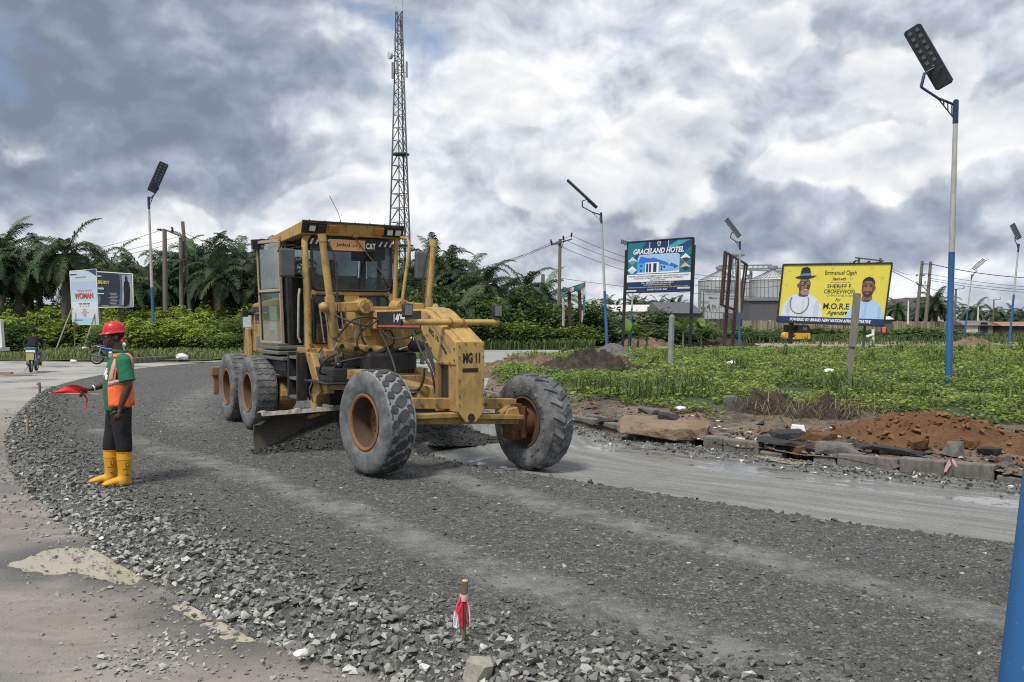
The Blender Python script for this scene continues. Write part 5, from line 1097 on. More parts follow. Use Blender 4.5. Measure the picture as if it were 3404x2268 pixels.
# --- cab
XF, XR = -3.74, -5.22
def cy(z): return .715 + .065 * (z - 1.4) / 1.8
m = MB()
m.tube([(XF, -cy(1.42), 1.40), (XF, -cy(2.3), 2.3), (XF, -cy(3.1), 3.02), (XF - .02, -cy(3.1) + .01, 3.12), (XF - .05, -cy(3.1) + .07, 3.19)], .052, 12); pl_ = gp(m, 'cab_post', YELLOW, True)
m = MB(); m.tube([(XF, cy(1.42), 1.40), (XF, cy(2.3), 2.3), (XF, cy(3.2), 3.2)], .042, 12); gp(m, 'cab_post', YELLOW, True)
for sd in (-1, 1):
    m = MB(); m.bar((XR, sd * cy(1.4), 1.40), (XR, sd * cy(3.2), 3.2), .10, .09, (1, 0, 0)); gp(m, 'cab_post', YELLOW2, bevel=.01)
m = MB(); m.bar((-4.66, -cy(1.4), 1.42), (-4.66, -cy(3.2), 3.2), .09, .10, (1, 0, 0)); gp(m, 'door_post', BLACKM, bevel=.01)
m = MB(); m.bar((-4.45, cy(1.4), 1.42), (-4.45, cy(3.2), 3.2), .07, .06, (1, 0, 0)); gp(m, 'door_post', YELLOW2, bevel=.01)
m = MB(); m.lim((XR, -.72, 1.30), (XF + .05, .72, 1.42)); gp(m, 'cab_floor', YELLOW2, bevel=.015)
m = MB(); m.lim((XR - .03, -.70, 1.42), (XR + .03, .70, 2.62)); gp(m, 'cab_back', BLACKM)
# roof: a wedge with a deep front fascia
rv = []
for y in (-.86, .86):
    rv += [(-3.60, y, 3.395), (-3.62, y, 3.385), (-3.70, y, 3.215), (-5.42, y, 3.14), (-5.46, y, 3.27)]
m = MB(); m.prism([(-3.59, -.86, 3.40), (-3.68, -.86, 3.205), (-5.44, -.86, 3.135), (-5.46, -.86, 3.285)], (0, 1.72, 0)); roof = gp(m, 'cab_roof', YELLOW, bevel=.012)
m = MB(); m.lim((-3.60, -.862, 3.385), (-3.565, .862, 3.412)); m.build('roof_lip', BLACKM, roof, bevel=.005)
fn = Vector((.195, 0, -.09)).normalized()
def fascia(y0, y1, t0, t1, d0):
    a = Vector((-3.59, 0, 3.395)); b = Vector((-3.68, 0, 3.21)); q = [a.lerp(b, t) for t in (t0, t1)]; out = Vector((.9, 0, -.43)) * d0
    return [Vector((q[0].x, y0, q[0].z)), Vector((q[0].x, y1, q[0].z)), Vector((q[1].x, y1, q[1].z)), Vector((q[1].x, y0, q[1].z))], out
for y0, y1 in ((-.855, -.46), (.50, .855)):
    pts, o_ = fascia(y0, y1, .10, .92, .012); m = MB(); m.prism(pts, o_); m.build('lamp_housing', BLACKM, roof, bevel=.004)
for y in (-.70, -.545, .60, .745):
    pts, o_ = fascia(y - .058, y + .058, .22, .72, .05); m = MB(); m.prism(pts, o_); l_ = m.build('roof_lamp', BLACKM, roof, bevel=.008)
    if y != -.545:
        pts, _ = fascia(y - .046, y + .046, .27, .67, 0.); m = MB(); m.prism([p + Vector((.9, 0, -.43)) * .051 for p in pts], Vector((.9, 0, -.43)) * .004); m.build('lens', LENS, l_)
for y in (-.345, .42):
    pts, o_ = fascia(y - .085, y + .085, .15, .75, .035); m = MB(); m.prism(pts, o_); m.build('vent_box', plain('amber_box', (.40, .18, .03), .6), roof, bevel=.012)
m = MB(); m.lim((-3.66, -.02, 3.18), (-3.60, .06, 3.23)); m.build('wiper_motor', RIMC, roof, bevel=.01)
for k in range(7):
    y = -.75 + k * .25; m = MB(); m.cyl((-3.585, y, 3.405), (-3.585, y, 3.43), .008, n=6); m.build('bolt', GREYM, roof)
m = MB(); m.lim((-5.0, -.878, 3.20), (-4.75, -.86, 3.26)); m.build('roof_bracket', YELLOW2, roof)
m = MB(); m.tube([(-4.6, .2, 3.33), (-4.7, .12, 3.7), (-4.8, .0, 4.0)], .005, 5); m.build('aerial', BLACKM, roof)
m = MB(); m.tube([(-5.4, -.86, 3.24), (-5.45, -1.0, 3.26), (-5.5, -1.05, 3.22)], .012, 6); m.box((-5.5, -1.07, 3.17), (.10, .15, .17), (.1, .1, 0)); gp(m, 'rear_work_lamp', BLACKM, bevel=.02)
# glass
GLS = glass('cab_glass', (.27, .32, .33), .10, .06, .6); GLD = glass('door_glass', (.50, .66, .60), .10, .06, .30)
def frame_pane(name, loop, m_g, x_=None, ring=.022, parent=gr):
    g = MB(); g.add(loop, [tuple(range(len(loop)))]); me = bpy.data.meshes.new(name); me.from_pydata(g.v, [], g.f); me.materials.append(m_g)
    o = link(name, me, parent)
    t = MB(); t.tube(list(loop) + [loop[0], loop[1]], ring, 8, False); t.build('window_seal', RUBBER, o, True)
    return o
def rloop(y0, y1, z0, z1, x, r=.06, slope=True):
    out = []
    for cy_, cz, a0 in ((y1 - r, z1 - r, 0), (y0 + r, z1 - r, 90), (y0 + r, z0 + r, 180), (y1 - r, z0 + r, 270)):
        for t in (0, 30, 60, 90): out.append((x, (cy_ + r * math.cos(R(a0 + t))) * (1 + .04 * (cz - 2.3)), cz + r * math.sin(R(a0 + t))))
    return out
ws = frame_pane('windscreen', rloop(-.655, .665, 2.34, 3.165, XF + .01, .09), GLS)
frame_pane('lower_window', [(XF + .01, y, z) for y, z in ((-.64, 1.56), (-.60, 1.50), (-.34, 1.50), (-.27, 1.56), (-.18, 1.74), (-.15, 1.85), (-.15, 2.18), (-.20, 2.25), (-.60, 2.26), (-.655, 2.2))], GLS)
frame_pane('lower_window', [(XF + .01, -y, z) for y, z in ((-.60, 1.56), (-.56, 1.50), (-.34, 1.50), (-.27, 1.56), (-.18, 1.74), (-.15, 1.85), (-.15, 2.18), (-.20, 2.25), (-.56, 2.26), (-.62, 2.2))], GLS)
m = MB(); m.lim((XF - .02, -.74, 1.40), (XF + .005, -.66, 2.30)); m.lim((XF - .02, .64, 1.40), (XF + .005, .72, 2.30)); m.lim((XF - .02, -.68, 2.26), (XF + .004, .66, 2.335))
m.prism([(XF - .02, y, z) for y, z in ((-.70, 1.40), (.68, 1.40), (.68, 1.50), (.34, 1.50), (.26, 1.56), (.13, 1.8), (.13, 2.26), (-.13, 2.26), (-.13, 1.8), (-.26, 1.56), (-.34, 1.49), (-.70, 1.49))], (.02, 0, 0)); gp(m, 'cab_front_panel', YELLOW, bevel=.008)
frame_pane('rear_window', [(XR, y, z) for y, z in ((-.66, 2.64), (.66, 2.64), (.70, 3.10), (-.70, 3.10))], GLS, ring=.018)
frame_pane('side_window', [(x, cy(z) + .0, z) for x, z in ((XF - .06, 1.6), (-4.42, 1.6), (-4.42, 3.1), (XF - .06, 3.1))], GLS, ring=.018)
frame_pane('side_window', [(x, cy(z) + .0, z) for x, z in ((-4.48, 1.6), (XR + .06, 1.6), (XR + .06, 3.1), (-4.48, 3.1))], GLS, ring=.018)
for k in range(5):
    y = -.56 + k * .085; m = MB(); m.cyl((XF + .09, y - .02, 2.12), (XF + .10, y + .06, 1.50 + .02 * k), .012, n=8); gp(m, 'control_rod', plain('dull_rod', (.36, .35, .33), .4, .6), True)
# door folded back against the side
dr_ = bpy.data.objects.new('door', None); col.objects.link(dr_); dr_.parent = gr; dr_.location = (-4.70, -.80, 0); dr_.rotation_euler = (0, 0, 0)
def dpt(s_, z): a = R(9); return (-s_ * math.cos(a), -s_ * math.sin(a) - .075 * (z - 1.4) / 1.8 - .04, z)
DOORF = paint('door_frame_cream', (.40, .33, .22), amount=.6)
m = MB()
for a, b in (((0, 1.47), (0, 3.17)), ((.82, 1.47), (.82, 3.20)), ((0, 1.49), (.82, 1.49)), ((0, 3.17), (.82, 3.20)), ((0, 2.36), (.82, 2.36))): m.bar(dpt(*a), dpt(*b), .05, .045, (1, 0, 0))
m.build('door_frame', DOORF, dr_, bevel=.008)
m = MB(); m.bar(dpt(-.02, 2.33), dpt(.86, 2.33), .07, .018); m.build('door_rail', BLACKM, dr_)
for z0, z1 in ((1.51, 2.32), (2.39, 3.16)):
    frame_pane('door_pane', [dpt(.03, z0), dpt(.79, z0), dpt(.79, z1), dpt(.03, z1)], GLD, ring=.012, parent=dr_)
for z0, z1, s0, s1 in ((2.20, 2.31, .06, .38), (1.86, 2.10, .22, .50), (1.70, 1.84, .25, .52)):
    m = MB(); m.prism([Vector(dpt(s0, z0)) + Vector((0, .012, 0)), Vector(dpt(s1, z0)) + Vector((0, .012, 0)), Vector(dpt(s1, z1)) + Vector((0, .012, 0)), Vector(dpt(s0, z1)) + Vector((0, .012, 0))], (0, .002, 0)); m.build('sticker', plain('faded_sticker', (.55, .56, .50), .7), dr_)
m = MB(); m.tube([(-4.02, -.76, 1.5), (-4.02, -.80, 1.6), (-3.98, -.80, 2.25), (-4.02, -.77, 2.36)], .02, 8); gp(m, 'grab_rail', plain('rail_grey', (.34, .31, .27), .5), True)
m = MB(); m.lim((-4.05, -.70, 1.42), (-3.86, -.55, 2.7)); gp(m, 'door_jamb', paint('jamb_brown', (.20, .15, .09), amount=.5), bevel=.01)
# mirrors
m = MB(); m.tube([(XF, -.78, 2.98), (XF + .10, -1.0, 3.02), (XF + .13, -1.20, 2.99), (XF + .13, -1.24, 2.90)], .011, 6); m.tube([(XF, -.78, 2.98), (XF, -.79, 2.75), (XF, -.77, 2.52), (XF + .10, -1.05, 2.53)], .011, 6); mi = gp(m, 'mirror', BLACKM, True)
m = MB(); m.box((XF + .14, -1.10, 2.74), (.06, .25, .44), (0, 0, R(6))); m.build('mirror_shell', plain('mirror_plastic', (.085, .09, .10), .5), mi, bevel=.03)
m = MB(); m.tube([(-3.62, .80, 3.22), (-3.5, .87, 3.2), (-3.45, .88, 3.10), (-3.45, .86, 2.9), (-3.40, .72, 2.10)], .028, 10); mt = gp(m, 'mirror_tube', YELLOW, True)
m = MB(); m.tube([(-3.45, .86, 2.98), (-3.40, 1.02, 3.03), (-3.38, 1.14, 2.95), (-3.38, 1.14, 2.75)], .011, 6); m.tube([(-3.43, .82, 2.52), (-3.40, 1.05, 2.53)], .011, 6); m.build('mirror_arm', BLACKM, mt, True)
m = MB(); m.box((-3.38, 1.07, 2.76), (.08, .24, .47), (0, 0, R(-8))); m.build('mirror_shell', MATS['mirror_plastic'], mt, bevel=.035)
# wiper, name board, hazard stripes
m = MB(); m.tube([(XF + .05, .03, 3.19), (XF + .055, .12, 3.08), (XF + .05, .42, 2.73), (XF + .045, .62, 2.50)], .009, 6); m.tube([(XF + .035, .40, 2.76), (XF + .035, .64, 2.42)], .007, 6); gp(m, 'wiper', GREYM, True)
xg = XF + .030
m = MB(); m.lim((xg - .006, -.372, 2.975), (xg, .218, 3.15)); nb_ = gp(m, 'name_board', plain('orange_board', (.72, .40, .17), .6, var=.06))
m = MB(); m.lim((xg - .006, .2185, 2.965), (xg, .412, 3.155)); bd = gp(m, 'brand_badge', INK)
B = Board((xg, -.372, 3.15), (xg, .218, 3.15), (xg, -.372, 2.975), (xg, .218, 2.975), .002)
B.text('Jallad', .17, .30, .56, .66, plain('brown_ink', (.05, .03, .015), .6), nb_, 1, .02)
B.text('\uFEA9\uFEFC\uFE9F', .60, .30, .90, .64, MATS['brown_ink'], nb_, 1, .01)
B = Board((xg, .2185, 3.155), (xg, .412, 3.155), (xg, .2185, 2.965), (xg, .412, 2.965), .002)
B.text('CAT', .07, .26, .93, .76, INKW, bd, 1, .03)
B.poly('yellow_triangle', [(.34, .26), (.68, .26), (.51, .50)], MATS['orange_board'], bd, 2)
for y0 in [-.71, -.62, -.53, -.44, .45, .54, .63]:
    m = MB(); m.prism([(xg, y0, 3.06), (xg, y0 + .03, 3.06), (xg, y0 + .075, 3.145), (xg, y0 + .045, 3.145)], (.002, 0, 0)); gp(m, 'hazard_stripe', plain('stripe_white', (.55, .55, .56), .6))
m = MB(); m.lim((xg - .004, -.70, 3.045), (xg - .002, -.374, 3.155)); m.lim((xg - .004, .414, 3.045), (xg - .002, .70, 3.155)); gp(m, 'stripe_backing', INK)
# inside the cab
m = MB(); m.lim((-4.95, -.30, 1.55), (-4.35, .25, 1.80)); m.prism([(-4.95, -.28, 1.78), (-4.82, -.28, 1.78), (-4.98, -.28, 2.55), (-5.1, -.28, 2.55)], (0, .52, 0)); gp(m, 'seat', plain('seat_cloth', (.05, .045, .04), .9), bevel=.03)
m = MB(); m.lim((-4.05, -.16, 1.45), (-3.88, .30, 2.30)); m.box((-3.95, .07, 2.36), (.18, .46, .12), (0, .3, 0)); gp(m, 'control_console', plain('console_tan', (.16, .12, .07), .7), bevel=.03)
m = MB(); m.tube([(-4.12 + .17 * math.cos(t) * .5, .05 + .19 * math.sin(t), 2.40 + .15 * math.cos(t)) for t in np.linspace(0, 2 * math.pi, 18)], .014, 6, False); gp(m, 'steering_wheel', RUBBER, True)
m = MB(); m.lim((-5.1, .30, 1.42), (-4.5, .62, 2.1)); gp(m, 'side_console', BLACKM, bevel=.02)
m = MB(); m.lim((XF - .10, -.70, 3.12), (XR, .70, 3.15)); m.lim((-4.3, .2, 2.86), (XF - .1, .62, 3.12)); gp(m, 'headliner', plain('headliner_black', (.012, .012, .013), .9))

# --- small fittings: bolts, plates, grease points, clips
for x, z in ((-.55, 1.66), (-.42, 1.50), (-.30, 1.36), (-.1, 1.32), (.1, 1.32), (.22, 1.36), (.22, 1.50), (-.48, 1.90), (-.28, 1.80), (-.05, 1.69)):
    m = MB(); m.cyl((x, -.181, z), (x, -.195, z), .012, n=6); gp(m, 'nose_bolt', GREYM)
for x in np.linspace(-3.2, -.9, 9):
    m = MB(); m.cyl((x, -.181, 1.995 if x < -2.3 else 1.728), (x, -.192, 1.995 if x < -2.3 else 1.728), .010, n=6); gp(m, 'frame_bolt', GREYM)
for y in (-.52, -.22, .12, .45): m = MB(); m.lim((-2.53, y - .05, 1.62), (-2.495, y + .05, 1.78)); gp(m, 'saddle_rib', YELLOW2, bevel=.006)
for y in (-.28, .28):
    for k in range(6): a_ = R(60 * k); m = MB(); m.cyl((-2.36, y + .078 * math.cos(a_), 2.06 + .078 * math.sin(a_)), (-2.345, y + .078 * math.cos(a_), 2.06 + .078 * math.sin(a_)), .009, n=6); gp(m, 'drum_bolt', GREYM)
for z in np.linspace(1.48, 2.25, 6): m = MB(); m.cyl((XF + .045, -.725, z), (XF + .062, -.725, z), .008, n=6); gp(m, 'post_rivet', GREYM)
m = MB(); m.lim((-.95, -.30, .84), (-.55, -.16, 1.0)); gp(m, 'drawbar_block', YELLOW2, bevel=.015)
for y in (-.55, -.35, .35, .55): m = MB(); m.cyl((.07, y, .80 - .05 * y), (.09, y, .80 - .05 * y), .02, n=6); gp(m, 'axle_bolt', GREYM)
for pts in ([(-3.45, -.6, 1.42), (-3.3, -.75, 1.28), (-3.1, -.8, 1.1), (-2.9, -.72, 1.0)], [(-3.4, -.5, 1.40), (-3.2, -.62, 1.22), (-2.95, -.62, 1.12), (-2.75, -.55, 1.18)], [(-3.3, -.30, 1.45), (-3.05, -.48, 1.34), (-2.8, -.62, 1.30), (-2.5, -.68, 1.42)], [(-2.6, .35, 1.9), (-2.35, .42, 1.75), (-2.3, .40, 1.55), (-2.4, .30, 1.42)], [(-2.1, -.20, 1.70), (-1.8, -.24, 1.55), (-1.4, -.30, 1.30), (-1.2, -.34, 1.15)], [(-2.0, -.20, 1.70), (-1.6, -.22, 1.60), (-1.1, -.21, 1.62), (-.85, -.20, 1.70)]):
    c_ = lerp_curve([q[:2] for q in pts], 20); zc = lerp_curve([(q[2], 0) for q in pts], 20)[:, 0]; m = MB(); m.tube([(a_[0], a_[1], b_) for a_, b_ in zip(c_, zc)], .013, 7); gp(m, 'hydraulic_hose', HOSE, True)
m = MB(); m.lim((-3.72, -.60, 1.27), (-3.3, -.2, 1.40)); gp(m, 'valve_cover', YELLOW2, bevel=.02)
GREASE = plain('grease', (.014, .011, .009), .35)
for p_, r_ in (((-2.42, -.70, 1.20), .07), ((-2.33, .28, 1.40), .05), ((.2, .0, .64), .05), ((-.02, .45, .80), .04)): m = MB(); m.sphere(p_, r_, 10, 7, (1, 1, .8)); gp(m, 'greased_joint', GREASE, True)

# --- heap of gravel pushed along by the blade
gm = gr.matrix_basis.copy() if False else Matrix.Translation((-.66, 10.96, .12)) @ Matrix.Rotation(math.atan2(-.857, .515), 4, 'Z')
nu_, nv_ = 70, 22; wv_ = []
for i in range(nu_):
    t = -.02 + 1.18 * i / (nu_ - 1); q = BA + (BB_ - BA) * t
    hmax = (.05 + .33 * sm(t / .35)) * sm((1.18 - t) / .28); wd = .35 + .75 * sm(t / .5)
    for j in range(nv_):
        s_ = j / (nv_ - 1); p0 = q + bn * (.0 + wd * s_ - (.12 if t > 1.01 else 0)); wp = gm @ p0
        hh = hmax * (1 - s_) ** 1.15 * (sm((s_ + .25) / .35) if t > 1.0 else 1.) + .03 * fbm(wp.x, wp.y, 4., 3) * hmax / .3
        gbase = .125 if t < .55 else .125 * sm((.95 - t) / .4)
        wv_.append((wp.x, wp.y, gbase - .01 + max(0, hh)))
q = np.arange(nu_ * nv_).reshape(nu_, nv_); ff = np.stack([q[:-1, :-1], q[1:, :-1], q[1:, 1:], q[:-1, 1:]], 2).reshape(-1, 4); wv_ = np.array(wv_)
wr = link('gravel_windrow', npmesh('gravel_windrow', wv_, ff, soil('wet_fines', (.030, .031, .029), (.048, .049, .046), (.075, .075, .07), 9.), True, np.zeros((len(wv_), 3))), kind='stuff', label='dark wet gravel heaped in front of the grader blade')
k = rng.integers(0, len(wv_), 2600); stp = wv_[k] + rng.normal(size=(2600, 3)) * [.03, .03, .006]
stones('heap_stones', stp, np.clip(rng.gamma(4., .005, 2600), .008, .04), greys(2600, .028, .075, .0), STONE, .8, kind='stuff', label='stones in the heap in front of the blade')
# ---------------------------------------------------------------- solar street lamps
def lamp(label, bx, by, tx, ty, Y, elbow, ctr, axis_px, normal, ln=1.55, wd=.50, sc=1., split=.55, z0=0., r=.075, cells=True, near=False):
    """bx, by / tx, ty: foot and top of the pole in the photograph at distance Y; elbow, ctr: arm end and panel centre; axis_px: far end of the panel"""
    b = P(bx, by, Y); t_ = P(tx, ty, Y); L = thing('street_lamp', label, 'street lamp', (b.x, b.y, b.z), 0, 'solar street lamps')
    o = Vector(b); top = t_ - o; e = P(*elbow, Y) - o; c = P(*ctr, Y) - o; a = (P(*axis_px, Y) - o - c).normalized(); n = Vector(normal); n = (n - a * n.dot(a)).normalized(); s_ = a.cross(n).normalized(); r *= sc
    m = MB(); m.tube([top * 0 - Vector((0, 0, .3)), top * (split * .53), top * (split * .53 + .004), top * split], [r * 1.12, r * 1.12, r * .98, r * .98], 14); m.build('lower_pole', BLUE, L, True)
    m = MB(); m.tube([top * split, top * .93], [r * .96, r * .72], 14); m.build('upper_pole', POLEW, L, True)
    m = MB(); m.tube([top * .925, top * 1.0, top * 1.004], [r * .86, r * .86, r * .5], 14); m.build('pole_cap', NAVY, L, True)
    hz = (e - top); m = MB(); m.tube([top * .985, top * .985 + hz * .5, e], [r * .42, r * .42, r * .40], 10); arm = m.build('arm', NAVY, L, True)
    q0, q1, q2 = top * .985, top * .985 + hz * .52, top * .935; gs = None
    for a0, a1 in ((q2, q1), (q0.lerp(q1, .22), q2.lerp(q1, .20)), (q0.lerp(q1, .45), q2.lerp(q1, .43)), (q0.lerp(q1, .68), q2.lerp(q1, .66))):
        m = MB(); m.bar(a0, a1, r * .30, r * .34, (0, 1, 0)); g_ = m.build('gusset' if gs is None else 'gusset_web', NAVY, gs or L); gs = gs or g_
    sc_l, sc_w = ln * sc, wd * sc; th = .055 * sc
    m = MB(); m.tube([e, e + (c - e) * .45, c - a * sc_l * .18 + n * th], [r * .52, r * .50, r * .3], 10); m.build('joint', NAVY, L, True)
    m = MB(); m.tube([c - a * sc_l * .20 + s_ * sc_w * .46 + n * .02, c - a * sc_l * .24 + s_ * sc_w * .25 + n * th * 1.8, c - a * sc_l * .26 + n * th * 2.2, c - a * sc_l * .24 - s_ * sc_w * .25 + n * th * 1.8, c - a * sc_l * .20 - s_ * sc_w * .46 + n * .02], r * .16, 8); m.build('bracket', LAMPB, L, True)
    def slab(l0, l1, w0, d0, d1, ch=.0):
        pts = [(l0 + ch, -w0), (l1 - ch, -w0), (l1, -w0 + ch), (l1, w0 - ch), (l1 - ch, w0), (l0 + ch, w0), (l0, w0 - ch), (l0, -w0 + ch)]
        q = MB(); q.prism([c + a * x + s_ * y + n * d0 for x, y in pts], n * (d1 - d0)); return q
    hl, hw_ = sc_l / 2, sc_w / 2; panel = slab(-hl, hl, hw_, -th * .4, th * .5, .05 * sc).build('lamp_panel', LAMPB, L, bevel=.006)
    slab(-hl * 1.0, hl * 1.0, hw_ * 1.03, -th * .85, -th * .42, .055 * sc).build('panel_rim', SILVER, panel)
    slab(-hl * .96, hl * .96, hw_ * .95, -th * .95, -th * .86, .02).build('solar_cells', SOLAR, panel)
    if cells:
        for i in range(9):
            x = -hl * .96 + hl * 1.92 * (i + 1) / 10; q = MB(); q.prism([c + a * (x - .006) + s_ * y - n * th * .96 for y in (-hw_ * .93, hw_ * .93)] + [c + a * (x + .006) + s_ * y - n * th * .96 for y in (hw_ * .93, -hw_ * .93)], -n * .003); q.build('cell_line', SILVER, panel)
    slab(-hl * .98, -hl * .42, hw_ * .8, th * .5, th * 1.15, .04).build('battery_box', LAMPB, panel, bevel=.01)
    for i in range(6):
        for j in (-1, 1):
            cc = c + a * (hl * (.86 - .20 * i)) + s_ * (j * hw_ * .42); q = MB(); k = .058 * sc; q.prism([cc + a * (k * math.cos(R(t))) + s_ * (k * math.sin(R(t))) + n * th * .5 for t in range(45, 405, 90)], n * .012); q.build('led_lens', LED, panel)
    q = MB(); q.sphere(c + a * (-hl * .30) + n * th * .5, .03 * sc, 10, 6); q.build('sensor', LED, panel)
    return L
lamp('tall blue and white solar street lamp standing alone right of the yellow billboard', 3150, 1338, 3178, 335, 21.6, (3062, 290), (3086, 190), (3034, 100), (-.5, -.80, -.28), 1.66, .43, 1.0, .50)
lamp('blue and white solar street lamp behind the flagman on the left', 513, 1182, 494, 655, 54., (527, 628), (525, 590), (545, 545), (.45, -.85, -.3), 1.6, .46, 1.22, .43)
lamp('leaning solar street lamp left of the hotel sign, panel seen edge-on', 2019, 1172, 1998, 708, 58., (1936, 688), (1935, 645), (1895, 608), (-.66, .02, -.75), 2.2, .66, 1.22, .44)
lamp('solar street lamp behind the empty sign frame', 2457, 1166, 2460, 803, 62., (2428, 790), (2436, 758), (2413, 727), (-.55, .72, -.42), 1.65, .55, 1.0, .35)
lamp('solar street lamp cut off near the right edge of the photo', 3352, 1163, 3387, 812, 63., (3374, 800), (3376, 770), (3362, 742), (-.25, .92, -.3), 1.2, .5, 1.0, .52)
lamp('small far solar street lamp right of the tall lamp post', 3205, 1128, 3231, 913, 95., (3248, 900), (3254, 880), (3272, 864), (.5, .8, -.4), 1.7, .6, 1.05, .47)
lamp('solar street lamp whose pole shows under the hotel sign', 2094, 1155, 2110, 830, 68., (2090, 820), (2093, 812), (2080, 808), (-.3, .6, -.7), 1.5, .5, 1.0, .4)
lamp('near blue lamp post cropped by the lower right corner of the photo', 3372, 2290, 3880, -1100, 3.35, (3900, -1150), (3930, -1300), (3960, -1500), (0, -.9, -.3), 1.5, .5, 1.05, .5, r=.072, cells=False)

# ---------------------------------------------------------------- utility poles and wires
POLEG = mat('utility_pole_wood', _wood((.19, .165, .135))); INSUL = plain('insulator', (.05, .04, .04), .4)
def upole(name, label, segs, arms=(), ins=(), Y=70., r=.15, m=POLEG, group='utility poles', braces=()):
    b = P(segs[0][0], segs[0][1], Y); t = thing(name, label, 'pole', tuple(b), 0, group); o = Vector(b)
    for (x0, y0, x1, y1) in segs:
        q = MB(); q.tube([P(x0, y0 + 8, Y) - o, P(x1, y1, Y) - o], [r * 1.12, r * .8], 10); q.build('post', m, t, True)
    for (x0, y0, x1, y1) in arms:
        q = MB(); q.bar(P(x0, y0, Y - .2) - o, P(x1, y1, Y - .2) - o, .10, .12); q.build('crossarm', STEELDK, t)
    for (x0, y0, x1, y1) in braces:
        q = MB(); q.cyl(P(x0, y0, Y - .1) - o, P(x1, y1, Y - .1) - o, .03, n=6); q.build('brace', STEELDK, t)
    for (x, y, dx, dy) in ins:
        c = P(x, y, Y - .25) - o; d_ = Vector((dx, 0, dy)).normalized(); q = MB(); q.lathe([(.0, 0), (.05, .02), (.10, .06), (.05, .10), (.11, .16), (.05, .20), (.11, .26), (.05, .30), (.09, .36), (.03, .42), (0, .44)], c, d_, 10); q.build('insulator', INSUL, t, True)
    return t
upole('utility_pole', 'wooden utility pole with three insulators left of the torn sign', [(1856, 1150, 1862, 795)], [(1832, 815, 1902, 795)], [(1834, 812, -.2, 1), (1873, 800, 0, 1), (1899, 790, .1, 1)], 75., .16, braces=[(1858, 815, 1850, 806), (1862, 838, 1873, 806)])
upole('utility_pole', 'thick wooden pole of the pole group behind the left lamp post', [(552, 1150, 547, 765)], (), (), 66., .20)
upole('utility_pole', 'upright wooden pole in the middle of the leaning pole group', [(607, 1125, 600, 790)], [(543, 762, 612, 790)], [(540, 765, -1, .1), (575, 772, -.2, .9)], 68., .18)
upole('utility_pole', 'tall leaning wooden pole at the right of the pole group', [(640, 1125, 607, 737)], (), (), 68.4, .17)
upole('utility_pole', 'double wooden pole with crossbar rising behind the yellow billboard', [(2852, 1095, 2855, 856), (2922, 1095, 2927, 858)], [(2843, 857, 2938, 868)], [(2848, 866, -1, -.6), (2893, 868, -1, -.6), (2922, 872, -1, -.6)], 84., .15)
hp = upole('utility_pole', 'tall double pole with transformer platform right of the yellow billboard', [(3043, 1098, 3066, 868), (3074, 1098, 3094, 870)], [(3064, 878, 3096, 878), (3058, 911, 3090, 911), (3048, 946, 3094, 950)], [(3053, 914, -1, -.3), (3075, 914, -1, -.3), (3048, 945, 0, 1), (3063, 944, 0, 1), (3075, 944, 0, 1), (3092, 945, 0, 1)], 130., .26)
upole('utility_pole', 'far pole with two insulators just right of the tall lamp post', [(3172, 1075, 3178, 962)], [(3168, 962, 3206, 960)], [(3171, 960, 0, 1), (3205, 958, 0, 1)], 170., .22)
upole('utility_pole', 'farthest small pole with three insulators at the right', [(3302, 1060, 3304, 998)], [(3284, 998, 3326, 996)], [(3285, 996, 0, 1), (3308, 995, 0, 1), (3325, 994, 0, 1)], 240., .22)
upole('light_post', 'thin white post in front of the far wall right of the billboard', [(3018, 1070, 3020, 1000)], (), (), 180., .16, WHITE)
upole('light_post', 'thin white post above the shack roof', [(3250, 1066, 3252, 1020)], (), (), 180., .14, WHITE)
upole('light_post', 'grey pole half hidden by the palm right of the thicket', [(1803, 1000, 1805, 912)], (), (), 90., .22, POLEG)
def wire(label, pts, sag=.5, r=.016):
    a, b = (P(*q) for q in pts); n = 16; m = MB(); m.tube([a.lerp(b, i / n) - Vector((0, 0, sag * 4 * (i / n) * (1 - i / n))) for i in range(n + 1)], r * max(1., (a.y + b.y) / 130), 5); m.build('power_line', INSUL, None, False, label=label, cat='wire', group='overhead wires')
wire('upper wire from the grove pole off the left edge', ((-200, 850, 66), (545, 762, 66)), 1.0); wire('middle wire from the grove pole off the left edge', ((-200, 862, 67), (598, 785, 68)), 1.0); wire('lowest wire from the grove pole off the left edge', ((-200, 872, 68), (605, 800, 68)), 1.0)
wire('upper wire from the pole group to the insulator pole', ((612, 775, 68), (1899, 783, 75)), 3.6); wire('lower wire from the pole group to the insulator pole', ((612, 795, 68), (1873, 796, 75)), 3.6); wire('third wire from the pole group to the insulator pole', ((612, 800, 68), (1834, 806, 75)), 3.6)
wire('upper wire from the insulator pole behind the hotel sign', ((1899, 783, 75), (2850, 866, 84)), 2.6); wire('middle wire from the insulator pole behind the hotel sign', ((1873, 796, 75), (2895, 868, 84)), 2.8); wire('lower wire from the insulator pole behind the hotel sign', ((1834, 806, 75), (2920, 870, 84)), 3.2); wire('low wire from the insulator pole towards the silos', ((1862, 925, 75), (2855, 990, 84)), .6)
wire('thick wire from the transformer pole to the right edge', ((3095, 878, 130), (3600, 925, 130)), .8, .03); wire('upper thin wire right of the transformer pole', ((3092, 912, 130), (3600, 962, 130)), .5); wire('middle thin wire right of the transformer pole', ((3090, 925, 130), (3600, 970, 130)), .5); wire('lower thin wire right of the transformer pole', ((3090, 932, 130), (3600, 980, 130)), .5)
wire('wire from the billboard pole to the transformer pole', ((2927, 868, 84), (3050, 913, 130)), .5); wire('second wire from the billboard pole to the transformer pole', ((2927, 880, 84), (3180, 980, 170)), .6)

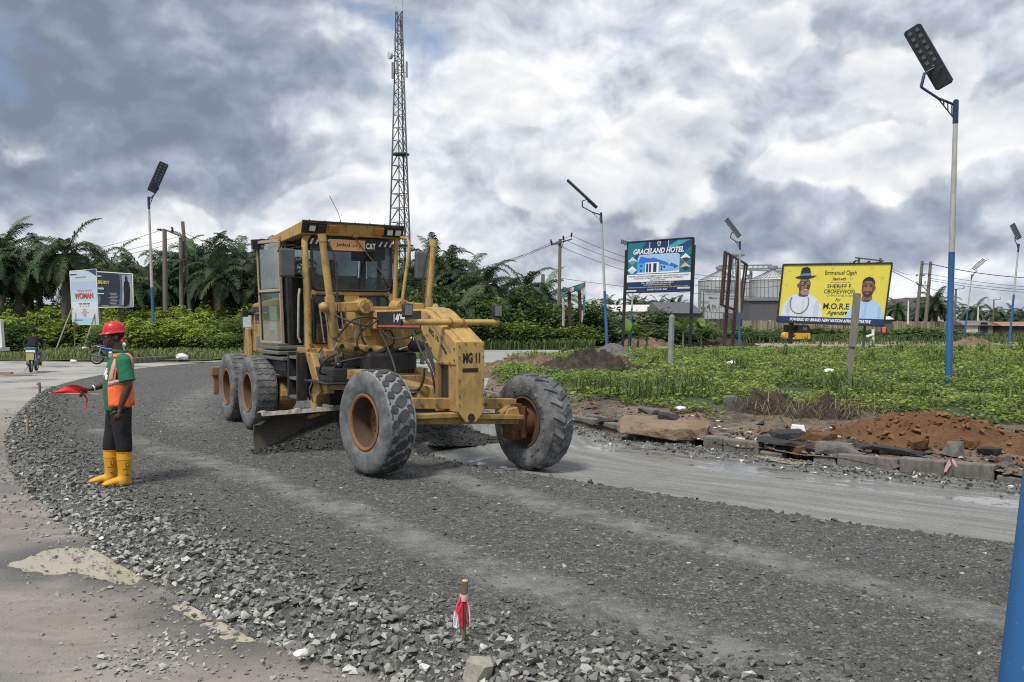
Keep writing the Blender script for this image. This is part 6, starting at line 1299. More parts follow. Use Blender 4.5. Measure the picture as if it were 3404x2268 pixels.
# ---------------------------------------------------------------- lattice tower
TY_ = 150.; tw = thing('telecom_tower', 'tall steel lattice telecom tower with antennas and a white dish', 'tower', tuple(P(1335, 1085, TY_)), 0); to = Vector(P(1335, 1085, TY_))
def tw_c(t):                                       # centre and half width at height t (0 foot, 1 top)
    py = 1085 + (40 - 1085) * t; px = 1337 - 9 * t; hwid = (36 * (1 - t) ** .9 + 11.5) / FPX * TY_
    if t < .28: hwid = (45 - 30 * t) / FPX * TY_
    else: hwid = (12 + 26 * ((1 - t) / .72) ** 1.15) / FPX * TY_
    return P(px, py, TY_) - to, hwid * .93
lv = [0, .06, .12, .18, .24, .285, .33, .375, .42, .465, .51, .55, .59, .63, .67, .705, .74, .775, .81, .845, .88, .91, .94, .97, 1.0]
an = [R(200), R(320), R(80)]
def leg_pt(t, k): c, h = tw_c(t); return c + Vector((math.cos(an[k]), math.sin(an[k]), 0)) * h * 1.12
for k in range(3):
    m = MB(); m.tube([leg_pt(t, k) for t in lv], [.17 - .07 * t for t in lv], 6); m.build('tower_leg', STEELDK, tw)
for i in range(len(lv) - 1):
    t0, t1 = lv[i], lv[i + 1]
    for k in range(3):
        j = (k + 1) % 3; rr = .082 if i < 12 else .062
        m = MB(); m.cyl(leg_pt(t0, k), leg_pt(t0, j), rr * .8, n=5); m.build('horizontal_brace', STEELDK, tw)
        if i < 14:
            mid = (leg_pt(t1, k) + leg_pt(t1, j)) / 2
            for a in (k, j): m = MB(); m.cyl(leg_pt(t0, a), mid, rr * .8, n=5); m.build('diagonal_brace', STEELDK, tw)
        else:
            a, b = (k, j) if i % 2 else (j, k); m = MB(); m.cyl(leg_pt(t0, a), leg_pt(t1, b), rr, n=5); m.build('diagonal_brace', STEELDK, tw)
for t in (.255, .545):
    c, h = tw_c(t); m = MB(); m.cyl(c, c + Vector((0, 0, .18)), h * 1.15, n=12); m.build('platform', STEELDK, tw)
m = MB(); m.tube([tw_c(t)[0] + Vector((-.3, -.2, 0)) for t in lv], .10, 5); m.build('cable_ladder', STEELDK, tw)
for px, y0, y1 in ((1305, 208, 262), (1352, 205, 258), (1321, 200, 245), (1313, 122, 148)):
    m = MB(); a, b = P(px, y0, TY_ - .8) - to, P(px, y1, TY_ - .8) - to; m.bar(a, b, .34 if y0 > 150 else .2, .22); an_ = m.build('panel_antenna', plain('antenna_grey', (.20, .21, .22), .5), tw)
    m = MB(); m.cyl(b.lerp(a, .3), (P(1328, y1 - .3 * (y1 - y0), TY_) - to), .05, n=5); m.build('antenna_arm', STEELDK, an_)
dc = P(1300, 185, TY_ - 1.) - to; m = MB(); m.lathe([(.0, -.25), (.45, -.22), (.62, -.1), (.66, .35), (.6, .42), (0, .45)], dc, (-.8, -.6, 0), 20); ds = m.build('dish_antenna', plain('dish_white', (.55, .56, .57), .5), tw, True)
m = MB(); m.cyl(dc, P(1326, 187, TY_) - to, .07, n=6); m.build('antenna_arm', STEELDK, ds)
m = MB(); m.cyl(P(1339, 45, TY_) - to, P(1339, -8, TY_) - to, .035, n=5); m.cyl(P(1317, 45, TY_) - to, P(1317, 20, TY_) - to, .035, n=5); m.build('lightning_rod', STEELDK, tw)

# ---------------------------------------------------------------- buildings beyond the far road
def m_wall(n):
    s_ = n.noise(n.vec('MULTIPLY', n.pos, (1.6, 1.6, .10)), 1.2, 6., .65); b = n.noise(n.pos, .7, 5., .6)
    sx_ = n.new('ShaderNodeSeparateXYZ'); n.put(sx_.inputs[0], n.pos)
    c = n.mix(n.mr(b, .35, .65), (.46, .40, .24), (.54, .48, .31)); c = n.mix(n.mr(s_, .50, .62, 0., .9), c, (.06, .055, .045))
    setp(n, c, .9)
WALLM = mat('cream_wall', m_wall)
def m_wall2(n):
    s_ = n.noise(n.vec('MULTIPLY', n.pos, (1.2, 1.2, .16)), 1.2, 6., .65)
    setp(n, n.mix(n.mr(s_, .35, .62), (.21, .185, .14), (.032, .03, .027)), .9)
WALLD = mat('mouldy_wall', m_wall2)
wa, wb = Vector((P(2170, 1075, 112).x, 112, 0)), Vector((P(3330, 1075, 262).x, 262, 0)); wl_ = thing('perimeter_wall', 'long cream perimeter wall with dark mould streaks below the silos', 'wall', tuple(wa), math.atan2((wb - wa).y, (wb - wa).x)); WL = (wb - wa).length; npan = 62
for k in range(npan):
    x0 = WL * k / npan; pxk = PCX + FPX * (wa.lerp(wb, k / npan).x / wa.lerp(wb, k / npan).y)
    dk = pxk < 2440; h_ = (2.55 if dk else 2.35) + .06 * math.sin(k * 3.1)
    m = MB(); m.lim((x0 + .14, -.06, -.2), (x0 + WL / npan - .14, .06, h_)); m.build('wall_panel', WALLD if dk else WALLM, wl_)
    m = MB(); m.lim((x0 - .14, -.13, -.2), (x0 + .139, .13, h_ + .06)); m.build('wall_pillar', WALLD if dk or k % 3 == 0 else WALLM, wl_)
ROOFP = plain('pale_sheet_roof', (.60, .56, .52), .6, var=.12, scale=1.); ROOFD = plain('dark_sheet_roof', (.085, .085, .095), .6, var=.15, scale=1.); ROOFR = plain('brown_gable', (.085, .07, .072), .7, var=.15, scale=1.)
ROOFRU = plain('rusty_roof', (.32, .17, .11), .8, var=.4, scale=2.)
def gable(label, px0, px1, top, eave, Y, dep, m_r, m_w, base=1078, ridge_x=None, hip=0.):
    a, b = P(px0, 1075, Y), P(px1, 1075, Y); wd = b.x - a.x; z1, z0 = P(px0, top, Y).z, P(px0, eave, Y).z; t = thing('building', label, 'building', (a.x, Y, 0), 0, 'buildings beyond the wall')
    m = MB(); m.lim((.05, .05, -.2), (wd - .05, dep, z0)); m.build('wall', m_w, t); m = MB()
    if ridge_x is None: m.prism([(-.2, -.4, z0), (-.2, dep / 2, z1), (-.2, dep + .4, z0)], (wd + .4, 0, 0))
    else: m.prism([(-.3, -.3, z0), (ridge_x * wd, -.3, z1), (wd + .3, -.3, z0)], (0, dep, 0))
    m.build('roof', m_r, t); return t, wd, z0, z1
WH = plain('pale_plaster', (.55, .51, .46), .8, var=.12, scale=1.); GW = plain('grey_cladding', (.105, .105, .12), .7, var=.1, scale=1.)
gable('pale gabled shed left of the hotel sign post', 1962, 2052, 990, 1030, 175, 14, ROOFP, WH, ridge_x=.12)
gable('long low shed with pale roof seen under the hotel sign', 2042, 2222, 1010, 1036, 165, 18, ROOFP, WH)
gable('dark grey roofed shed right of the hotel sign leg', 2205, 2335, 1000, 1042, 150, 22, ROOFD, GW)
t, wd, z0, z1 = gable('dark warehouse standing at the foot of the right silo', 2490, 2640, 985, 1000, 210, 26, ROOFD, GW)
t, wd, z0, z1 = gable('large brown steep-gabled house behind the transformer pole', 3048, 3160, 985, 1062, 250, 30, ROOFR, ROOFR, ridge_x=.55)
m = MB(); m.lim((wd * .60, -.45, 2.4), (wd * .78, -.35, 6.9)); m.build('notice_panel', WH, t)
m = MB(); m.lim((wd * .0, -.5, .5), (wd * 1.0, -.3, 1.2)); m.build('eave_band', ROOFD, t)
t, wd, z0, z1 = gable('low grey shack with sagging roof in front of the far palms', 3208, 3302, 1066, 1082, 150, 6, plain('old_grey_roof', (.16, .14, .14), .8, var=.3, scale=2.), plain('shack_wall', (.17, .15, .13), .9, var=.4, scale=2.))
m = MB(); m.lim((wd * .55, -.02, .3), (wd * .8, .03, 2.1)); m.build('dark_doorway_slab', INK, t); m = MB(); m.lim((wd * .05, -.03, -.1), (wd * .45, .02, 1.7)); m.build('pale_sheet', WH, t)  # black slab painted for the darkness inside the doorway
gable('low shed with rusty striped roof at the right edge', 3332, 3440, 1070, 1084, 150, 6, ROOFRU, plain('shed_dark', (.05, .06, .05), .9))
t, wd, z0, z1 = gable('small white shelter behind the right end of the yellow billboard', 2935, 2966, 1052, 1062, 160, 3, WHITE, plain('shelter_dark', (.1, .1, .1), .8))
SILO = plain('galvanised_sheet', (.46, .475, .485), .5, .35, .12, .6); SILOR = plain('silo_rib', (.28, .29, .30), .5, .4)
def silo(label, px, rpx, eave, apex, Y):
    c = P(px, 1075, Y); r = rpx / FPX * Y; ze, za = P(px, eave, Y).z, P(px, apex, Y).z; t = thing('grain_silo', label, 'silo', (c.x, Y, 0), 0, 'grain silos'); nr = 34
    m = MB(); prof = []
    for k in range(25): prof += [(r * (1 if k % 2 else .996), -.2 + (ze + .2) * k / 24)]
    m.lathe(prof, (0, 0, 0), (0, 0, 1), 48); m.build('silo_wall', SILO, t, True)
    m = MB(); m.lathe([(r * 1.03, ze - .1), (r * 1.02, ze), (r * .55, ze + (za - ze) * .52), (r * .14, za), (r * .14, za + .6), (0, za + .6)], (0, 0, 0), (0, 0, 1), 48); rf = m.build('silo_roof', SILO, t, True)
    for k in range(nr):
        a = 2 * math.pi * k / nr
        if math.sin(a) > .3: continue
        d_ = Vector((math.cos(a), math.sin(a), 0)); m = MB(); m.bar(d_ * r * 1.004 + Vector((0, 0, -.2)), d_ * r * 1.004 + Vector((0, 0, ze)), .16, .14); m.build('wall_rib', SILOR, t)
        m = MB(); m.bar(d_ * r * 1.02 + Vector((0, 0, ze + .05)), d_ * r * .15 + Vector((0, 0, za + .05)), .10, .12); m.build('roof_rib', SILOR, rf)
    m = MB(); m.cyl((0, 0, za + .5), (0, 0, za + 1.3), r * .22, n=12); m.build('silo_cap', SILOR, rf); return t
silo('left galvanised grain silo behind the white distributor board', 2394, 71, 934, 902, 250.); silo('right galvanised grain silo between the empty frame and the yellow billboard', 2568, 74, 931, 900, 245.); silo('third smaller silo standing behind between the two big silos', 2490, 46, 940, 926, 290.); silo('grain silo mostly hidden by the yellow billboard', 2650, 66, 940, 910, 290.)
cv = thing('grain_conveyor', 'steel conveyor bridge running over the tops of the silos', 'conveyor', tuple(P(2390, 890, 246)), 0); co = P(2390, 890, 246)
for k, (y0, y1) in enumerate([((2390, 884), (2566, 882)), ((2390, 893), (2600, 893)), ((2480, 897), (2640, 903))]):
    m = MB(); m.bar(P(*y0, 246 - k) - co, P(*y1, 246 - k) - co, .3, .45); m.build('conveyor_beam', SILOR, cv)
for px in range(2396, 2566, 17): m = MB(); m.cyl(P(px, 893, 246) - co, P(px + 8, 884, 246) - co, .10, n=4); m.build('truss_strut', SILOR, cv)
for px in (2494, 2499): m = MB(); m.cyl(P(px, 893, 246) - co, P(px, 1040, 246) - co, .22, n=6); m.build('support_leg', SILOR, cv)
el = thing('elevator_tower', 'slim lattice elevator tower standing behind the silos', 'tower', tuple(P(2448, 1075, 270)), 0); eo = P(2448, 1075, 270)
for px in (2436, 2446, 2458): m = MB(); m.bar(P(px, 1060, 270) - eo, P(px, 843, 270) - eo, .35, .35); m.build('tower_post', SILOR, el)
for k in range(16): m = MB(); m.cyl(P(2436 if k % 2 else 2458, 1050 - k * 13, 270) - eo, P(2458 if k % 2 else 2436, 1037 - k * 13, 270) - eo, .1, n=4); m.build('tower_brace', SILOR, el)
m = MB(); m.lim(P(2432, 850, 268) - eo, P(2466, 847, 272) - eo); m.build('head_platform', SILOR, el); m = MB(); m.lim(P(2440, 847, 269) - eo, P(2456, 836, 271) - eo); m.build('head_box', SILO, el)
# ---------------------------------------------------------------- billboards and banners
def ink(name, c, rough=.5): return plain('print_' + name, c, rough, var=.04, scale=1.5)
FRM = paint('sign_frame_black', (.012, .013, .016), dirt=(.05, .035, .03), amount=.4); FRB = paint('sign_frame_rust', (.045, .022, .018), dirt=(.10, .055, .04), amount=.6)
def post(t, o, a, b, w_=.14, m=FRM, name='post', rnd=False):
    q = MB(); a, b = Vector(a) - o, Vector(b) - o
    if rnd: q.cyl(a, b, w_ / 2, n=10)
    else: q.bar(a, b, w_, w_, (1, 0, 0))
    return q.build(name, m, t, rnd)
def panel(t, o, tl, tr, bl, br, m, thick=.08, frame=None, fw=.06, name='panel'):
    c = [Vector(q) - o for q in (tl, tr, bl, br)]; B = Board(*c, eps=.006); n = B.n
    q = MB(); q.prism([c[2], c[3], c[1], c[0]], -n * thick); p_ = q.build(name, m, t)
    if frame:
        for a, b in ((0, 1), (2, 3), (0, 2), (1, 3)): q = MB(); q.bar(c[a] - n * thick * .5, c[b] - n * thick * .5, fw, thick * 1.6, n); q.build('frame_bar', frame, p_)
    return B, p_
# --- hotel sign
TL, TR, BL, BR = P(2087, 806, 52.5), P(2303, 790, 49.5), P(2081, 974, 52.5), P(2297, 967, 49.5); o = Vector((P(2081, 1075, 52).x, 52., 0)); t = thing('hotel_billboard', 'blue hotel billboard on two black posts in the middle of the island', 'billboard', tuple(o))
post(t, o, P(2068, 1186, 52.6), P(2083, 832, 52.6), .17); post(t, o, P(2291, 1200, 49.6), P(2307, 815, 49.6), .17)
B, pn = panel(t, o, TL, TR, BL, BR, ink('deep_blue', (.012, .055, .16)), .12, FRM, .07)
teal, cy_, pale, wht, navy = ink('teal', (.015, .16, .22)), ink('cyan', (.05, .30, .42)), ink('pale_blue', (.46, .60, .74)), ink('white', (.74, .76, .80)), ink('navy', (.012, .028, .10))
B.poly('print', [(.0, .62), (.14, .70), (.30, .98), (.0, .98)], teal, pn, 1); B.poly('print', [(.68, .80), (.98, .98), (.80, .98), (.62, .86)], cy_, pn, 1); B.poly('print', [(.80, .66), (.99, .86), (.99, .70), (.88, .62)], teal, pn, 1); B.poly('print', [(.02, .34), (.18, .34), (.18, .62), (.02, .64)], teal, pn, 1); B.poly('print', [(.82, .34), (.99, .34), (.99, .60), (.82, .66)], teal, pn, 1)
B.poly('print', [(.36, .86), (.64, .86), (.64, .985), (.36, .985)], navy, pn, 1); B.rect('print', .350, .86, .362, .985, pale, pn, 2); B.rect('print', .638, .86, .650, .985, pale, pn, 2)
B.ell('emblem', .50, .945, .030, .034, wht, pn, 2); B.ell('emblem', .50, .945, .022, .026, navy, pn, 3); B.text('G', .49, .932, .51, .957, wht, pn, 4); B.poly('emblem', [(.465, .915), (.50, .875), (.535, .915), (.50, .893)], pale, pn, 2)
B.text('GRACELAND HOTEL', .10, .745, .88, .850, wht, pn, 4, .035, .25)
B.poly('picture', [(.17, .36), (.82, .36), (.82, .70), (.78, .735), (.20, .735), (.17, .66)], ink('picture_sky', (.36, .52, .72)), pn, 2)
B.poly('picture', [(.17, .56), (.22, .70), (.36, .655), (.42, .67), (.62, .57), (.66, .53), (.66, .40), (.17, .38)], ink('picture_roof', (.03, .15, .55)), pn, 3)
B.poly('picture', [(.17, .38), (.17, .57), (.30, .57), (.30, .38)], ink('picture_wall', (.06, .32, .78)), pn, 4); B.poly('picture', [(.52, .40), (.52, .54), (.66, .50), (.80, .46), (.80, .40)], ink('picture_wall2', (.20, .42, .74)), pn, 4); B.poly('picture', [(.66, .50), (.70, .55), (.80, .49), (.80, .46)], MATS['print_picture_roof'], pn, 5)
B.rect('picture', .30, .375, .51, .575, wht, pn, 5)
for u in (.315, .36, .425): B.rect('picture', u, .385, u + (.05 if u > .4 else .03), .555, ink('dark_window', (.03, .025, .09)), pn, 6)
for u, v in ((.22, .50), (.22, .41), (.54, .47), (.58, .46), (.54, .42), (.74, .45)): B.rect('picture', u, v, u + .025, v + .035, navy, pn, 6)
B.poly('picture', [(.17, .36), (.82, .36), (.82, .40), (.50, .385), (.17, .385)], wht, pn, 6)
for u, v, c1, c2 in ((.09, .62, pale, ink('green_room', (.10, .30, .28))), (.09, .44, wht, pale), (.905, .63, wht, ink('maroon', (.12, .02, .04))), (.905, .46, ink('sand', (.62, .48, .25)), navy)):
    B.poly('picture', [(u, v - .085), (u + .075, v), (u, v + .085), (u - .075, v)], c1, pn, 3); B.poly('picture', [(u, v - .08), (u + .06, v - .015), (u + .02, v + .01), (u - .06, v - .01)], c2, pn, 4)
B.rect('print', .0, .205, 1., .335, wht, pn, 2); B.poly('print', [(.0, .335), (1., .335), (1., .35), (.0, .352)], wht, pn, 2)
gy = ink('grey_text', (.12, .13, .2)); B.text('*PROVIDE LODGING & ACCOMMODATION * BAR *RESTAURANT *LAUNDRY', .03, .298, .97, .328, gy, pn, 4, .01); B.text('*OUTDOOR CATERING *CLUBBING *BARBECUE *SWIMMING', .12, .258, .88, .288, gy, pn, 4, .01); B.text('*HOSTING OF EVENT', .37, .218, .62, .247, gy, pn, 4, .01)
B.rect('print', .0, .04, 1., .200, navy, pn, 2); B.text('TEL: 08060344764, 08149645815', .24, .160, .74, .190, wht, pn, 4, .012); B.text('www.gl1gracelandhotel.com.ng', .28, .125, .70, .153, wht, pn, 4, .008); B.text('Come and taste our unique services where we spoil you a little', .04, .078, .96, .112, ink('gold_text', (.62, .55, .18)), pn, 4, .01, .3); B.text('IDHEZE ROAD, IRRI', .34, .030, .64, .062, wht, pn, 4, .02)
B.rect('print', .0, .018, .17, .048, pale, pn, 3); B.rect('print', .80, .045, .985, .078, pale, pn, 3)
# --- yellow billboard
TL, TR, BL, BR = P(2604, 880, 66), P(2966, 875, 63), P(2583, 1070, 66), P(2938, 1084, 63); o = Vector((P(2630, 1075, 65).x, 65., 0)); t = thing('yellow_billboard', 'large yellow billboard with two painted men leaning at the far side of the island', 'billboard', tuple(o))
post(t, o, P(2626, 1143, 66.2), P(2632, 1060, 66.2), .26, FRM); post(t, o, P(2870, 1165, 64), P(2876, 1070, 64), .16, plain('green_post', (.04, .06, .04), .6))
B, pn = panel(t, o, TL, TR, BL, BR, ink('yellow', (.66, .57, .07)), .25, FRM, .12)
bk, gw, lb_, sk1, sk2 = INK, ink('robe_white', (.56, .63, .72)), ink('robe_blue', (.36, .52, .72)), ink('skin_a', (.16, .075, .045)), ink('skin_b', (.20, .10, .06))
B.rect('banner_strip', .0, .0, 1., .105, navy, pn, 1); B.text('POWERED BY: BRAND NEW NATION AFRICA INITIATIVE', .12, .030, .88, .082, wht, pn, 3, .03, .2)
for u, v in ((.07, .86), (.055, .62), (.345, .72), (.395, .47), (.435, .20), (.655, .72), (.575, .43), (.83, .90), (.93, .74), (.47, .90)): B.poly('heart', [(u, v), (u + .014, v + .03), (u + .010, v + .045), (u, v + .03), (u - .010, v + .045), (u - .014, v + .03)], ink('faint_heart', (.50, .42, .13)), pn, 1)
# left figure
B.poly('portrait', [(.03, .105), (.04, .30), (.09, .43), (.15, .49), (.20, .50), (.28, .50), (.35, .42), (.41, .30), (.425, .105)], gw, pn, 2)
B.poly('portrait', [(.175, .47), (.185, .62), (.265, .62), (.275, .50), (.245, .455), (.20, .45)], sk1, pn, 3); B.ell('portrait', .225, .635, .056, .145, sk1, pn, 4); B.ell('portrait', .165, .64, .010, .035, sk1, pn, 4)
B.ell('portrait', .235, .525, .040, .055, ink('grey_beard', (.30, .22, .18)), pn, 5); B.ell('portrait', .240, .555, .026, .020, ink('lips', (.22, .06, .05)), pn, 6); B.rect('portrait', .222, .555, .258, .566, wht, pn, 7); B.poly('portrait', [(.228, .60), (.25, .60), (.245, .67), (.236, .67)], ink('skin_light', (.26, .14, .09)), pn, 6)
for u in (.203, .257): B.ell('spectacles', u, .672, .024, .037, bk, pn, 6); B.ell('spectacles', u, .672, .018, .029, ink('lens', (.22, .18, .17)), pn, 7); B.ell('portrait', u, .67, .006, .01, bk, pn, 8)
B.rect('spectacles', .22, .685, .24, .695, bk, pn, 7)
B.poly('hat', [(.125, .775), (.165, .755), (.225, .745), (.29, .77), (.335, .81), (.30, .805), (.28, .80), (.262, .925), (.235, .955), (.20, .945), (.185, .93), (.172, .80), (.15, .79)], ink('hat_navy', (.010, .014, .028)), pn, 8); B.poly('hat_band', [(.174, .80), (.277, .81), (.272, .85), (.178, .835)], ink('hat_band', (.10, .22, .34)), pn, 9)
nk = [(.115 + .085 + .085 * math.cos(R(a)) * (1 if a < 180 else 1), .34 + .16 * math.sin(R(a))) for a in range(0, 360, 12)]
q = MB(); q.tube([B.at(.195 + .088 * math.cos(R(a)), .345 + .185 * math.sin(R(a)), .04) for a in range(150, 395, 10)], .03, 5); q.build('necklace', ink('bead', (.22, .15, .10)), pn)
# right figure
B.poly('portrait', [(.64, .105), (.665, .28), (.72, .37), (.765, .41), (.86, .42), (.92, .37), (.965, .28), (.985, .105)], lb_, pn, 2); B.poly('portrait', [(.765, .40), (.775, .52), (.855, .52), (.865, .42), (.835, .375), (.79, .375)], sk2, pn, 3)
B.ell('portrait', .815, .60, .058, .155, sk2, pn, 4); B.ell('portrait', .874, .60, .010, .035, sk2, pn, 4); B.poly('portrait', [(.757, .63), (.760, .72), (.78, .765), (.815, .785), (.85, .765), (.872, .70), (.875, .64), (.862, .69), (.835, .715), (.79, .715), (.768, .69)], bk, pn, 5)
B.poly('portrait', [(.768, .53), (.79, .545), (.84, .545), (.862, .54), (.85, .475), (.815, .445), (.785, .47)], ink('beard', (.03, .02, .018)), pn, 5); B.ell('portrait', .812, .515, .024, .018, ink('lips', (.2, .07, .06)), pn, 6); B.poly('portrait', [(.803, .555), (.824, .555), (.819, .63), (.809, .63)], MATS['print_skin_light'], pn, 6)
for u in (.79, .838): B.ell('portrait', u, .635, .012, .012, bk, pn, 6); B.rect('portrait', u - .017, .662, u + .017, .672, bk, pn, 6)
for u, v, ru, rv, nm, c in ((.212, .735, .030, .030, 'skin_hi', (.24, .125, .08)), (.205, .60, .018, .030, 'skin_hi', None), (.262, .60, .012, .03, 'skin_lo', (.10, .045, .028)), (.268, .66, .010, .06, 'skin_lo', None), (.19, .58, .010, .05, 'skin_lo', None), (.225, .465, .045, .020, 'skin_lo', None)): B.ell('portrait', u, v, ru, rv, ink(nm, c or (.1, .05, .03)), pn, 4.5)
for u, v, ru, rv, nm in ((.815, .69, .034, .022, 'skin_hi'), (.787, .585, .016, .028, 'skin_hi'), (.838, .585, .014, .026, 'skin_hi'), (.862, .60, .008, .07, 'skin_lo'), (.768, .60, .007, .06, 'skin_lo'), (.815, .40, .03, .018, 'skin_lo')): B.ell('portrait', u, v, ru, rv, MATS['print_' + nm], pn, 4.5)
for pts in ([(.10, .105), (.13, .30), (.12, .42), (.09, .40), (.07, .2)], [(.34, .105), (.33, .28), (.36, .40), (.385, .33), (.38, .105)], [(.22, .105), (.225, .42), (.235, .42), (.24, .105)]): B.poly('robe_fold', pts, ink('robe_shadow', (.46, .53, .63)), pn, 2.5)
for pts in ([(.70, .105), (.72, .25), (.70, .33), (.685, .28)], [(.93, .105), (.925, .26), (.94, .32), (.955, .25), (.96, .105)], [(.80, .105), (.805, .36), (.82, .36), (.825, .105)]): B.poly('robe_fold', pts, ink('robe_blue_shadow', (.29, .44, .64)), pn, 2.5)
B.text('Emmanuel Ogeh', .405, .795, .695, .890, bk, pn, 3, .005); B.text('Stand with', .48, .725, .605, .775, bk, pn, 3, .02, .3); B.text('HIS EXCELLENCY RT. HON. (ELDER)', .465, .678, .645, .700, gy, pn, 3, .005)
B.text('SHERIFF F.', .44, .595, .67, .660, bk, pn, 3, .012); B.text('OBOREVWORI', .415, .505, .70, .575, bk, pn, 3, .012); B.text('GOVERNOR OF DELTA STATE', .445, .455, .69, .488, gy, pn, 3, .008); B.text('For', .53, .375, .58, .43, bk, pn, 3, .01, .3); B.text('M.O.R.E', .425, .245, .665, .345, bk, pn, 3, .02); B.text('Agenda', .465, .130, .625, .225, bk, pn, 3, .012, .3); B.poly('heart', [(.64, .155), (.655, .20), (.648, .215), (.64, .20), (.632, .215), (.626, .195)], bk, pn, 3)
# --- empty frame
FR = {k: v for k, v in zip(('tl', 'tr', 'bl', 'br'), ((2409, 837), (2476, 876), (2395, 1012), (2457, 1036)))}
o = Vector((P(2420, 1075, 62).x, 62., 0)); t = thing('sign_frame', 'empty rust-brown double sign frame on two posts right of the hotel sign', 'sign frame', tuple(o))
for dY, dx in ((0., 0.), (.7, 7)):
    c = [P(x + dx, y + dx * .5, Yq + dY) for (x, y), Yq in zip(FR.values(), (60, 66, 60, 66))]
    for a, b in ((0, 1), (2, 3), (0, 2), (1, 3)): post(t, o, c[a], c[b], .12, FRB, 'frame_bar')
    if not dY: c0_ = c
    else:
        for a in range(4): post(t, o, c0_[a], c[a], .08, FRB, 'spacer')
post(t, o, P(2406, 1160, 61.5), P(2429, 852, 61.5), .22, FRB); post(t, o, P(2433, 1160, 63.5), P(2457, 866, 63.5), .22, FRB)
# --- torn sign
o = Vector((P(1900, 1075, 68).x, 68., 0)); t = thing('torn_sign', 'torn teal sign hanging in strips from a rusty frame beside the utility pole', 'sign', tuple(o))
post(t, o, P(1898, 1152, 68), P(1892, 970, 68), .26, FRB); post(t, o, P(1935, 1152, 68), P(1925, 955, 68), .26, FRB); post(t, o, P(1864, 1080, 68), P(1945, 1068, 68), .09, FRB, 'frame_bar'); post(t, o, P(1863, 968, 67.8), P(1947, 940, 67.8), .10, FRB, 'frame_bar')
tq = plain('torn_teal', (.045, .14, .15), .7, var=.3, scale=2.); tww = plain('torn_white', (.50, .48, .46), .7, var=.2, scale=3.)
def rag(pts, m, Y=67.6):
    q = MB(); q.prism([P(x, y, Y + .15 * math.sin(i * 2.1)) - o for i, (x, y) in enumerate(pts)], (0, .02, 0)); q.build('torn_strip', m, t)
rag([(1863, 968), (1890, 958), (1916, 950), (1946, 940), (1944, 950), (1930, 962), (1905, 972), (1880, 980), (1863, 988)], tq); rag([(1895, 957), (1908, 953), (1907, 968), (1896, 972)], plain('torn_pink', (.42, .28, .26), .7), 67.4)
rag([(1867, 985), (1876, 982), (1877, 1040), (1876, 1086), (1868, 1082), (1869, 1030)], tww); rag([(1932, 950), (1947, 946), (1945, 975), (1938, 1000), (1934, 978)], tww); rag([(1938, 985), (1946, 960), (1945, 1035), (1938, 1040)], tq); rag([(1934, 1030), (1940, 1036), (1938, 1060), (1933, 1075)], tww)
# --- white distributor board
TL, TR, BL, BR = P(2329, 962, 106), P(2462, 966, 110), P(2325, 1036, 106), P(2459, 1042, 110); o = Vector((P(2390, 1075, 106).x, 106., 0)); t = thing('distributor_board', 'white printed board with blue lettering in front of the silos', 'billboard', tuple(o))
post(t, o, P(2335, 1110, 106.4), P(2336, 966, 106.4), .25, STEELDK); post(t, o, P(2450, 1110, 109.6), P(2452, 970, 109.6), .25, STEELDK); B, pn = panel(t, o, TL, TR, BL, BR, ink('board_white', (.66, .65, .64)), .15, SILOR, .10); B.eps = .012
nb = ink('brewery_blue', (.10, .14, .30)); B.text('NIGERIAN BREWERIES DEMAND CENTRE', .10, .86, .97, .945, nb, pn, 2, .02); B.text('Resources Group', .58, .70, .95, .78, gy, pn, 2, .01, .25); B.text('Mega Distributor', .20, .57, .90, .68, nb, pn, 2, .02, .3)
rd = random.Random(5)
for k in range(46):
    u = .03 + .92 * rd.random(); v = .02 + .26 * rd.random() * (1 - abs(u - .5)); B.rect('print', u, v, u + rd.uniform(.012, .03), v + rd.uniform(.05, .16), [gy, pale, nb, ink('crate_grey', (.35, .36, .38)), ink('picture_red', (.30, .12, .10))][k % 5], pn, 1 + k % 4)
B.rect('print', .02, .38, .22, .48, ink('van_grey', (.42, .44, .46)), pn, 1)
# --- white upright banner
TL, TR, BL, BR = P(232, 902, 55), P(319, 895, 54.4), P(242, 1079, 55), P(327, 1079, 54.4); o = Vector((P(280, 1075, 55).x, 55., 0)); t = thing('upright_banner', 'upright pale banner with red lettering propped on bamboo poles', 'banner', tuple(o))
B, pn = panel(t, o, TL, TR, BL, BR, ink('banner_pale', (.48, .58, .68)), .03, WHITE, .05, 'cloth'); B.eps = .01
for v0, v1, c in ((.0, .12, (.36, .60, .70)), (.42, .62, (.40, .62, .70)), (.62, .80, (.42, .50, .66)), (.12, .28, (.60, .62, .70)), (.28, .42, (.62, .66, .72))): B.rect('print', .02, v0, .98, v1, ink('band%d' % int(v0 * 100), c), pn, 1)
rdk = ink('red_text', (.52, .04, .05)); B.poly('print', [(.60, 1.), (1., 1.), (1., .88), (.75, .97)], ink('navy_corner', (.03, .05, .16)), pn, 2)
B.rect('small_print', .02, .928, .28, .942, navy, pn, 3); B.rect('small_print', .20, .870, .62, .880, gy, pn, 3); B.text('Empowered', .28, .595, .80, .650, ink('rose_text', (.55, .20, .20)), pn, 3, .005); B.text('WOMAN', .14, .475, .86, .585, rdk, pn, 3, .035); [B.rect('small_print', u, .375, u + .12, .395, rdk, pn, 3) for u in (.30, .45, .60)]; [B.rect('small_print', u, .333, u + .025, .35, rdk, pn, 3) for u in (.34, .44, .55, .65)]
for v in (.27, .24, .21, .18, .15): B.rect('print', .43 if v != .21 else .37, v, .57 if v != .21 else .66, v + .018, ink('rose_line', (.55, .30, .32)), pn, 2)
B.rect('small_print', .05, .080, .42, .090, nb, pn, 3); B.poly('print', [(.0, .0), (.25, .0), (.0, .05)], ink('navy_corner', (.03, .05, .16)), pn, 2)
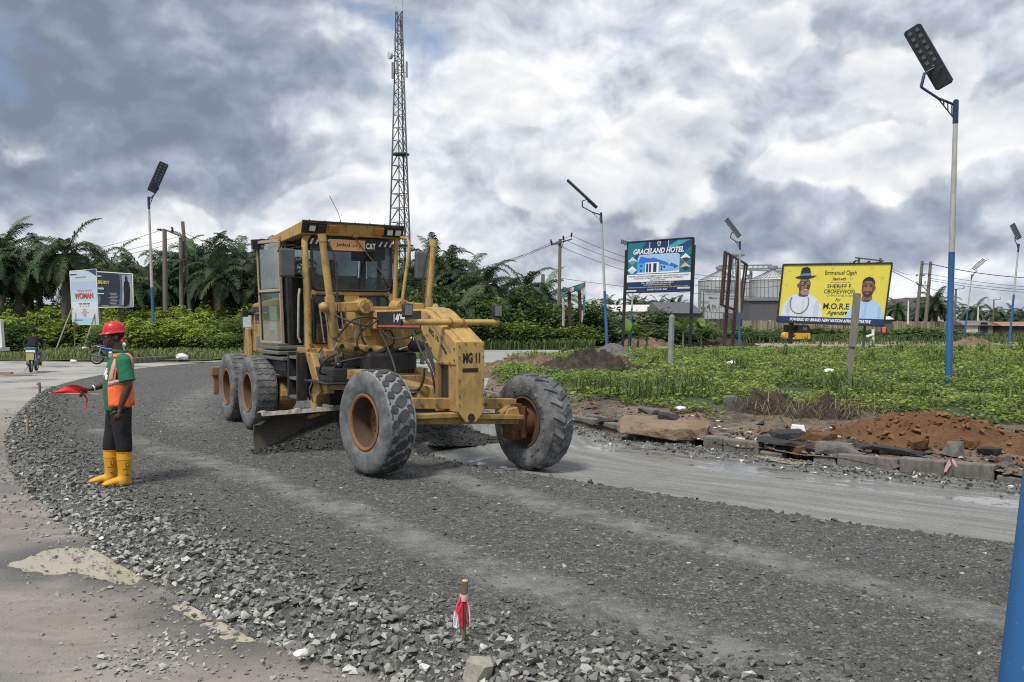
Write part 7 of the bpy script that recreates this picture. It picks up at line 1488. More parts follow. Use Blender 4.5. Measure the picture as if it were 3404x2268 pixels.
for a, b in (((185, 1166), (240, 1024)), ((276, 1166), (326, 1012)), ((249, 1150), (247, 1070)), ((322, 1150), (324, 1070))): post(t, o, P(*a, 53.6 if a[1] > 1160 else 55.2), P(*b, 54.7), .09, WOODB, 'prop', True)
# --- dark banner
TL, TR, BL, BR = P(321, 903, 58), P(440, 911, 57.6), P(325, 1022, 58), P(443, 1020, 57.6); o = Vector((P(380, 1075, 58).x, 58., 0)); t = thing('dark_banner', 'dark banner with yellow letters and a black silhouette behind the pale banner', 'banner', tuple(o))
B, pn = panel(t, o, TL, TR, BL, BR, ink('banner_night', (.022, .030, .055)), .03, WHITE, .06, 'cloth'); B.eps = .012
B.poly('print', [(.60, .0), (.66, .5), (.64, .97), (.98, .97), (.98, .0)], ink('mist_grey', (.10, .13, .18)), pn, 1); B.poly('print', [(.68, .06), (.72, .5), (.71, .93), (.80, .95), (.86, .5), (.80, .06)], ink('mist_pale', (.30, .35, .42)), pn, 2); B.poly('print', [(.90, .0), (.98, .0), (.98, .97), (.86, .97), (.92, .5)], ink('mist_pale', (.30, .35, .42)), pn, 2)
B.poly('silhouette', [(.74, .02), (.76, .30), (.75, .55), (.77, .74), (.80, .80), (.79, .86), (.81, .91), (.84, .90), (.845, .84), (.86, .79), (.91, .74), (.93, .50), (.92, .25), (.90, .04), (.86, .10), (.82, .03)], ink('silhouette', (.008, .009, .013)), pn, 3)
yt = ink('yellow_text', (.62, .52, .03)); B.text('LERE BOY', .0, .66, .36, .755, yt, pn, 3, .03); B.rect('small_print', .02, .86, .14, .89, pale, pn, 3); B.text('Available', .02, .50, .20, .575, wht, pn, 3, .02, .3); B.rect('small_print', .0, .37, .20, .40, wht, pn, 3)
for k in range(9): B.rect('print', .38 - .02 * (k % 3), .05 + k * .043, .60 - .03 * ((k * 2) % 3), .068 + k * .043, ink('line_grey', (.30, .32, .36)), pn, 2)
B.rect('print', .12, .03, .33, .05, MATS['print_line_grey'], pn, 2); B.poly('print', [(.0, .08), (.08, .08), (.10, .28), (.04, .34), (.0, .30)], ink('mist_grey', (.10, .13, .18)), pn, 2)
for a, b in (((336, 1130), (334, 1010)), ((400, 1138), (397, 1010))): post(t, o, P(*a, 58.3), P(*b, 58.2), .16, WOOD, 'prop', True)
# --- small signs and posts
o = Vector((P(823, 1075, 50).x, 50., 0)); t = thing('small_sign', 'small grey sign board behind the rear end of the grader', 'sign', tuple(o)); B, pn = panel(t, o, P(806, 1033, 50), P(842, 1033, 50), P(806, 1090, 50), P(842, 1090, 50), plain('sign_face_grey', (.42, .46, .50), .5), .05, GREYM, .06); post(t, o, P(812, 1190, 50.1), P(812, 1090, 50.1), .06, GREYM)
o = Vector((P(8, 1075, 49).x, 49., 0)); t = thing('white_pillar', 'white leaning sign pillar on a white block at the left edge', 'pillar', tuple(o))
q = MB(); q.prism([P(-40, 1155, 49) - o, P(8, 1155, 49) - o, P(1, 1062, 49) - o, P(-34, 1062, 49) - o], (0, .3, 0)); q.build('pillar_body', WHITE, t, bevel=.02); q = MB(); q.lim(P(-60, 1170, 48.5) - o, P(33, 1155, 49.8) - o); q.build('pillar_base', WHITE, t, bevel=.03)
q = MB(); b = G(2228, 1236, .35); q.tube([(0, 0, -.4), (.02, 0, .9), (.05, 0, 1.80), (.07, 0, 1.86)], [(.10, .12), (.10, .11), (.095, .10), (.03, .06)], 8); o_ = q.build('concrete_post', paint('grey_concrete_post', (.26, .27, .26), dirt=(.10, .10, .09), amount=.5, rough=.8), None, label='grey concrete marker post standing among the weeds below the hotel sign', cat='post'); o_.location = b
q = MB(); b = G(2818, 1272, .35); q.bar((0, 0, -.3), (.10, 0, 1.0), .17, .08, (0, 1, 0)); q.bar((.10, -.04, .95), (.22, -.04, 2.38), .19, .07, (0, 1, 0)); o_ = q.build('wooden_post', WOODG, None, bevel=.01, label='spliced wooden plank post standing in front of the yellow billboard', cat='post'); o_.location = b
q = MB(); b = G(3275, 1182, .3); q.cyl((0, 0, -.2), (0, 0, .45), .09, .07, 8); o_ = q.build('black_stub', INK, None, label='short black stub post in the weeds near the right edge', cat='post'); o_.location = b
o = Vector((P(2900, 1075, 80).x, 80., 0)); t = thing('tilted_board', 'white post with a small tilted board left of the far worker', 'sign', tuple(o)); post(t, o, P(2902, 1142, 80), P(2902, 1095, 80), .18, WHITE); q = MB(); q.prism([P(2880, 1118, 79.8) - o, P(2906, 1110, 79.8) - o, P(2906, 1113, 79.8) - o, P(2884, 1122, 79.8) - o], (0, .5, 0)); q.build('board', WHITE, t)
q = MB(); q.cyl((0, 0, -.2), (0, 0, 1.15), .06, .05, 7); o_ = q.build('fence_stake', WOOD, None, label='dark wooden fence stake left of the left lamp post', cat='stake'); o_.location = P(487, 1160, 55); o_.location.z = .15
q = MB(); q.tube([(0, 0, -.3), (0, 0, .45), (.02, 0, .5)], [.38, .34, .28], 12); o_ = q.build('lamp_footing', plain('footing_dark', (.07, .065, .06), .9), None, label='dark round stump at the foot of the left lamp post', cat='footing'); o_.location = P(524, 1182, 53.4); o_.location.z = .1
# ---------------------------------------------------------------- people
SKIN = plain('dark_skin', (.070, .037, .025), .42, var=.15, scale=9)
def cloth(name, c, rough=.85, var=.14):
    def f(n):
        q = n.noise(n.obj, 7., 5., .6, .6); k = n.noise(n.obj, 160., 2.); setp(n, n.vec('SCALE', c, n.mr(q, .3, .7, 1 - var, 1 + var)), rough); bump(n, n.math('ADD', n.math('MULTIPLY', q, 1.6), n.math('MULTIPLY', k, .15)), .5, .02)
    return mat(name, f)
def remeshed(name, mb, m, parent, vox=.010, smooth=6, **tags):
    """joins overlapping limbs into one continuous smooth surface"""
    me = mb.mesh('tmp', m); o = bpy.data.objects.new('tmp', me); col.objects.link(o)
    r_ = o.modifiers.new('r', 'REMESH'); r_.mode = 'VOXEL'; r_.voxel_size = vox
    s_ = o.modifiers.new('s', 'SMOOTH'); s_.factor = .5; s_.iterations = smooth
    dg = bpy.context.evaluated_depsgraph_get(); me2 = bpy.data.meshes.new_from_object(o.evaluated_get(dg)); bpy.data.objects.remove(o)
    me2.name = name; me2.materials.clear(); me2.materials.append(m); me2.polygons.foreach_set('use_smooth', np.ones(len(me2.polygons), bool))
    return link(name, me2, parent, **tags)
def limb(mb, pts, rad, n=14): mb.tube(pts, rad, n)
def ell_rings(mb, rings, n=20, closed=(True, True)):
    """rings: (centre, rx, ry[, tilt]) stacked upwards"""
    vs = []
    for r_ in rings:
        c, rx, ry = Vector(r_[0]), r_[1], r_[2]; rot = r_[3] if len(r_) > 3 else 0.
        for k in range(n):
            a = 2 * math.pi * k / n; x, y = rx * math.cos(a), ry * math.sin(a); vs.append(c + Vector((x * math.cos(rot) - y * math.sin(rot), x * math.sin(rot) + y * math.cos(rot), 0)))
    fs = [(i * n + k, i * n + (k + 1) % n, (i + 1) * n + (k + 1) % n, (i + 1) * n + k) for i in range(len(rings) - 1) for k in range(n)]
    if closed[0]: fs.append(tuple(range(n))[::-1])
    if closed[1]: fs.append(tuple((len(rings) - 1) * n + k for k in range(n)))
    mb.add(vs, fs)
def head(mb, c, s=1., fwd=(1, 0, 0)):
    """skull, jaw, nose, lips, brow, ears around centre c; fwd is the way the face looks (horizontal)"""
    f = Vector(fwd).normalized(); l = Vector((-f.y, f.x, 0)); u = Vector((0, 0, 1)); M = Matrix((f, l, u)).transposed()
    def sp(p, r, sc): 
        q = MB(); q.sphere((0, 0, 0), r * s, 14, 10, sc); mb.add([Vector(c) + M @ (Vector(v) + Vector(p) * s) for v in q.v], q.f)
    sp((-.005, 0, .035), .098, (1.05, .80, 1.0)); sp((.030, 0, -.045), .074, (.95, .82, 1.05)); sp((.052, 0, -.100), .034, (.9, 1.0, .8)); sp((.098, 0, -.030), .020, (1.1, .95, .85)); sp((.090, 0, .0), .014, (1, .8, 1.8))
    sp((.082, 0, -.070), .024, (.75, 1.25, .42)); sp((.080, 0, -.084), .022, (.75, 1.15, .42)); sp((.074, .036, .032), .022, (.7, 1.2, .5)); sp((.074, -.036, .032), .022, (.7, 1.2, .5)); sp((.055, .045, -.03), .026, (.8, .8, .9)); sp((.055, -.045, -.03), .026, (.8, .8, .9))
    for sd in (-1, 1): sp((-.012, sd * .082, -.012), .030, (.75, .35, 1.15))
def eyes(c, s, fwd, parent):
    f = Vector(fwd).normalized(); l = Vector((-f.y, f.x, 0))
    for sd in (-1, 1):
        p_ = Vector(c) + f * .079 * s + l * sd * .034 * s + Vector((0, 0, .008)) * s; m = MB(); m.sphere(p_, .0125 * s, 10, 8); e = m.build('eye', plain('eye_white', (.5, .46, .42), .2, var=.03), parent, True); m = MB(); m.sphere(p_ + f * .0055 * s, .0085 * s, 8, 6); m.build('pupil', INK, e, True)
def hand(mb, wrist, dirv, palm_n, s=1., curl=.5, side=1, spread=.1):
    """palm box, four unequal bent fingers and a thumb leaving the side of the palm"""
    d_ = Vector(dirv).normalized(); n = Vector(palm_n); n = (n - d_ * n.dot(d_)).normalized(); w_ = d_.cross(n).normalized() * side; wr = Vector(wrist)
    mb.tube([wr - d_ * .02 * s, wr + d_ * .03 * s, wr + d_ * .085 * s, wr + d_ * .10 * s], [(.020 * s, .026 * s), (.018 * s, .036 * s), (.016 * s, .042 * s), (.013 * s, .038 * s)], 12)
    for i, (off, ln) in enumerate(((.030, .074), (.010, .084), (-.011, .078), (-.031, .060))):
        p_ = wr + d_ * (.092 - .006 * abs(i - 1)) * s + w_ * off * s; q = [p_ - d_ * .02 * s]; a = 0.
        for k, f in enumerate((.42, .32, .26)):
            a += curl * (.55 if k == 0 else .9); dd = d_ * math.cos(a) + n * math.sin(a) + w_ * off * spread * 6; q.append(q[-1] + dd.normalized() * ln * f * s * (1.25 if k == 0 else 1))
        mb.tube(q, [.0105 * s, .010 * s, .0092 * s, .0075 * s], 8)
    q0 = wr + d_ * .030 * s + w_ * .030 * s; mb.tube([q0, q0 + (d_ * .5 + w_ * .75 + n * .25) .normalized() * .035 * s, q0 + (d_ * .5 + w_ * .75 + n * .25).normalized() * .035 * s + (d_ * .85 + w_ * .25 + n * .5 * curl * 2).normalized() * .045 * s], [.014 * s, .0125 * s, .009 * s], 8)
# --- flagman: stands on the gravel, faces left of the photograph
FP = G(400, 1612, .115); fl = thing('person', 'flagman in red helmet, green polo shirt, orange vest and yellow boots holding a red flag', 'person', (FP.x, FP.y, .115), R(206)); fl.scale = (1.07, 1.07, 1.0)
# body frame: +x is where he faces, +y his left; seen from the camera his left side
H_ = 1.0
SHo = Vector((-.02, 0, 1.46))
b = MB(); head(b, (.055, 0, 1.665), 1.0, (1, .22, 0)); limb(b, [(-.005, 0, 1.42), (.01, 0, 1.50), (.03, 0, 1.60)], [(.062, .070), .056, .056])
ell_rings(b, [((.0, 0, .92), .12, .15), ((.0, 0, 1.08), .11, .145), ((-.01, 0, 1.25), .115, .165), ((-.02, 0, 1.40), .105, .18), ((-.02, 0, 1.46), .07, .13)], 18)
Lsh, Lel, Lwr = Vector((-.03, .205, 1.40)), Vector((-.075, .275, 1.13)), Vector((.005, .262, .885)); Rsh, Rel, Rwr = Vector((-.02, -.20, 1.40)), Vector((.055, -.255, 1.14)), Vector((.275, -.18, 1.075))
for sh, el_, wr_ in ((Lsh, Lel, Lwr), (Rsh, Rel, Rwr)): limb(b, [sh + Vector((0, 0, .02)), sh.lerp(el_, .5), el_, el_.lerp(wr_, .35), wr_], [.056, .049, .042, .043, .029], 12)
hand(b, Lwr, (.16, -.03, -1), (.35, -.9, 0), 1.05, .42, -1); hand(b, Rwr, (.96, .10, -.22), (.1, .30, -.95), 1.05, 1.05, -1)
for q in ([(-.005, .088, .90), (-.020, .104, .62), (-.035, .110, .38), (-.035, .110, .12)], [(.02, -.088, .90), (.055, -.10, .62), (.085, -.105, .38), (.085, -.105, .12)]): limb(b, q, [.085, .062, .05, .04], 12)
body = remeshed('body', b, SKIN, fl, .0085, 5); eyes((.055, 0, 1.665), 1.0, (1, .22, 0), fl)
m = MB(); m.sphere((.045, 0, 1.705), .102, 16, 8, (1.0, .83, .85)); m.build('hair', plain('black_hair', (.008, .007, .007), .9), fl, True)
HELM = plain('helmet_red', (.56, .022, .030), .35, var=.10, scale=5)
m = MB(); hv = []; nr = 28
for j, (r_, z, e) in enumerate([(.133, -.006, 1.0), (.132, .002, 1.0), (.124, .010, 1.), (.121, .04, 1.), (.113, .075, 1), (.094, .108, 1), (.062, .130, 1), (.025, .139, 1), (.001, .140, 1)]):
    for k in range(nr):
        a = 2 * math.pi * k / nr; peak = 1 + (.30 * max(0, math.cos(a)) ** 2 if j < 2 else 0) - (.04 if j < 2 else 0) * max(0, -math.cos(a)) ; rid = 1 + (.018 if j in (4, 5, 6) and abs(math.sin(a * 1.5)) < .35 else 0)
        hv.append((r_ * 1.12 * math.cos(a) * peak * rid, r_ * .93 * math.sin(a) * rid, z - (.012 * max(0, math.cos(a)) if j < 2 else 0)))
m.add(hv, [(j * nr + k, j * nr + (k + 1) % nr, (j + 1) * nr + (k + 1) % nr, (j + 1) * nr + k) for j in range(8) for k in range(nr)])
hm = m.build('helmet', HELM, fl, True); hm.location = (.045, .0, 1.712); hm.rotation_euler = (0, R(4), R(12)); hm.scale = (.80, .82, .92); sd_ = hm.modifiers.new('s', 'SOLIDIFY'); sd_.thickness = .004
m = MB(); m.tube([(-.06, .075, 1.70), (-.10, .08, 1.62), (-.09, .06, 1.56)], .006, 6); m.build('helmet_strap', RUBBER, fl)
GREEN = cloth('polo_green', (.014, .135, .072)); ORAN = cloth('vest_orange', (.90, .16, .035), .7); REFL = cloth('reflective_tape', (.50, .36, .33), .4); TROU = cloth('trousers_black', (.008, .008, .011)); BOOT = paint('boot_yellow', (.66, .33, .016), dirt=(.30, .17, .05), amount=.5, rough=.5)
s_ = MB(); ell_rings(s_, [((.012, 0, .845), .132, .172), ((.015, 0, .95), .138, .174), ((.022, 0, 1.10), .140, .165), ((.010, 0, 1.25), .134, .178), ((-.008, 0, 1.37), .122, .196), ((-.018, 0, 1.435), .098, .180), ((-.012, 0, 1.475), .070, .105), ((-.004, 0, 1.50), .066, .074)], 24)
for sh, el_, sg in ((Lsh, Lel, 1), (Rsh, Rel, -1)): q0 = sh + Vector((.0, -sg * .05, .02)); s_.tube([q0, sh + Vector((0, sg * .012, .0)), sh.lerp(el_, .55), sh.lerp(el_, .80)], [.072, .076, .078, .079], 14)
shirt = remeshed('polo_shirt', s_, GREEN, fl, .011, 4)
m = MB(); m.tube([(.07 * math.cos(t) - .002, .078 * math.sin(t), 1.497 + .012 * math.cos(t * 1)) for t in np.linspace(.45, 2 * math.pi - .45, 20)], [(.021, .010)] * 20, 8); m.build('collar', GREEN, shirt, True)
for sh, el_ in ((Lsh, Lel), (Rsh, Rel)): m = MB(); m.tube([sh.lerp(el_, .755), sh.lerp(el_, .81)], [.081, .081], 14); m.build('cuff', GREEN, shirt, True)
# vest: an open tabard hanging over the shoulders
def vest_ring(z, k=1.0):
    zz = [.86, .97, 1.10, 1.25, 1.37, 1.435, 1.475]; cx = np.interp(z, zz, [.012, .015, .022, .010, -.008, -.018, -.012]); rx = np.interp(z, zz, [.150, .150, .152, .147, .135, .112, .080]); ry = np.interp(z, zz, [.200, .192, .182, .192, .206, .188, .112]); return cx, rx * k, ry * k
def vest_panel(name, a0, a1, z0, z1, m_, k=1.0, na=14, nz=12, par=None, flare=0.):
    vs = []
    for j in range(nz + 1):
        z = z0 + (z1 - z0) * j / nz; cx, rx, ry = vest_ring(z, k); fz = 1 + flare * max(0, (1.15 - z) / .3)
        for i in range(na + 1):
            a = R(a0 + (a1 - a0) * i / na); w_ = 1 + .012 * math.sin(a * 9 + z * 14); vs.append((cx + rx * math.cos(a) * w_ * fz, ry * math.sin(a) * w_ * fz, z + .01 * math.sin(a * 5)))
    q = MB(); q.add(vs, [(j * (na + 1) + i, j * (na + 1) + i + 1, (j + 1) * (na + 1) + i + 1, (j + 1) * (na + 1) + i) for j in range(nz) for i in range(na)])
    o = q.build(name, m_, par or fl, True); t_ = o.modifiers.new('s', 'SOLIDIFY'); t_.thickness = .006; return o
for a0, a1, z0, z1 in ((14, 34, 1.235, 1.285), (28, 40, 1.185, 1.245), (10, 20, 1.205, 1.245), (22, 30, 1.28, 1.31)): vest_panel('chest_print', a0, a1, z0, z1, INKW, .945, 5, 3, shirt)
vb = vest_panel('vest', 128, 232, .895, 1.465, ORAN, 1.02, flare=.05); vest_panel('vest_front', 52, 80, .895, 1.455, ORAN, 1.02, par=vb, flare=.05); vest_panel('vest_front', -80, -58, .895, 1.455, ORAN, 1.02, par=vb, flare=.05)
vest_panel('vest_side', 76, 130, .895, 1.17, ORAN, 1.03, par=vb, flare=.06); vest_panel('vest_side', 230, 284, .895, 1.17, ORAN, 1.03, par=vb, flare=.06)
for a0, a1 in ((52, 78), (76, 130), (128, 232), (230, 284), (-78, -58)): vest_panel('reflective_band', a0, a1, 1.135, 1.185, REFL, 1.045, 10, 2, vb)
for a0, a1 in ((56, 70), (-70, -60)): vest_panel('reflective_strap', a0, a1, 1.18, 1.458, REFL, 1.04, 5, 8, vb)
for a0, a1 in ((138, 156), (204, 222)): vest_panel('reflective_strap', a0, a1, 1.18, 1.46, REFL, 1.04, 5, 8, vb)
for sg in (-1, 1):
    m = MB(); m.prism([(.06, sg * .105, 1.468), (.06, sg * .165, 1.440), (-.09, sg * .165, 1.450), (-.09, sg * .095, 1.478)], (0, 0, .010)); m.build('vest_shoulder', ORAN, vb, bevel=.004)
tr_ = MB(); ell_rings(tr_, [((.012, 0, .80), .118, .158), ((.012, 0, .87), .122, .165), ((.012, 0, .955), .122, .160)], 20)
LG = {1: [(.005, .088, .86), (.035, .105, .60), (.060, .112, .42), (.052, .115, .37)], -1: [(.0, -.088, .86), (-.02, -.10, .60), (-.035, -.10, .42), (-.035, -.10, .37)]}
LG = {1: [(-.005, .088, .86), (-.020, .104, .62), (-.035, .110, .44), (-.035, .110, .385)], -1: [(.02, -.088, .86), (.055, -.10, .62), (.085, -.105, .44), (.085, -.105, .385)]}
for sd in (1, -1): tr_.tube(LG[sd], [(.112, .098), (.090, .088), (.083, .082), (.080, .080)], 16)
remeshed('trousers', tr_, TROU, fl, .011, 4)
m = MB(); m.tube([(.012 + .128 * math.cos(t), .168 * math.sin(t), .915) for t in np.linspace(0, 2 * math.pi, 22)], .010, 6, False); m.build('belt', RUBBER, fl)
def boot(ax, ay, yaw):
    q = MB(); q.tube([(0, 0, .40), (0, 0, .395), (.0, 0, .30), (-.004, 0, .20), (.0, 0, .12), (.012, 0, .07), (.02, 0, .03), (.02, 0, .022)], [.066, .074, .074, .067, .062, .066, .064, .058], 18)
    q.tube([(-.055, 0, .045), (.02, 0, .055), (.09, 0, .062), (.15, 0, .052), (.195, 0, .042), (.215, 0, .036)], [(.040, .042), (.052, .050), (.046, .050), (.036, .053), (.026, .046), (.010, .024)], 16)
    o = remeshed('boot', q, BOOT, fl, .0085, 5); o.location = (ax, ay, 0); o.rotation_euler = (0, 0, yaw)
    q = MB(); n = 20; q.prism([(.075 + .150 * math.cos(2 * math.pi * k / n), .050 * math.sin(2 * math.pi * k / n) * (1 + .12 * math.cos(2 * math.pi * k / n)), .0) for k in range(n)], (0, 0, .024)); q.build('sole', plain('boot_sole', (.10, .055, .012), .7), o)
    for z in (.31, .385): q = MB(); q.tube([(.0755 * math.cos(t), .0755 * math.sin(t), z) for t in np.linspace(0, 2 * math.pi, 20)], .0035, 5, False); q.build('boot_rib', BOOT, o)
    B = Board((.035, .0745, .275), (-.035, .0745, .275), (.03, .068, .11), (-.035, .068, .11), .002); ik = plain('boot_print', (.16, .09, .02), .6); B.poly('boot_mark', [(.45, .98), (.95, .98), (.95, .66), (.45, .66)], ik, o, 1); B.poly('boot_mark', [(.52, .93), (.88, .93), (.70, .70)], BOOT, o, 2); B.rect('boot_mark', .05, .50, .85, .56, ik, o, 1); B.rect('boot_mark', .35, .10, .95, .22, ik, o, 1)
    return o
boot(-.035, .11, R(12)); boot(.085, -.105, R(-2))
m = MB(); q = Rel.lerp(Rwr, .86); dn = (Rwr - Rel).normalized(); m.tube([q - dn * .006, q + dn * .006], [.035, .035], 14); m.build('wristband', INKW, fl, True)
# flag, held in his right hand
fg = thing('flag', 'small red flag held out by the flagman', 'flag', tuple(fl.location), fl.rotation_euler.z); fg.scale = (1.07, 1.07, 1.0)
RED = cloth('flag_red', (.74, .030, .030), .7); A_ = Vector((.64, -.10, 1.05)); C_ = Vector((.30, -.17, 1.02)); vs = []; nn = 14
for i in range(nn):
    t = i / (nn - 1); base = A_.lerp(C_, t); rise = .012 + .088 * sm(t / .62) * (1 - .35 * sm((t - .72) / .28)); 
    for j in range(6):
        s2 = j / 5; vs.append(base + Vector((0, .05 * math.sin(t * 5 + s2 * 3) * s2 + .03 * s2, rise * s2)))
m = MB(); m.add(vs, [(i * 6 + j, i * 6 + j + 1, i * 6 + 7 + j, i * 6 + 6 + j) for i in range(nn - 1) for j in range(5)]); m.build('flag_cloth', RED, fg, True)
m = MB(); m.tube([(.39, -.175, 1.03), (.33, -.185, 1.01), (.305, -.185, .96), (.315, -.18, .89), (.31, -.175, .85)], [(.012, .03), (.012, .028), (.008, .02), (.006, .014), (.003, .006)], 8); m.build('flag_tail', RED, fg, True)
m = MB(); m.cyl(A_ + Vector((.02, 0, .0)), C_ + Vector((-.12, .0, -.01)), .007, n=8); m.build('flag_stick', plain('stick_pale', (.5, .4, .3), .6), fg, True)

# --- smaller figures
def figure(label, px, py, Y, rz, z0, top, legs, boots=None, sleeves=None, vestc=None, hat=None, h=1.75, cat='person', arms='down'):
    b0 = P(px, py, Y); t = thing('person', label, cat, (b0.x, Y, z0), rz); k = h / 1.75; b = MB()
    head(b, (.02, 0, 1.63), 1., (1, 0, 0)); limb(b, [(0, 0, 1.40), (.01, 0, 1.55)], [.06, .055]); ell_rings(b, [((0, 0, .88), .11, .15), ((0, 0, 1.1), .11, .15), ((0, 0, 1.36), .11, .18), ((0, 0, 1.44), .07, .13)], 14)
    AR = {1: [(0, .20, 1.38), (-.03, .25, 1.12), (.06, .24, .90)], -1: [(0, -.20, 1.38), (-.03, -.25, 1.12), (.06, -.24, .90)]}
    if arms == 'front': AR = {s: [(0, s * .20, 1.38), (.02, s * .25, 1.14), (.22, s * .12, 1.10)] for s in (1, -1)}
    for s in (1, -1): limb(b, AR[s], [.055, .045, .03], 10); hand(b, AR[s][2], Vector(AR[s][2]) - Vector(AR[s][1]), (.2, -s, 0), 1.05, .4, -s)
    for s in (1, -1): limb(b, [(0, s * .09, .9), (.02, s * .10, .5), (0, s * .11, .08)], [.085, .06, .045], 10)
    remeshed('body', b, SKIN, t, .014, 4); m = MB(); m.sphere((.005, 0, 1.675), .108, 14, 8, (1, .84, .85)); m.build('hair', MATS['black_hair'], t, True)
    q = MB(); ell_rings(q, [((0, 0, .90), .13, .17), ((.01, 0, 1.1), .135, .165), ((0, 0, 1.36), .125, .20), ((0, 0, 1.45), .08, .12), ((0, 0, 1.47), .06, .08)], 16)
    for s in (1, -1): q.tube([AR[s][0], Vector(AR[s][0]).lerp(Vector(AR[s][1]), .8)] + ([AR[s][1], Vector(AR[s][1]).lerp(Vector(AR[s][2]), .85)] if sleeves else []), [.075, .066] + ([.06, .05] if sleeves else []), 12)
    remeshed('shirt', q, top, t, .014, 4)
    if vestc:
        for a0, a1, z0_ in ((-70, 250, .93),):
            vs = []
            for j in range(9):
                z = .93 + .50 * j / 8; rx = np.interp(z, [.9, 1.1, 1.36, 1.45], [.148, .15, .142, .10]); ry = np.interp(z, [.9, 1.1, 1.36, 1.45], [.188, .182, .21, .15])
                for i in range(25): a = R(20 + 320 * i / 24); vs.append((rx * math.cos(a), ry * math.sin(a), z))
            q = MB(); q.add(vs, [(j * 25 + i, j * 25 + i + 1, j * 25 + 26 + i, j * 25 + 25 + i) for j in range(8) for i in range(24)]); v_ = q.build('vest', vestc[0], t, True)
            for zz in ((1.02, 1.07), (1.16, 1.21)):
                q = MB(); vs = [(np.interp(z, [.9, 1.1, 1.36], [.153, .155, .147]) * math.cos(R(20 + 320 * i / 24)), np.interp(z, [.9, 1.1, 1.36], [.193, .187, .215]) * math.sin(R(20 + 320 * i / 24)), z) for z in zz for i in range(25)]; q.add(vs, [(i, i + 1, 26 + i, 25 + i) for i in range(24)]); q.build('reflective_band', vestc[1], v_, True)
    q = MB(); ell_rings(q, [((0, 0, .80), .12, .155), ((0, 0, .95), .125, .16)], 16)
    for s in (1, -1): q.tube([(0, s * .088, .88), (.02, s * .10, .5), (0, s * .11, .30 if boots else .06)], [.105, .082, .075], 12)
    remeshed('trousers', q, legs, t, .014, 4)
    for s in (1, -1):
        q = MB(); q.tube([(0, s * .11, .36 if boots else .12), (0, s * .11, .12), (.01, s * .11, .03)], [.075, .062, .06], 12); q.tube([(-.05, s * .11, .045), (.1, s * .11, .05), (.2, s * .11, .03)], [.045, .048, .02], 10); remeshed('boot', q, boots or RUBBER, t, .014, 3)
    if hat: q = MB(); q.sphere((.01, 0, 1.70), .125, 14, 8, (1.1, .9, .8)); q.build('helmet', hat, t, True)
    t.scale = (k, k, k); return t
HIV = cloth('vest_lime', (.42, .72, .05), .6); figure('worker in lime vest and yellow boots half hidden behind the grader nose', 1360, 1200, 30., R(-100), .02, cloth('shirt_dark', (.012, .014, .02)), cloth('trousers_khaki', (.24, .20, .15)), BOOT, True, (HIV, INKW), None, 1.78)
figure('far worker in orange vest seen from behind near the yellow billboard', 2938, 1141, 84., R(75), .10, cloth('shirt_blue_dark', (.03, .035, .06)), cloth('jeans', (.035, .05, .09)), None, True, (cloth('vest_red_orange', (.75, .10, .05)), cloth('vest_band_dull', (.5, .25, .15))), None, 1.80)
# operator in the cab
op = thing('person', 'operator in dark clothes sitting in the grader cab behind the glass', 'person', tuple((gm @ Vector((-4.66, -.02, 1.62)))), math.atan2(-.857, .515)); b = MB(); head(b, (.06, 0, 1.14), 1., (1, 0, 0)); limb(b, [(0, 0, .9), (.03, 0, 1.06)], [.06, .055]); ell_rings(b, [((-.05, 0, .22), .12, .17), ((-.05, 0, .5), .12, .17), ((-.02, 0, .80), .11, .19), ((0, 0, .92), .06, .11)], 16)
for s in (1, -1): limb(b, [(-.02, s * .2, .84), (.12, s * .26, .58), (.40, s * .14, .66)], [.058, .046, .03], 10); hand(b, (.40, s * .14, .66), (.9, -s * .2, .2), (0, 0, -1), 1., .9, -s); limb(b, [(-.05, s * .10, .22), (.38, s * .12, .26), (.42, s * .12, -.15)], [.09, .07, .05], 10)
remeshed('body', b, SKIN, op, .013, 4); q = MB(); ell_rings(q, [((-.05, 0, .16), .14, .18), ((-.05, 0, .5), .14, .19), ((-.02, 0, .80), .13, .21), ((0, 0, .95), .07, .10)], 16)
for s in (1, -1): q.tube([(-.02, s * .2, .84), (.12, s * .26, .58), (.30, s * .18, .63)], [.08, .065, .055], 10); q.tube([(-.05, s * .10, .22), (.38, s * .12, .26), (.42, s * .12, -.12)], [.10, .085, .07], 10)
remeshed('overalls', q, cloth('overall_dark', (.02, .022, .03)), op, .014, 4); q = MB(); q.sphere((.045, 0, 1.175), .112, 12, 8, (1, .86, .9)); q.build('hair', MATS['black_hair'], op, True)

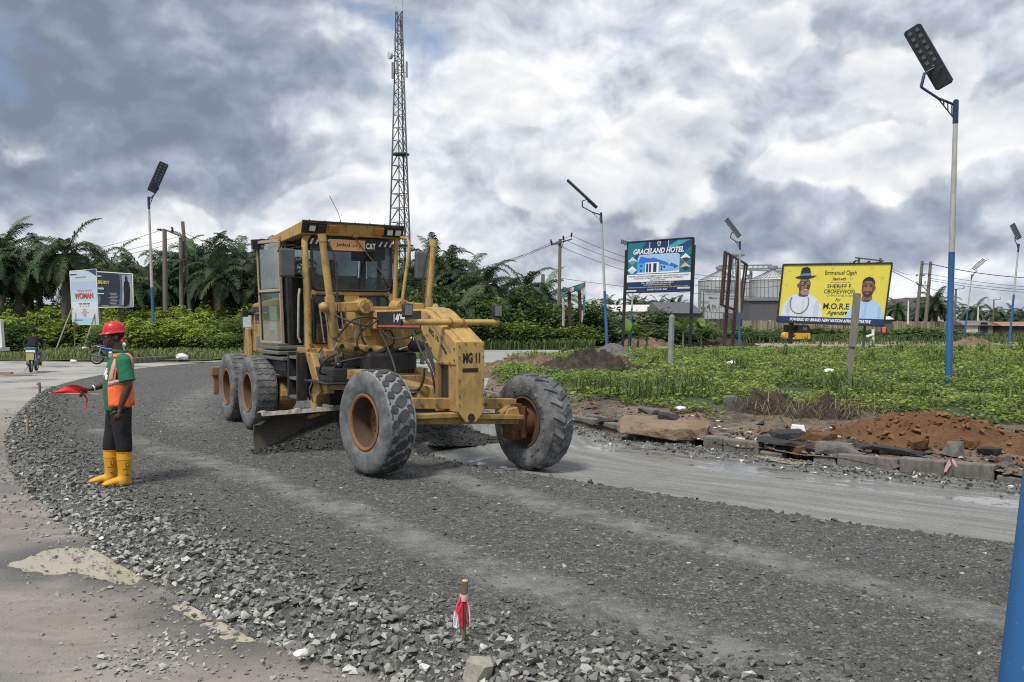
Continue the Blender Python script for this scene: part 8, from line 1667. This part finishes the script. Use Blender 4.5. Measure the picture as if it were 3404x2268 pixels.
# ---------------------------------------------------------------- motorcycles
TYREB = plain('tyre_black', (.018, .018, .018), .85); BIKEB = plain('bike_blue', (.02, .045, .30), .3, var=.1); BIKEK = plain('bike_black', (.015, .015, .016), .4); PALEM = plain('bike_alloy', (.38, .38, .38), .35, .7)
def motorcycle(label, loc, rz, body_m, plate=None, lean=0.):
    t = thing('motorcycle', label, 'motorcycle', loc, rz); t.rotation_euler = (lean, 0, rz)
    for x in (-.62, .62):
        q = MB(); q.lathe([(.235, -.035), (.28, -.045), (.305, -.025), (.31, 0), (.305, .025), (.28, .045), (.235, .035)], (x, 0, .31), (0, 1, 0), 28); wv = q.build('wheel', TYREB, t, True)
        q = MB(); q.lathe([(.235, -.03), (.21, -.025), (.205, 0), (.21, .025), (.235, .03)], (x, 0, .31), (0, 1, 0), 24); q.lathe([(.0, -.05), (.05, -.05), (.05, .05), (0, .05)], (x, 0, .31), (0, 1, 0), 10)
        q.build('rim', PALEM, wv, True)
        for k in range(6):
            a = k * math.pi / 3; q = MB(); q.bar((x + .04 * math.cos(a), 0, .31 + .04 * math.sin(a)), (x + .21 * math.cos(a), 0, .31 + .21 * math.sin(a)), .02, .02); q.build('spoke', PALEM, wv)
    q = MB(); q.tube([(.62, .06, .31), (.52, .06, .66), (.44, .06, .92)], .022, 8); q.tube([(.62, -.06, .31), (.52, -.06, .66), (.44, -.06, .92)], .022, 8); q.build('fork', PALEM, t, True)
    q = MB(); q.tube([(.44, 0, .90), (.40, 0, 1.0)], .03, 8); q.tube([(.30, .34, 1.02), (.38, .20, 1.05), (.41, 0, 1.02), (.38, -.20, 1.05), (.30, -.34, 1.02)], .014, 8); q.build('handlebar', BIKEK, t, True)
    for s in (1, -1): q = MB(); q.tube([(.36, s * .22, 1.05), (.34, s * .28, 1.20)], .007, 5); q.sphere((.33, s * .30, 1.23), .055, 8, 6, (.3, 1.2, .8)); q.build('mirror', BIKEK, t, True)
    q = MB(); q.sphere((.52, 0, .90), .095, 12, 8, (.9, 1, 1)); q.build('headlamp', LENS, t, True)
    q = MB(); q.tube([(.46, 0, .72), (.34, 0, .84), (.12, 0, .86), (.0, 0, .76)], [(.06, .08), (.12, .12), (.12, .13), (.06, .09)], 12); q.build('fuel_tank', body_m, t, True)
    q = MB(); q.tube([(.06, 0, .80), (-.20, 0, .79), (-.50, 0, .84), (-.66, 0, .86)], [(.05, .10), (.05, .13), (.05, .12), (.03, .07)], 12); q.build('seat', plain('bike_seat', (.05, .06, .10), .6), t, True)
    q = MB(); q.tube([(.05, 0, .66), (-.30, 0, .70), (-.62, 0, .82), (-.80, 0, .86)], [(.10, .10), (.09, .11), (.06, .09), (.02, .05)], 12); q.build('side_fairing', body_m, t, True)
    q = MB(); q.lim((-.12, -.12, .26), (.22, .12, .56)); q.cyl((.05, -.1, .5), (.18, -.1, .66), .08, n=10); q.cyl((.05, .1, .5), (.18, .1, .66), .08, n=10); q.build('engine', PALEM, t, bevel=.03)
    q = MB(); q.tube([(.16, -.12, .36), (-.15, -.14, .26), (-.35, -.16, .32), (-.80, -.17, .42)], [.02, .022, .045, .05], 10); q.build('exhaust', plain('exhaust_grey', (.12, .12, .12), .4, .6), t, True)
    q = MB(); q.tube([(-.20, .08, .46), (-.62, .08, .31)], .022, 6); q.tube([(-.20, -.08, .46), (-.62, -.08, .31)], .022, 6); q.tube([(.42, 0, .80), (.22, 0, .32), (-.15, 0, .28), (-.25, 0, .66)], .022, 6); q.build('frame', BIKEK, t, True)
    for s in (1, -1): q = MB(); q.cyl((-.55, s * .11, .34), (-.45, s * .11, .72), .028, n=8); q.build('shock_absorber', PALEM, t, True)
    q = MB(); q.tube([(-.33, 0, .47), (-.48, 0, .62), (-.66, 0, .66), (-.88, 0, .54)], [(.02, .07)] * 4, 8); q.build('rear_mudguard', BIKEK, t, True)
    q = MB(); q.lim((-.86, -.07, .74), (-.80, .07, .82)); q.build('tail_lamp', plain('tail_red', (.4, .02, .02), .3), t, bevel=.01)
    for s in (1, -1): q = MB(); q.sphere((-.82, s * .15, .80), .035, 8, 6); q.build('indicator', plain('indicator_amber', (.7, .25, .03), .3), t, True)
    q = MB(); q.tube([(-.1, .16, .28), (.0, .26, .28)], .012, 6); q.tube([(-.1, -.16, .28), (.0, -.26, .28)], .012, 6); q.tube([(.0, .14, .3), (-.08, .30, .02)], .012, 6); q.build('footrest', BIKEK, t, True)
    if plate: q = MB(); q.prism([(-.93, -.13, .50), (-.93, .13, .50), (-.89, .13, .76), (-.89, -.13, .76)], (.012, 0, 0)); q.build('rear_plate', plate, t, bevel=.01); q = MB(); q.box((-.74, 0, .93), (.26, .34, .14)); q.build('parcel', plain('parcel_blue', (.03, .10, .30), .5), t, bevel=.04); q = MB(); q.lim((-.89, -.16, .80), (-.86, .16, .88)); q.build('white_bumper', INKW, t)
    return t
mp = G(112, 1236, .012); MRZ = R(110)
motorcycle('motorcycle with yellow rear plate ridden away along the left road', (mp.x, mp.y, .01), MRZ, BIKEB, plain('plate_yellow', (.36, .33, .08), .6), R(2))
rt = thing('person', 'motorcycle rider in navy shirt with a black backpack seen from behind', 'person', (mp.x, mp.y, .01), MRZ); b = MB(); head(b, (.12, 0, 1.60), 1., (1, 0, 0)); limb(b, [(.02, 0, 1.36), (.08, 0, 1.52)], [.06, .055]); ell_rings(b, [((-.14, 0, .84), .13, .17), ((-.08, 0, 1.05), .12, .16), ((0, 0, 1.32), .11, .19), ((.02, 0, 1.42), .06, .12)], 16)
RA = {s: [(.0, s * .21, 1.34), (.10, s * .33, 1.10), (.32, s * .32, 1.06)] for s in (1, -1)}; RLg = {s: [(-.12, s * .11, .86), (.28, s * .22, .78), (.10, s * .22, .34), (.16, s * .23, .28)] for s in (1, -1)}
for s in (1, -1): limb(b, RA[s], [.055, .045, .03], 10); hand(b, RA[s][2], (.8, 0, -.2), (0, -s, -.4), 1., .9, -s); limb(b, RLg[s], [.085, .065, .045, .04], 10)
remeshed('body', b, SKIN, rt, .014, 4); q = MB(); ell_rings(q, [((-.14, 0, .82), .15, .19), ((-.08, 0, 1.05), .145, .18), ((0, 0, 1.32), .135, .21), ((.02, 0, 1.43), .07, .10)], 16)
for s in (1, -1): q.tube([RA[s][0], Vector(RA[s][0]).lerp(Vector(RA[s][1]), .95)], [.085, .07], 12)
remeshed('shirt', q, cloth('shirt_navy', (.010, .012, .028)), rt, .014, 4); q = MB()
for s in (1, -1): q.tube(RLg[s][:3], [.105, .088, .07], 12)
remeshed('trousers', q, cloth('trousers_grey', (.20, .19, .18)), rt, .014, 4); q = MB(); q.sphere((.10, 0, 1.645), .112, 12, 8, (1, .86, .9)); q.build('hair', MATS['black_hair'], rt, True)
for s in (1, -1): q = MB(); q.tube([(.05, s * .22, .30), (.15, s * .23, .28), (.27, s * .23, .25)], [.05, .05, .025], 8); q.build('shoe', RUBBER, rt, True)
bp = thing('backpack', 'black backpack worn by the motorcycle rider', 'backpack', (mp.x, mp.y, .01), MRZ); q = MB(); q.box((-.20, 0, 1.20), (.17, .32, .44), (0, R(14), 0)); q.build('bag', cloth('bag_black', (.012, .012, .013)), bp, bevel=.05); q = MB(); q.box((-.295, 0, 1.12), (.05, .24, .22), (0, R(14), 0)); q.build('bag_pocket', MATS['bag_black'], bp, bevel=.02)
for s in (1, -1): q = MB(); q.tube([(-.12, s * .12, 1.40), (.02, s * .13, 1.47), (.13, s * .13, 1.36), (.10, s * .15, 1.1), (-.12, s * .15, 1.0)], (.008), 6); q.build('strap', RUBBER, bp)
pp = G(330, 1214, .05); motorcycle('parked blue motorcycle half hidden behind the flagman', (pp.x + .55, pp.y, .08), R(8), BIKEB, None, R(-8))
q = MB(); q.box((0, 0, .45), (.40, .22, .62)); q.box((.1, 0, .82), (.2, .06, .10)); o_ = q.build('red_container', plain('red_plastic', (.55, .02, .02), .5), None, bevel=.03, label='red plastic container standing behind the flagman shoulder', cat='container'); o_.location = P(400, 1150, 44.5); o_.location.z = .45
# ---------------------------------------------------------------- motor tricycle by the far road
kp = Vector((P(2640, 1075, 84).x, 84., .10)); kt = thing('motor_tricycle', 'yellow motor tricycle with black canopy parked under the yellow billboard', 'tricycle', tuple(kp), R(180 + 8)); KY = plain('tricycle_yellow', (.62, .36, .03), .45, var=.12); CAN = plain('canopy_black', (.012, .012, .014), .7)
for x, y in ((1.05, 0), (-.85, .58), (-.85, -.58)): q = MB(); q.lathe([(.12, -.05), (.2, -.06), (.22, 0), (.2, .06), (.12, .05), (.0, .04)], (x, y, .22), (0, 1, 0), 20); q.build('wheel', TYREB, kt, True)
q = MB(); q.prism([(x, -.62, z) for x, z in ((-1.35, .30), (-1.35, .92), (.05, .92), (.12, .62), (.30, .38), (.62, .36), (.75, .30))], (0, 1.24, 0)); q.build('rear_body', KY, kt, bevel=.06)
q = MB(); q.prism([(x, -.38, z) for x, z in ((.62, .32), (.70, .92), (.98, 1.0), (1.20, .72), (1.28, .42), (1.05, .34))], (0, .76, 0)); q.build('front_cowl', KY, kt, bevel=.08); q = MB(); q.sphere((1.22, 0, .78), .09, 10, 6); q.build('headlamp', LENS, kt, True)
q = MB(); q.prism([(x, -.64, z) for x, z in ((-1.36, .92), (-1.30, 1.50), (-1.15, 1.66), (.70, 1.70), (.82, 1.62), (.70, 1.58), (-.10, 1.56), (-.05, .92))], (0, 1.28, 0)); cn = q.build('canopy', CAN, kt, bevel=.06); q = MB(); q.lim((-1.0, .65, 1.15), (-.55, .66, 1.45)); q.build('side_window', plain('window_dull', (.10, .11, .12), .2), cn, bevel=.02)
for s in (1, -1): q = MB(); q.tube([(.72, s * .40, .92), (.80, s * .55, 1.62)], .025, 6); q.build('pillar', BIKEK, kt)
q = MB(); q.prism([(.72, -.42, .95), (.72, .42, .95), (.82, .52, 1.58), (.82, -.52, 1.58)], (.015, 0, 0)); q.build('windscreen', GLS, kt); q = MB(); q.lim((-.1, -.5, .55), (.3, .5, .7)); q.lim((-1.1, -.55, .6), (-.6, .55, .85)); q.build('seat', CAN, kt, bevel=.04)
q = MB(); q.tube([(.75, .3, 1.02), (.72, 0, 1.0), (.75, -.3, 1.02)], .015, 6); q.build('handlebar', BIKEK, kt)

# ---------------------------------------------------------------- stakes, ribbons, litter
TAPEW = cloth('tape_white', (.72, .70, .70), .5); TAPER = cloth('tape_red', (.70, .03, .06), .5); TAPEP = cloth('tape_pink', (.62, .40, .46), .5)
def ribbon(t, cols, pts_list, base):
    for c, pts in zip(cols, pts_list):
        q = MB(); q.prism([Vector(p) + Vector((0, .012 * math.sin(i * 1.9), 0)) for i, p in enumerate(pts)], (0, .004, 0)); q.build('ribbon', c, t)
sp = P(1537, 2165, 4.85); st = thing('survey_stake', 'wooden survey stake with red and white tape at the bottom of the photo', 'stake', (sp.x, sp.y, .09)); k = 5.05 / FPX
q = MB(); q.tube([(.0, 0, -.15), (.002, 0, .08), (.006, 0, .25), (.014, 0, .405)], [(.0165, .016), (.017, .016), (.018, .017), (.0185, .017)], 9); q.build('stake', WOOD, st, True); q = MB(); q.cyl((.014, 0, .404), (.014, 0, .409), .0175, n=9); q.build('cut_end', plain('fresh_wood', (.52, .40, .22), .8), st)
q = MB(); q.tube([(.0075, 0, .295), (.0085, 0, .33)], [.024, .024], 12); q.build('tape_wrap', TAPEP, st, True)
ribbon(st, [TAPER, TAPEW, TAPER, TAPEW, TAPER], [[(-.012, -.022, .30), (-.030, -.03, .275), (-.036, -.035, .25), (-.020, -.032, .225), (-.012, -.03, .16), (.004, -.028, .155), (.002, -.022, .30)], [(-.036, -.034, .252), (-.046, -.036, .235), (-.050, -.038, .165), (-.030, -.036, .155), (-.016, -.034, .16), (-.022, -.033, .225)], [(.022, -.02, .305), (.028, -.022, .30), (.034, -.025, .25), (.032, -.026, .205), (.040, -.026, .165), (.024, -.026, .155), (.030, -.026, .17), (.026, -.024, .24)], [(.030, -.024, .30), (.040, -.026, .27), (.046, -.028, .215), (.044, -.028, .17), (.036, -.027, .20), (.036, -.026, .25)], [(-.008, -.024, .325), (-.018, -.026, .31), (-.030, -.03, .278), (-.010, -.025, .30)]], None)
def stake(label, px, py, topx, topy, z0, m_=WOODG, r=.018, Y=None, tape=None):
    b0 = G(px, py, z0); t = thing('survey_stake', label, 'stake', tuple(b0), 0, 'survey stakes'); tp = P(topx, topy, b0.y) - b0; q = MB(); q.tube([(0, 0, -.15), tp * .5 + Vector((.008, 0, 0)), tp], [r, r, r * .9], 8); q.build('stake', m_, t, True)
    for i, c in enumerate(tape or ()): 
        w_ = .034 * b0.y / 14; q = MB(); s = -1 if i % 2 == 0 else 1; q.prism([tp * .93, tp * .93 + Vector((s * w_ * 1.2, 0, w_ * .3)), tp * .93 + Vector((s * w_ * 1.6, .01, -w_ * .9)), tp * .93 + Vector((s * w_ * .6, 0, -w_ * .7))], (0, .005, 0)); q.build('ribbon', c, t)
stake('stake with a little red and white flag left of the red flag', 132, 1312, 131, 1272, .05, WOOD, .035, None, (TAPER, TAPEW)); stake('pale thin stake with pink tape at the left gravel edge', 88, 1468, 91, 1392, .06, WOODB, .022, None, (TAPEW, TAPEP)); stake('dark stake with hanging pink ribbon in front of the near kerb stones', 3152, 1588, 3160, 1522, .02, WOOD, .026)
b0 = G(3152, 1588, .02)
for i, pts in enumerate(([(-.01, -.02, .19), (-.06, -.02, .10), (-.08, -.02, .02), (-.05, -.02, .03), (.01, -.02, .12)], [(.02, -.02, .20), (.06, -.02, .17), (.09, -.02, .09), (.06, -.02, .10), (.02, -.02, .15)])):
    q = MB(); q.prism([Vector(p) for p in pts], (0, .004, 0)); o_ = q.build('tape_ribbon', TAPEP, None, label=['longer pink tape strip on the dark stake by the near kerb', 'shorter pink tape strip on the dark stake by the near kerb'][i], cat='tape'); o_.location = b0 + Vector((0, -.03, .05))
def crumple(label, px, py, z, s, m_, name='litter', sq=(1, 1, .5)):
    bm = bmesh.new(); bmesh.ops.create_icosphere(bm, subdivisions=2, radius=s)
    for v_ in bm.verts: v_.co = Vector((v_.co.x * sq[0], v_.co.y * sq[1], v_.co.z * sq[2])) * (1 + .45 * mnoise.noise(v_.co * (3.2 / s) + Vector((px, py, 0))))
    me = bpy.data.meshes.new(name); bm.to_mesh(me); bm.free(); me.materials.append(m_); o = link(name, me, None, label=label, cat='litter', group='litter'); o.location = G(px, py, z) + Vector((0, 0, s * sq[2] * .5))
LIT = plain('litter_white', (.66, .66, .65), .6, var=.1)
for lab, px, py, z, s in [('crumpled white plastic lying on the stones near the bottom edge', 1000, 2178, .06, .045), ('white plastic bag among the weeds left of the wooden post', 2430, 1212, .6, .16), ('white scrap among the weeds right of the plastic bag', 2755, 1236, .55, .13), ('white plastic bag on the verge left of the parked motorcycle', 285, 1170, .25, .38), ('pale plastic scrap on top of the tan slab', 2262, 1362, .42, .09), ('white scrap at the verge edge near the motorcycle', 244, 1204, .05, .16), ('white scrap in the weeds at the right edge', 3398, 1328, .4, .07), ('white lump on the verge right of the lamp footing', 605, 1190, .2, .3)]: crumple(lab, px, py, z, s, LIT)
q = MB(); q.prism([(-.11, -.07, 0), (.11, -.07, 0), (.11, .07, 0), (-.11, .07, 0)], (0, 0, .01)); q.add([(-.11, -.07, .01), (.11, -.07, .01), (.11, .07, .01), (-.11, .07, .01), (-.085, -.05, .085), (.085, -.05, .085), (.085, .05, .085), (-.085, .05, .085)], [(0, 1, 5, 4), (1, 2, 6, 5), (2, 3, 7, 6), (3, 0, 4, 7), (4, 5, 6, 7)]); o_ = q.build('food_box', LIT, None, bevel=.008, label='white foam food box lying on the stack of asphalt pieces', cat='box'); o_.location = G(2652, 1432, .33); o_.rotation_euler = (.05, .05, -.3)
q = MB(); q.box((0, 0, .05), (.4, .2, .1)); q.box((.4, .1, .02), (.8, .3, .03), (0, 0, .2)); o_ = q.build('brick_scrap', plain('brick_brown', (.25, .19, .14), .9), None, label='brown brick and flat scrap on the road at the far left', cat='rubble'); o_.location = G(22, 1246, .01)
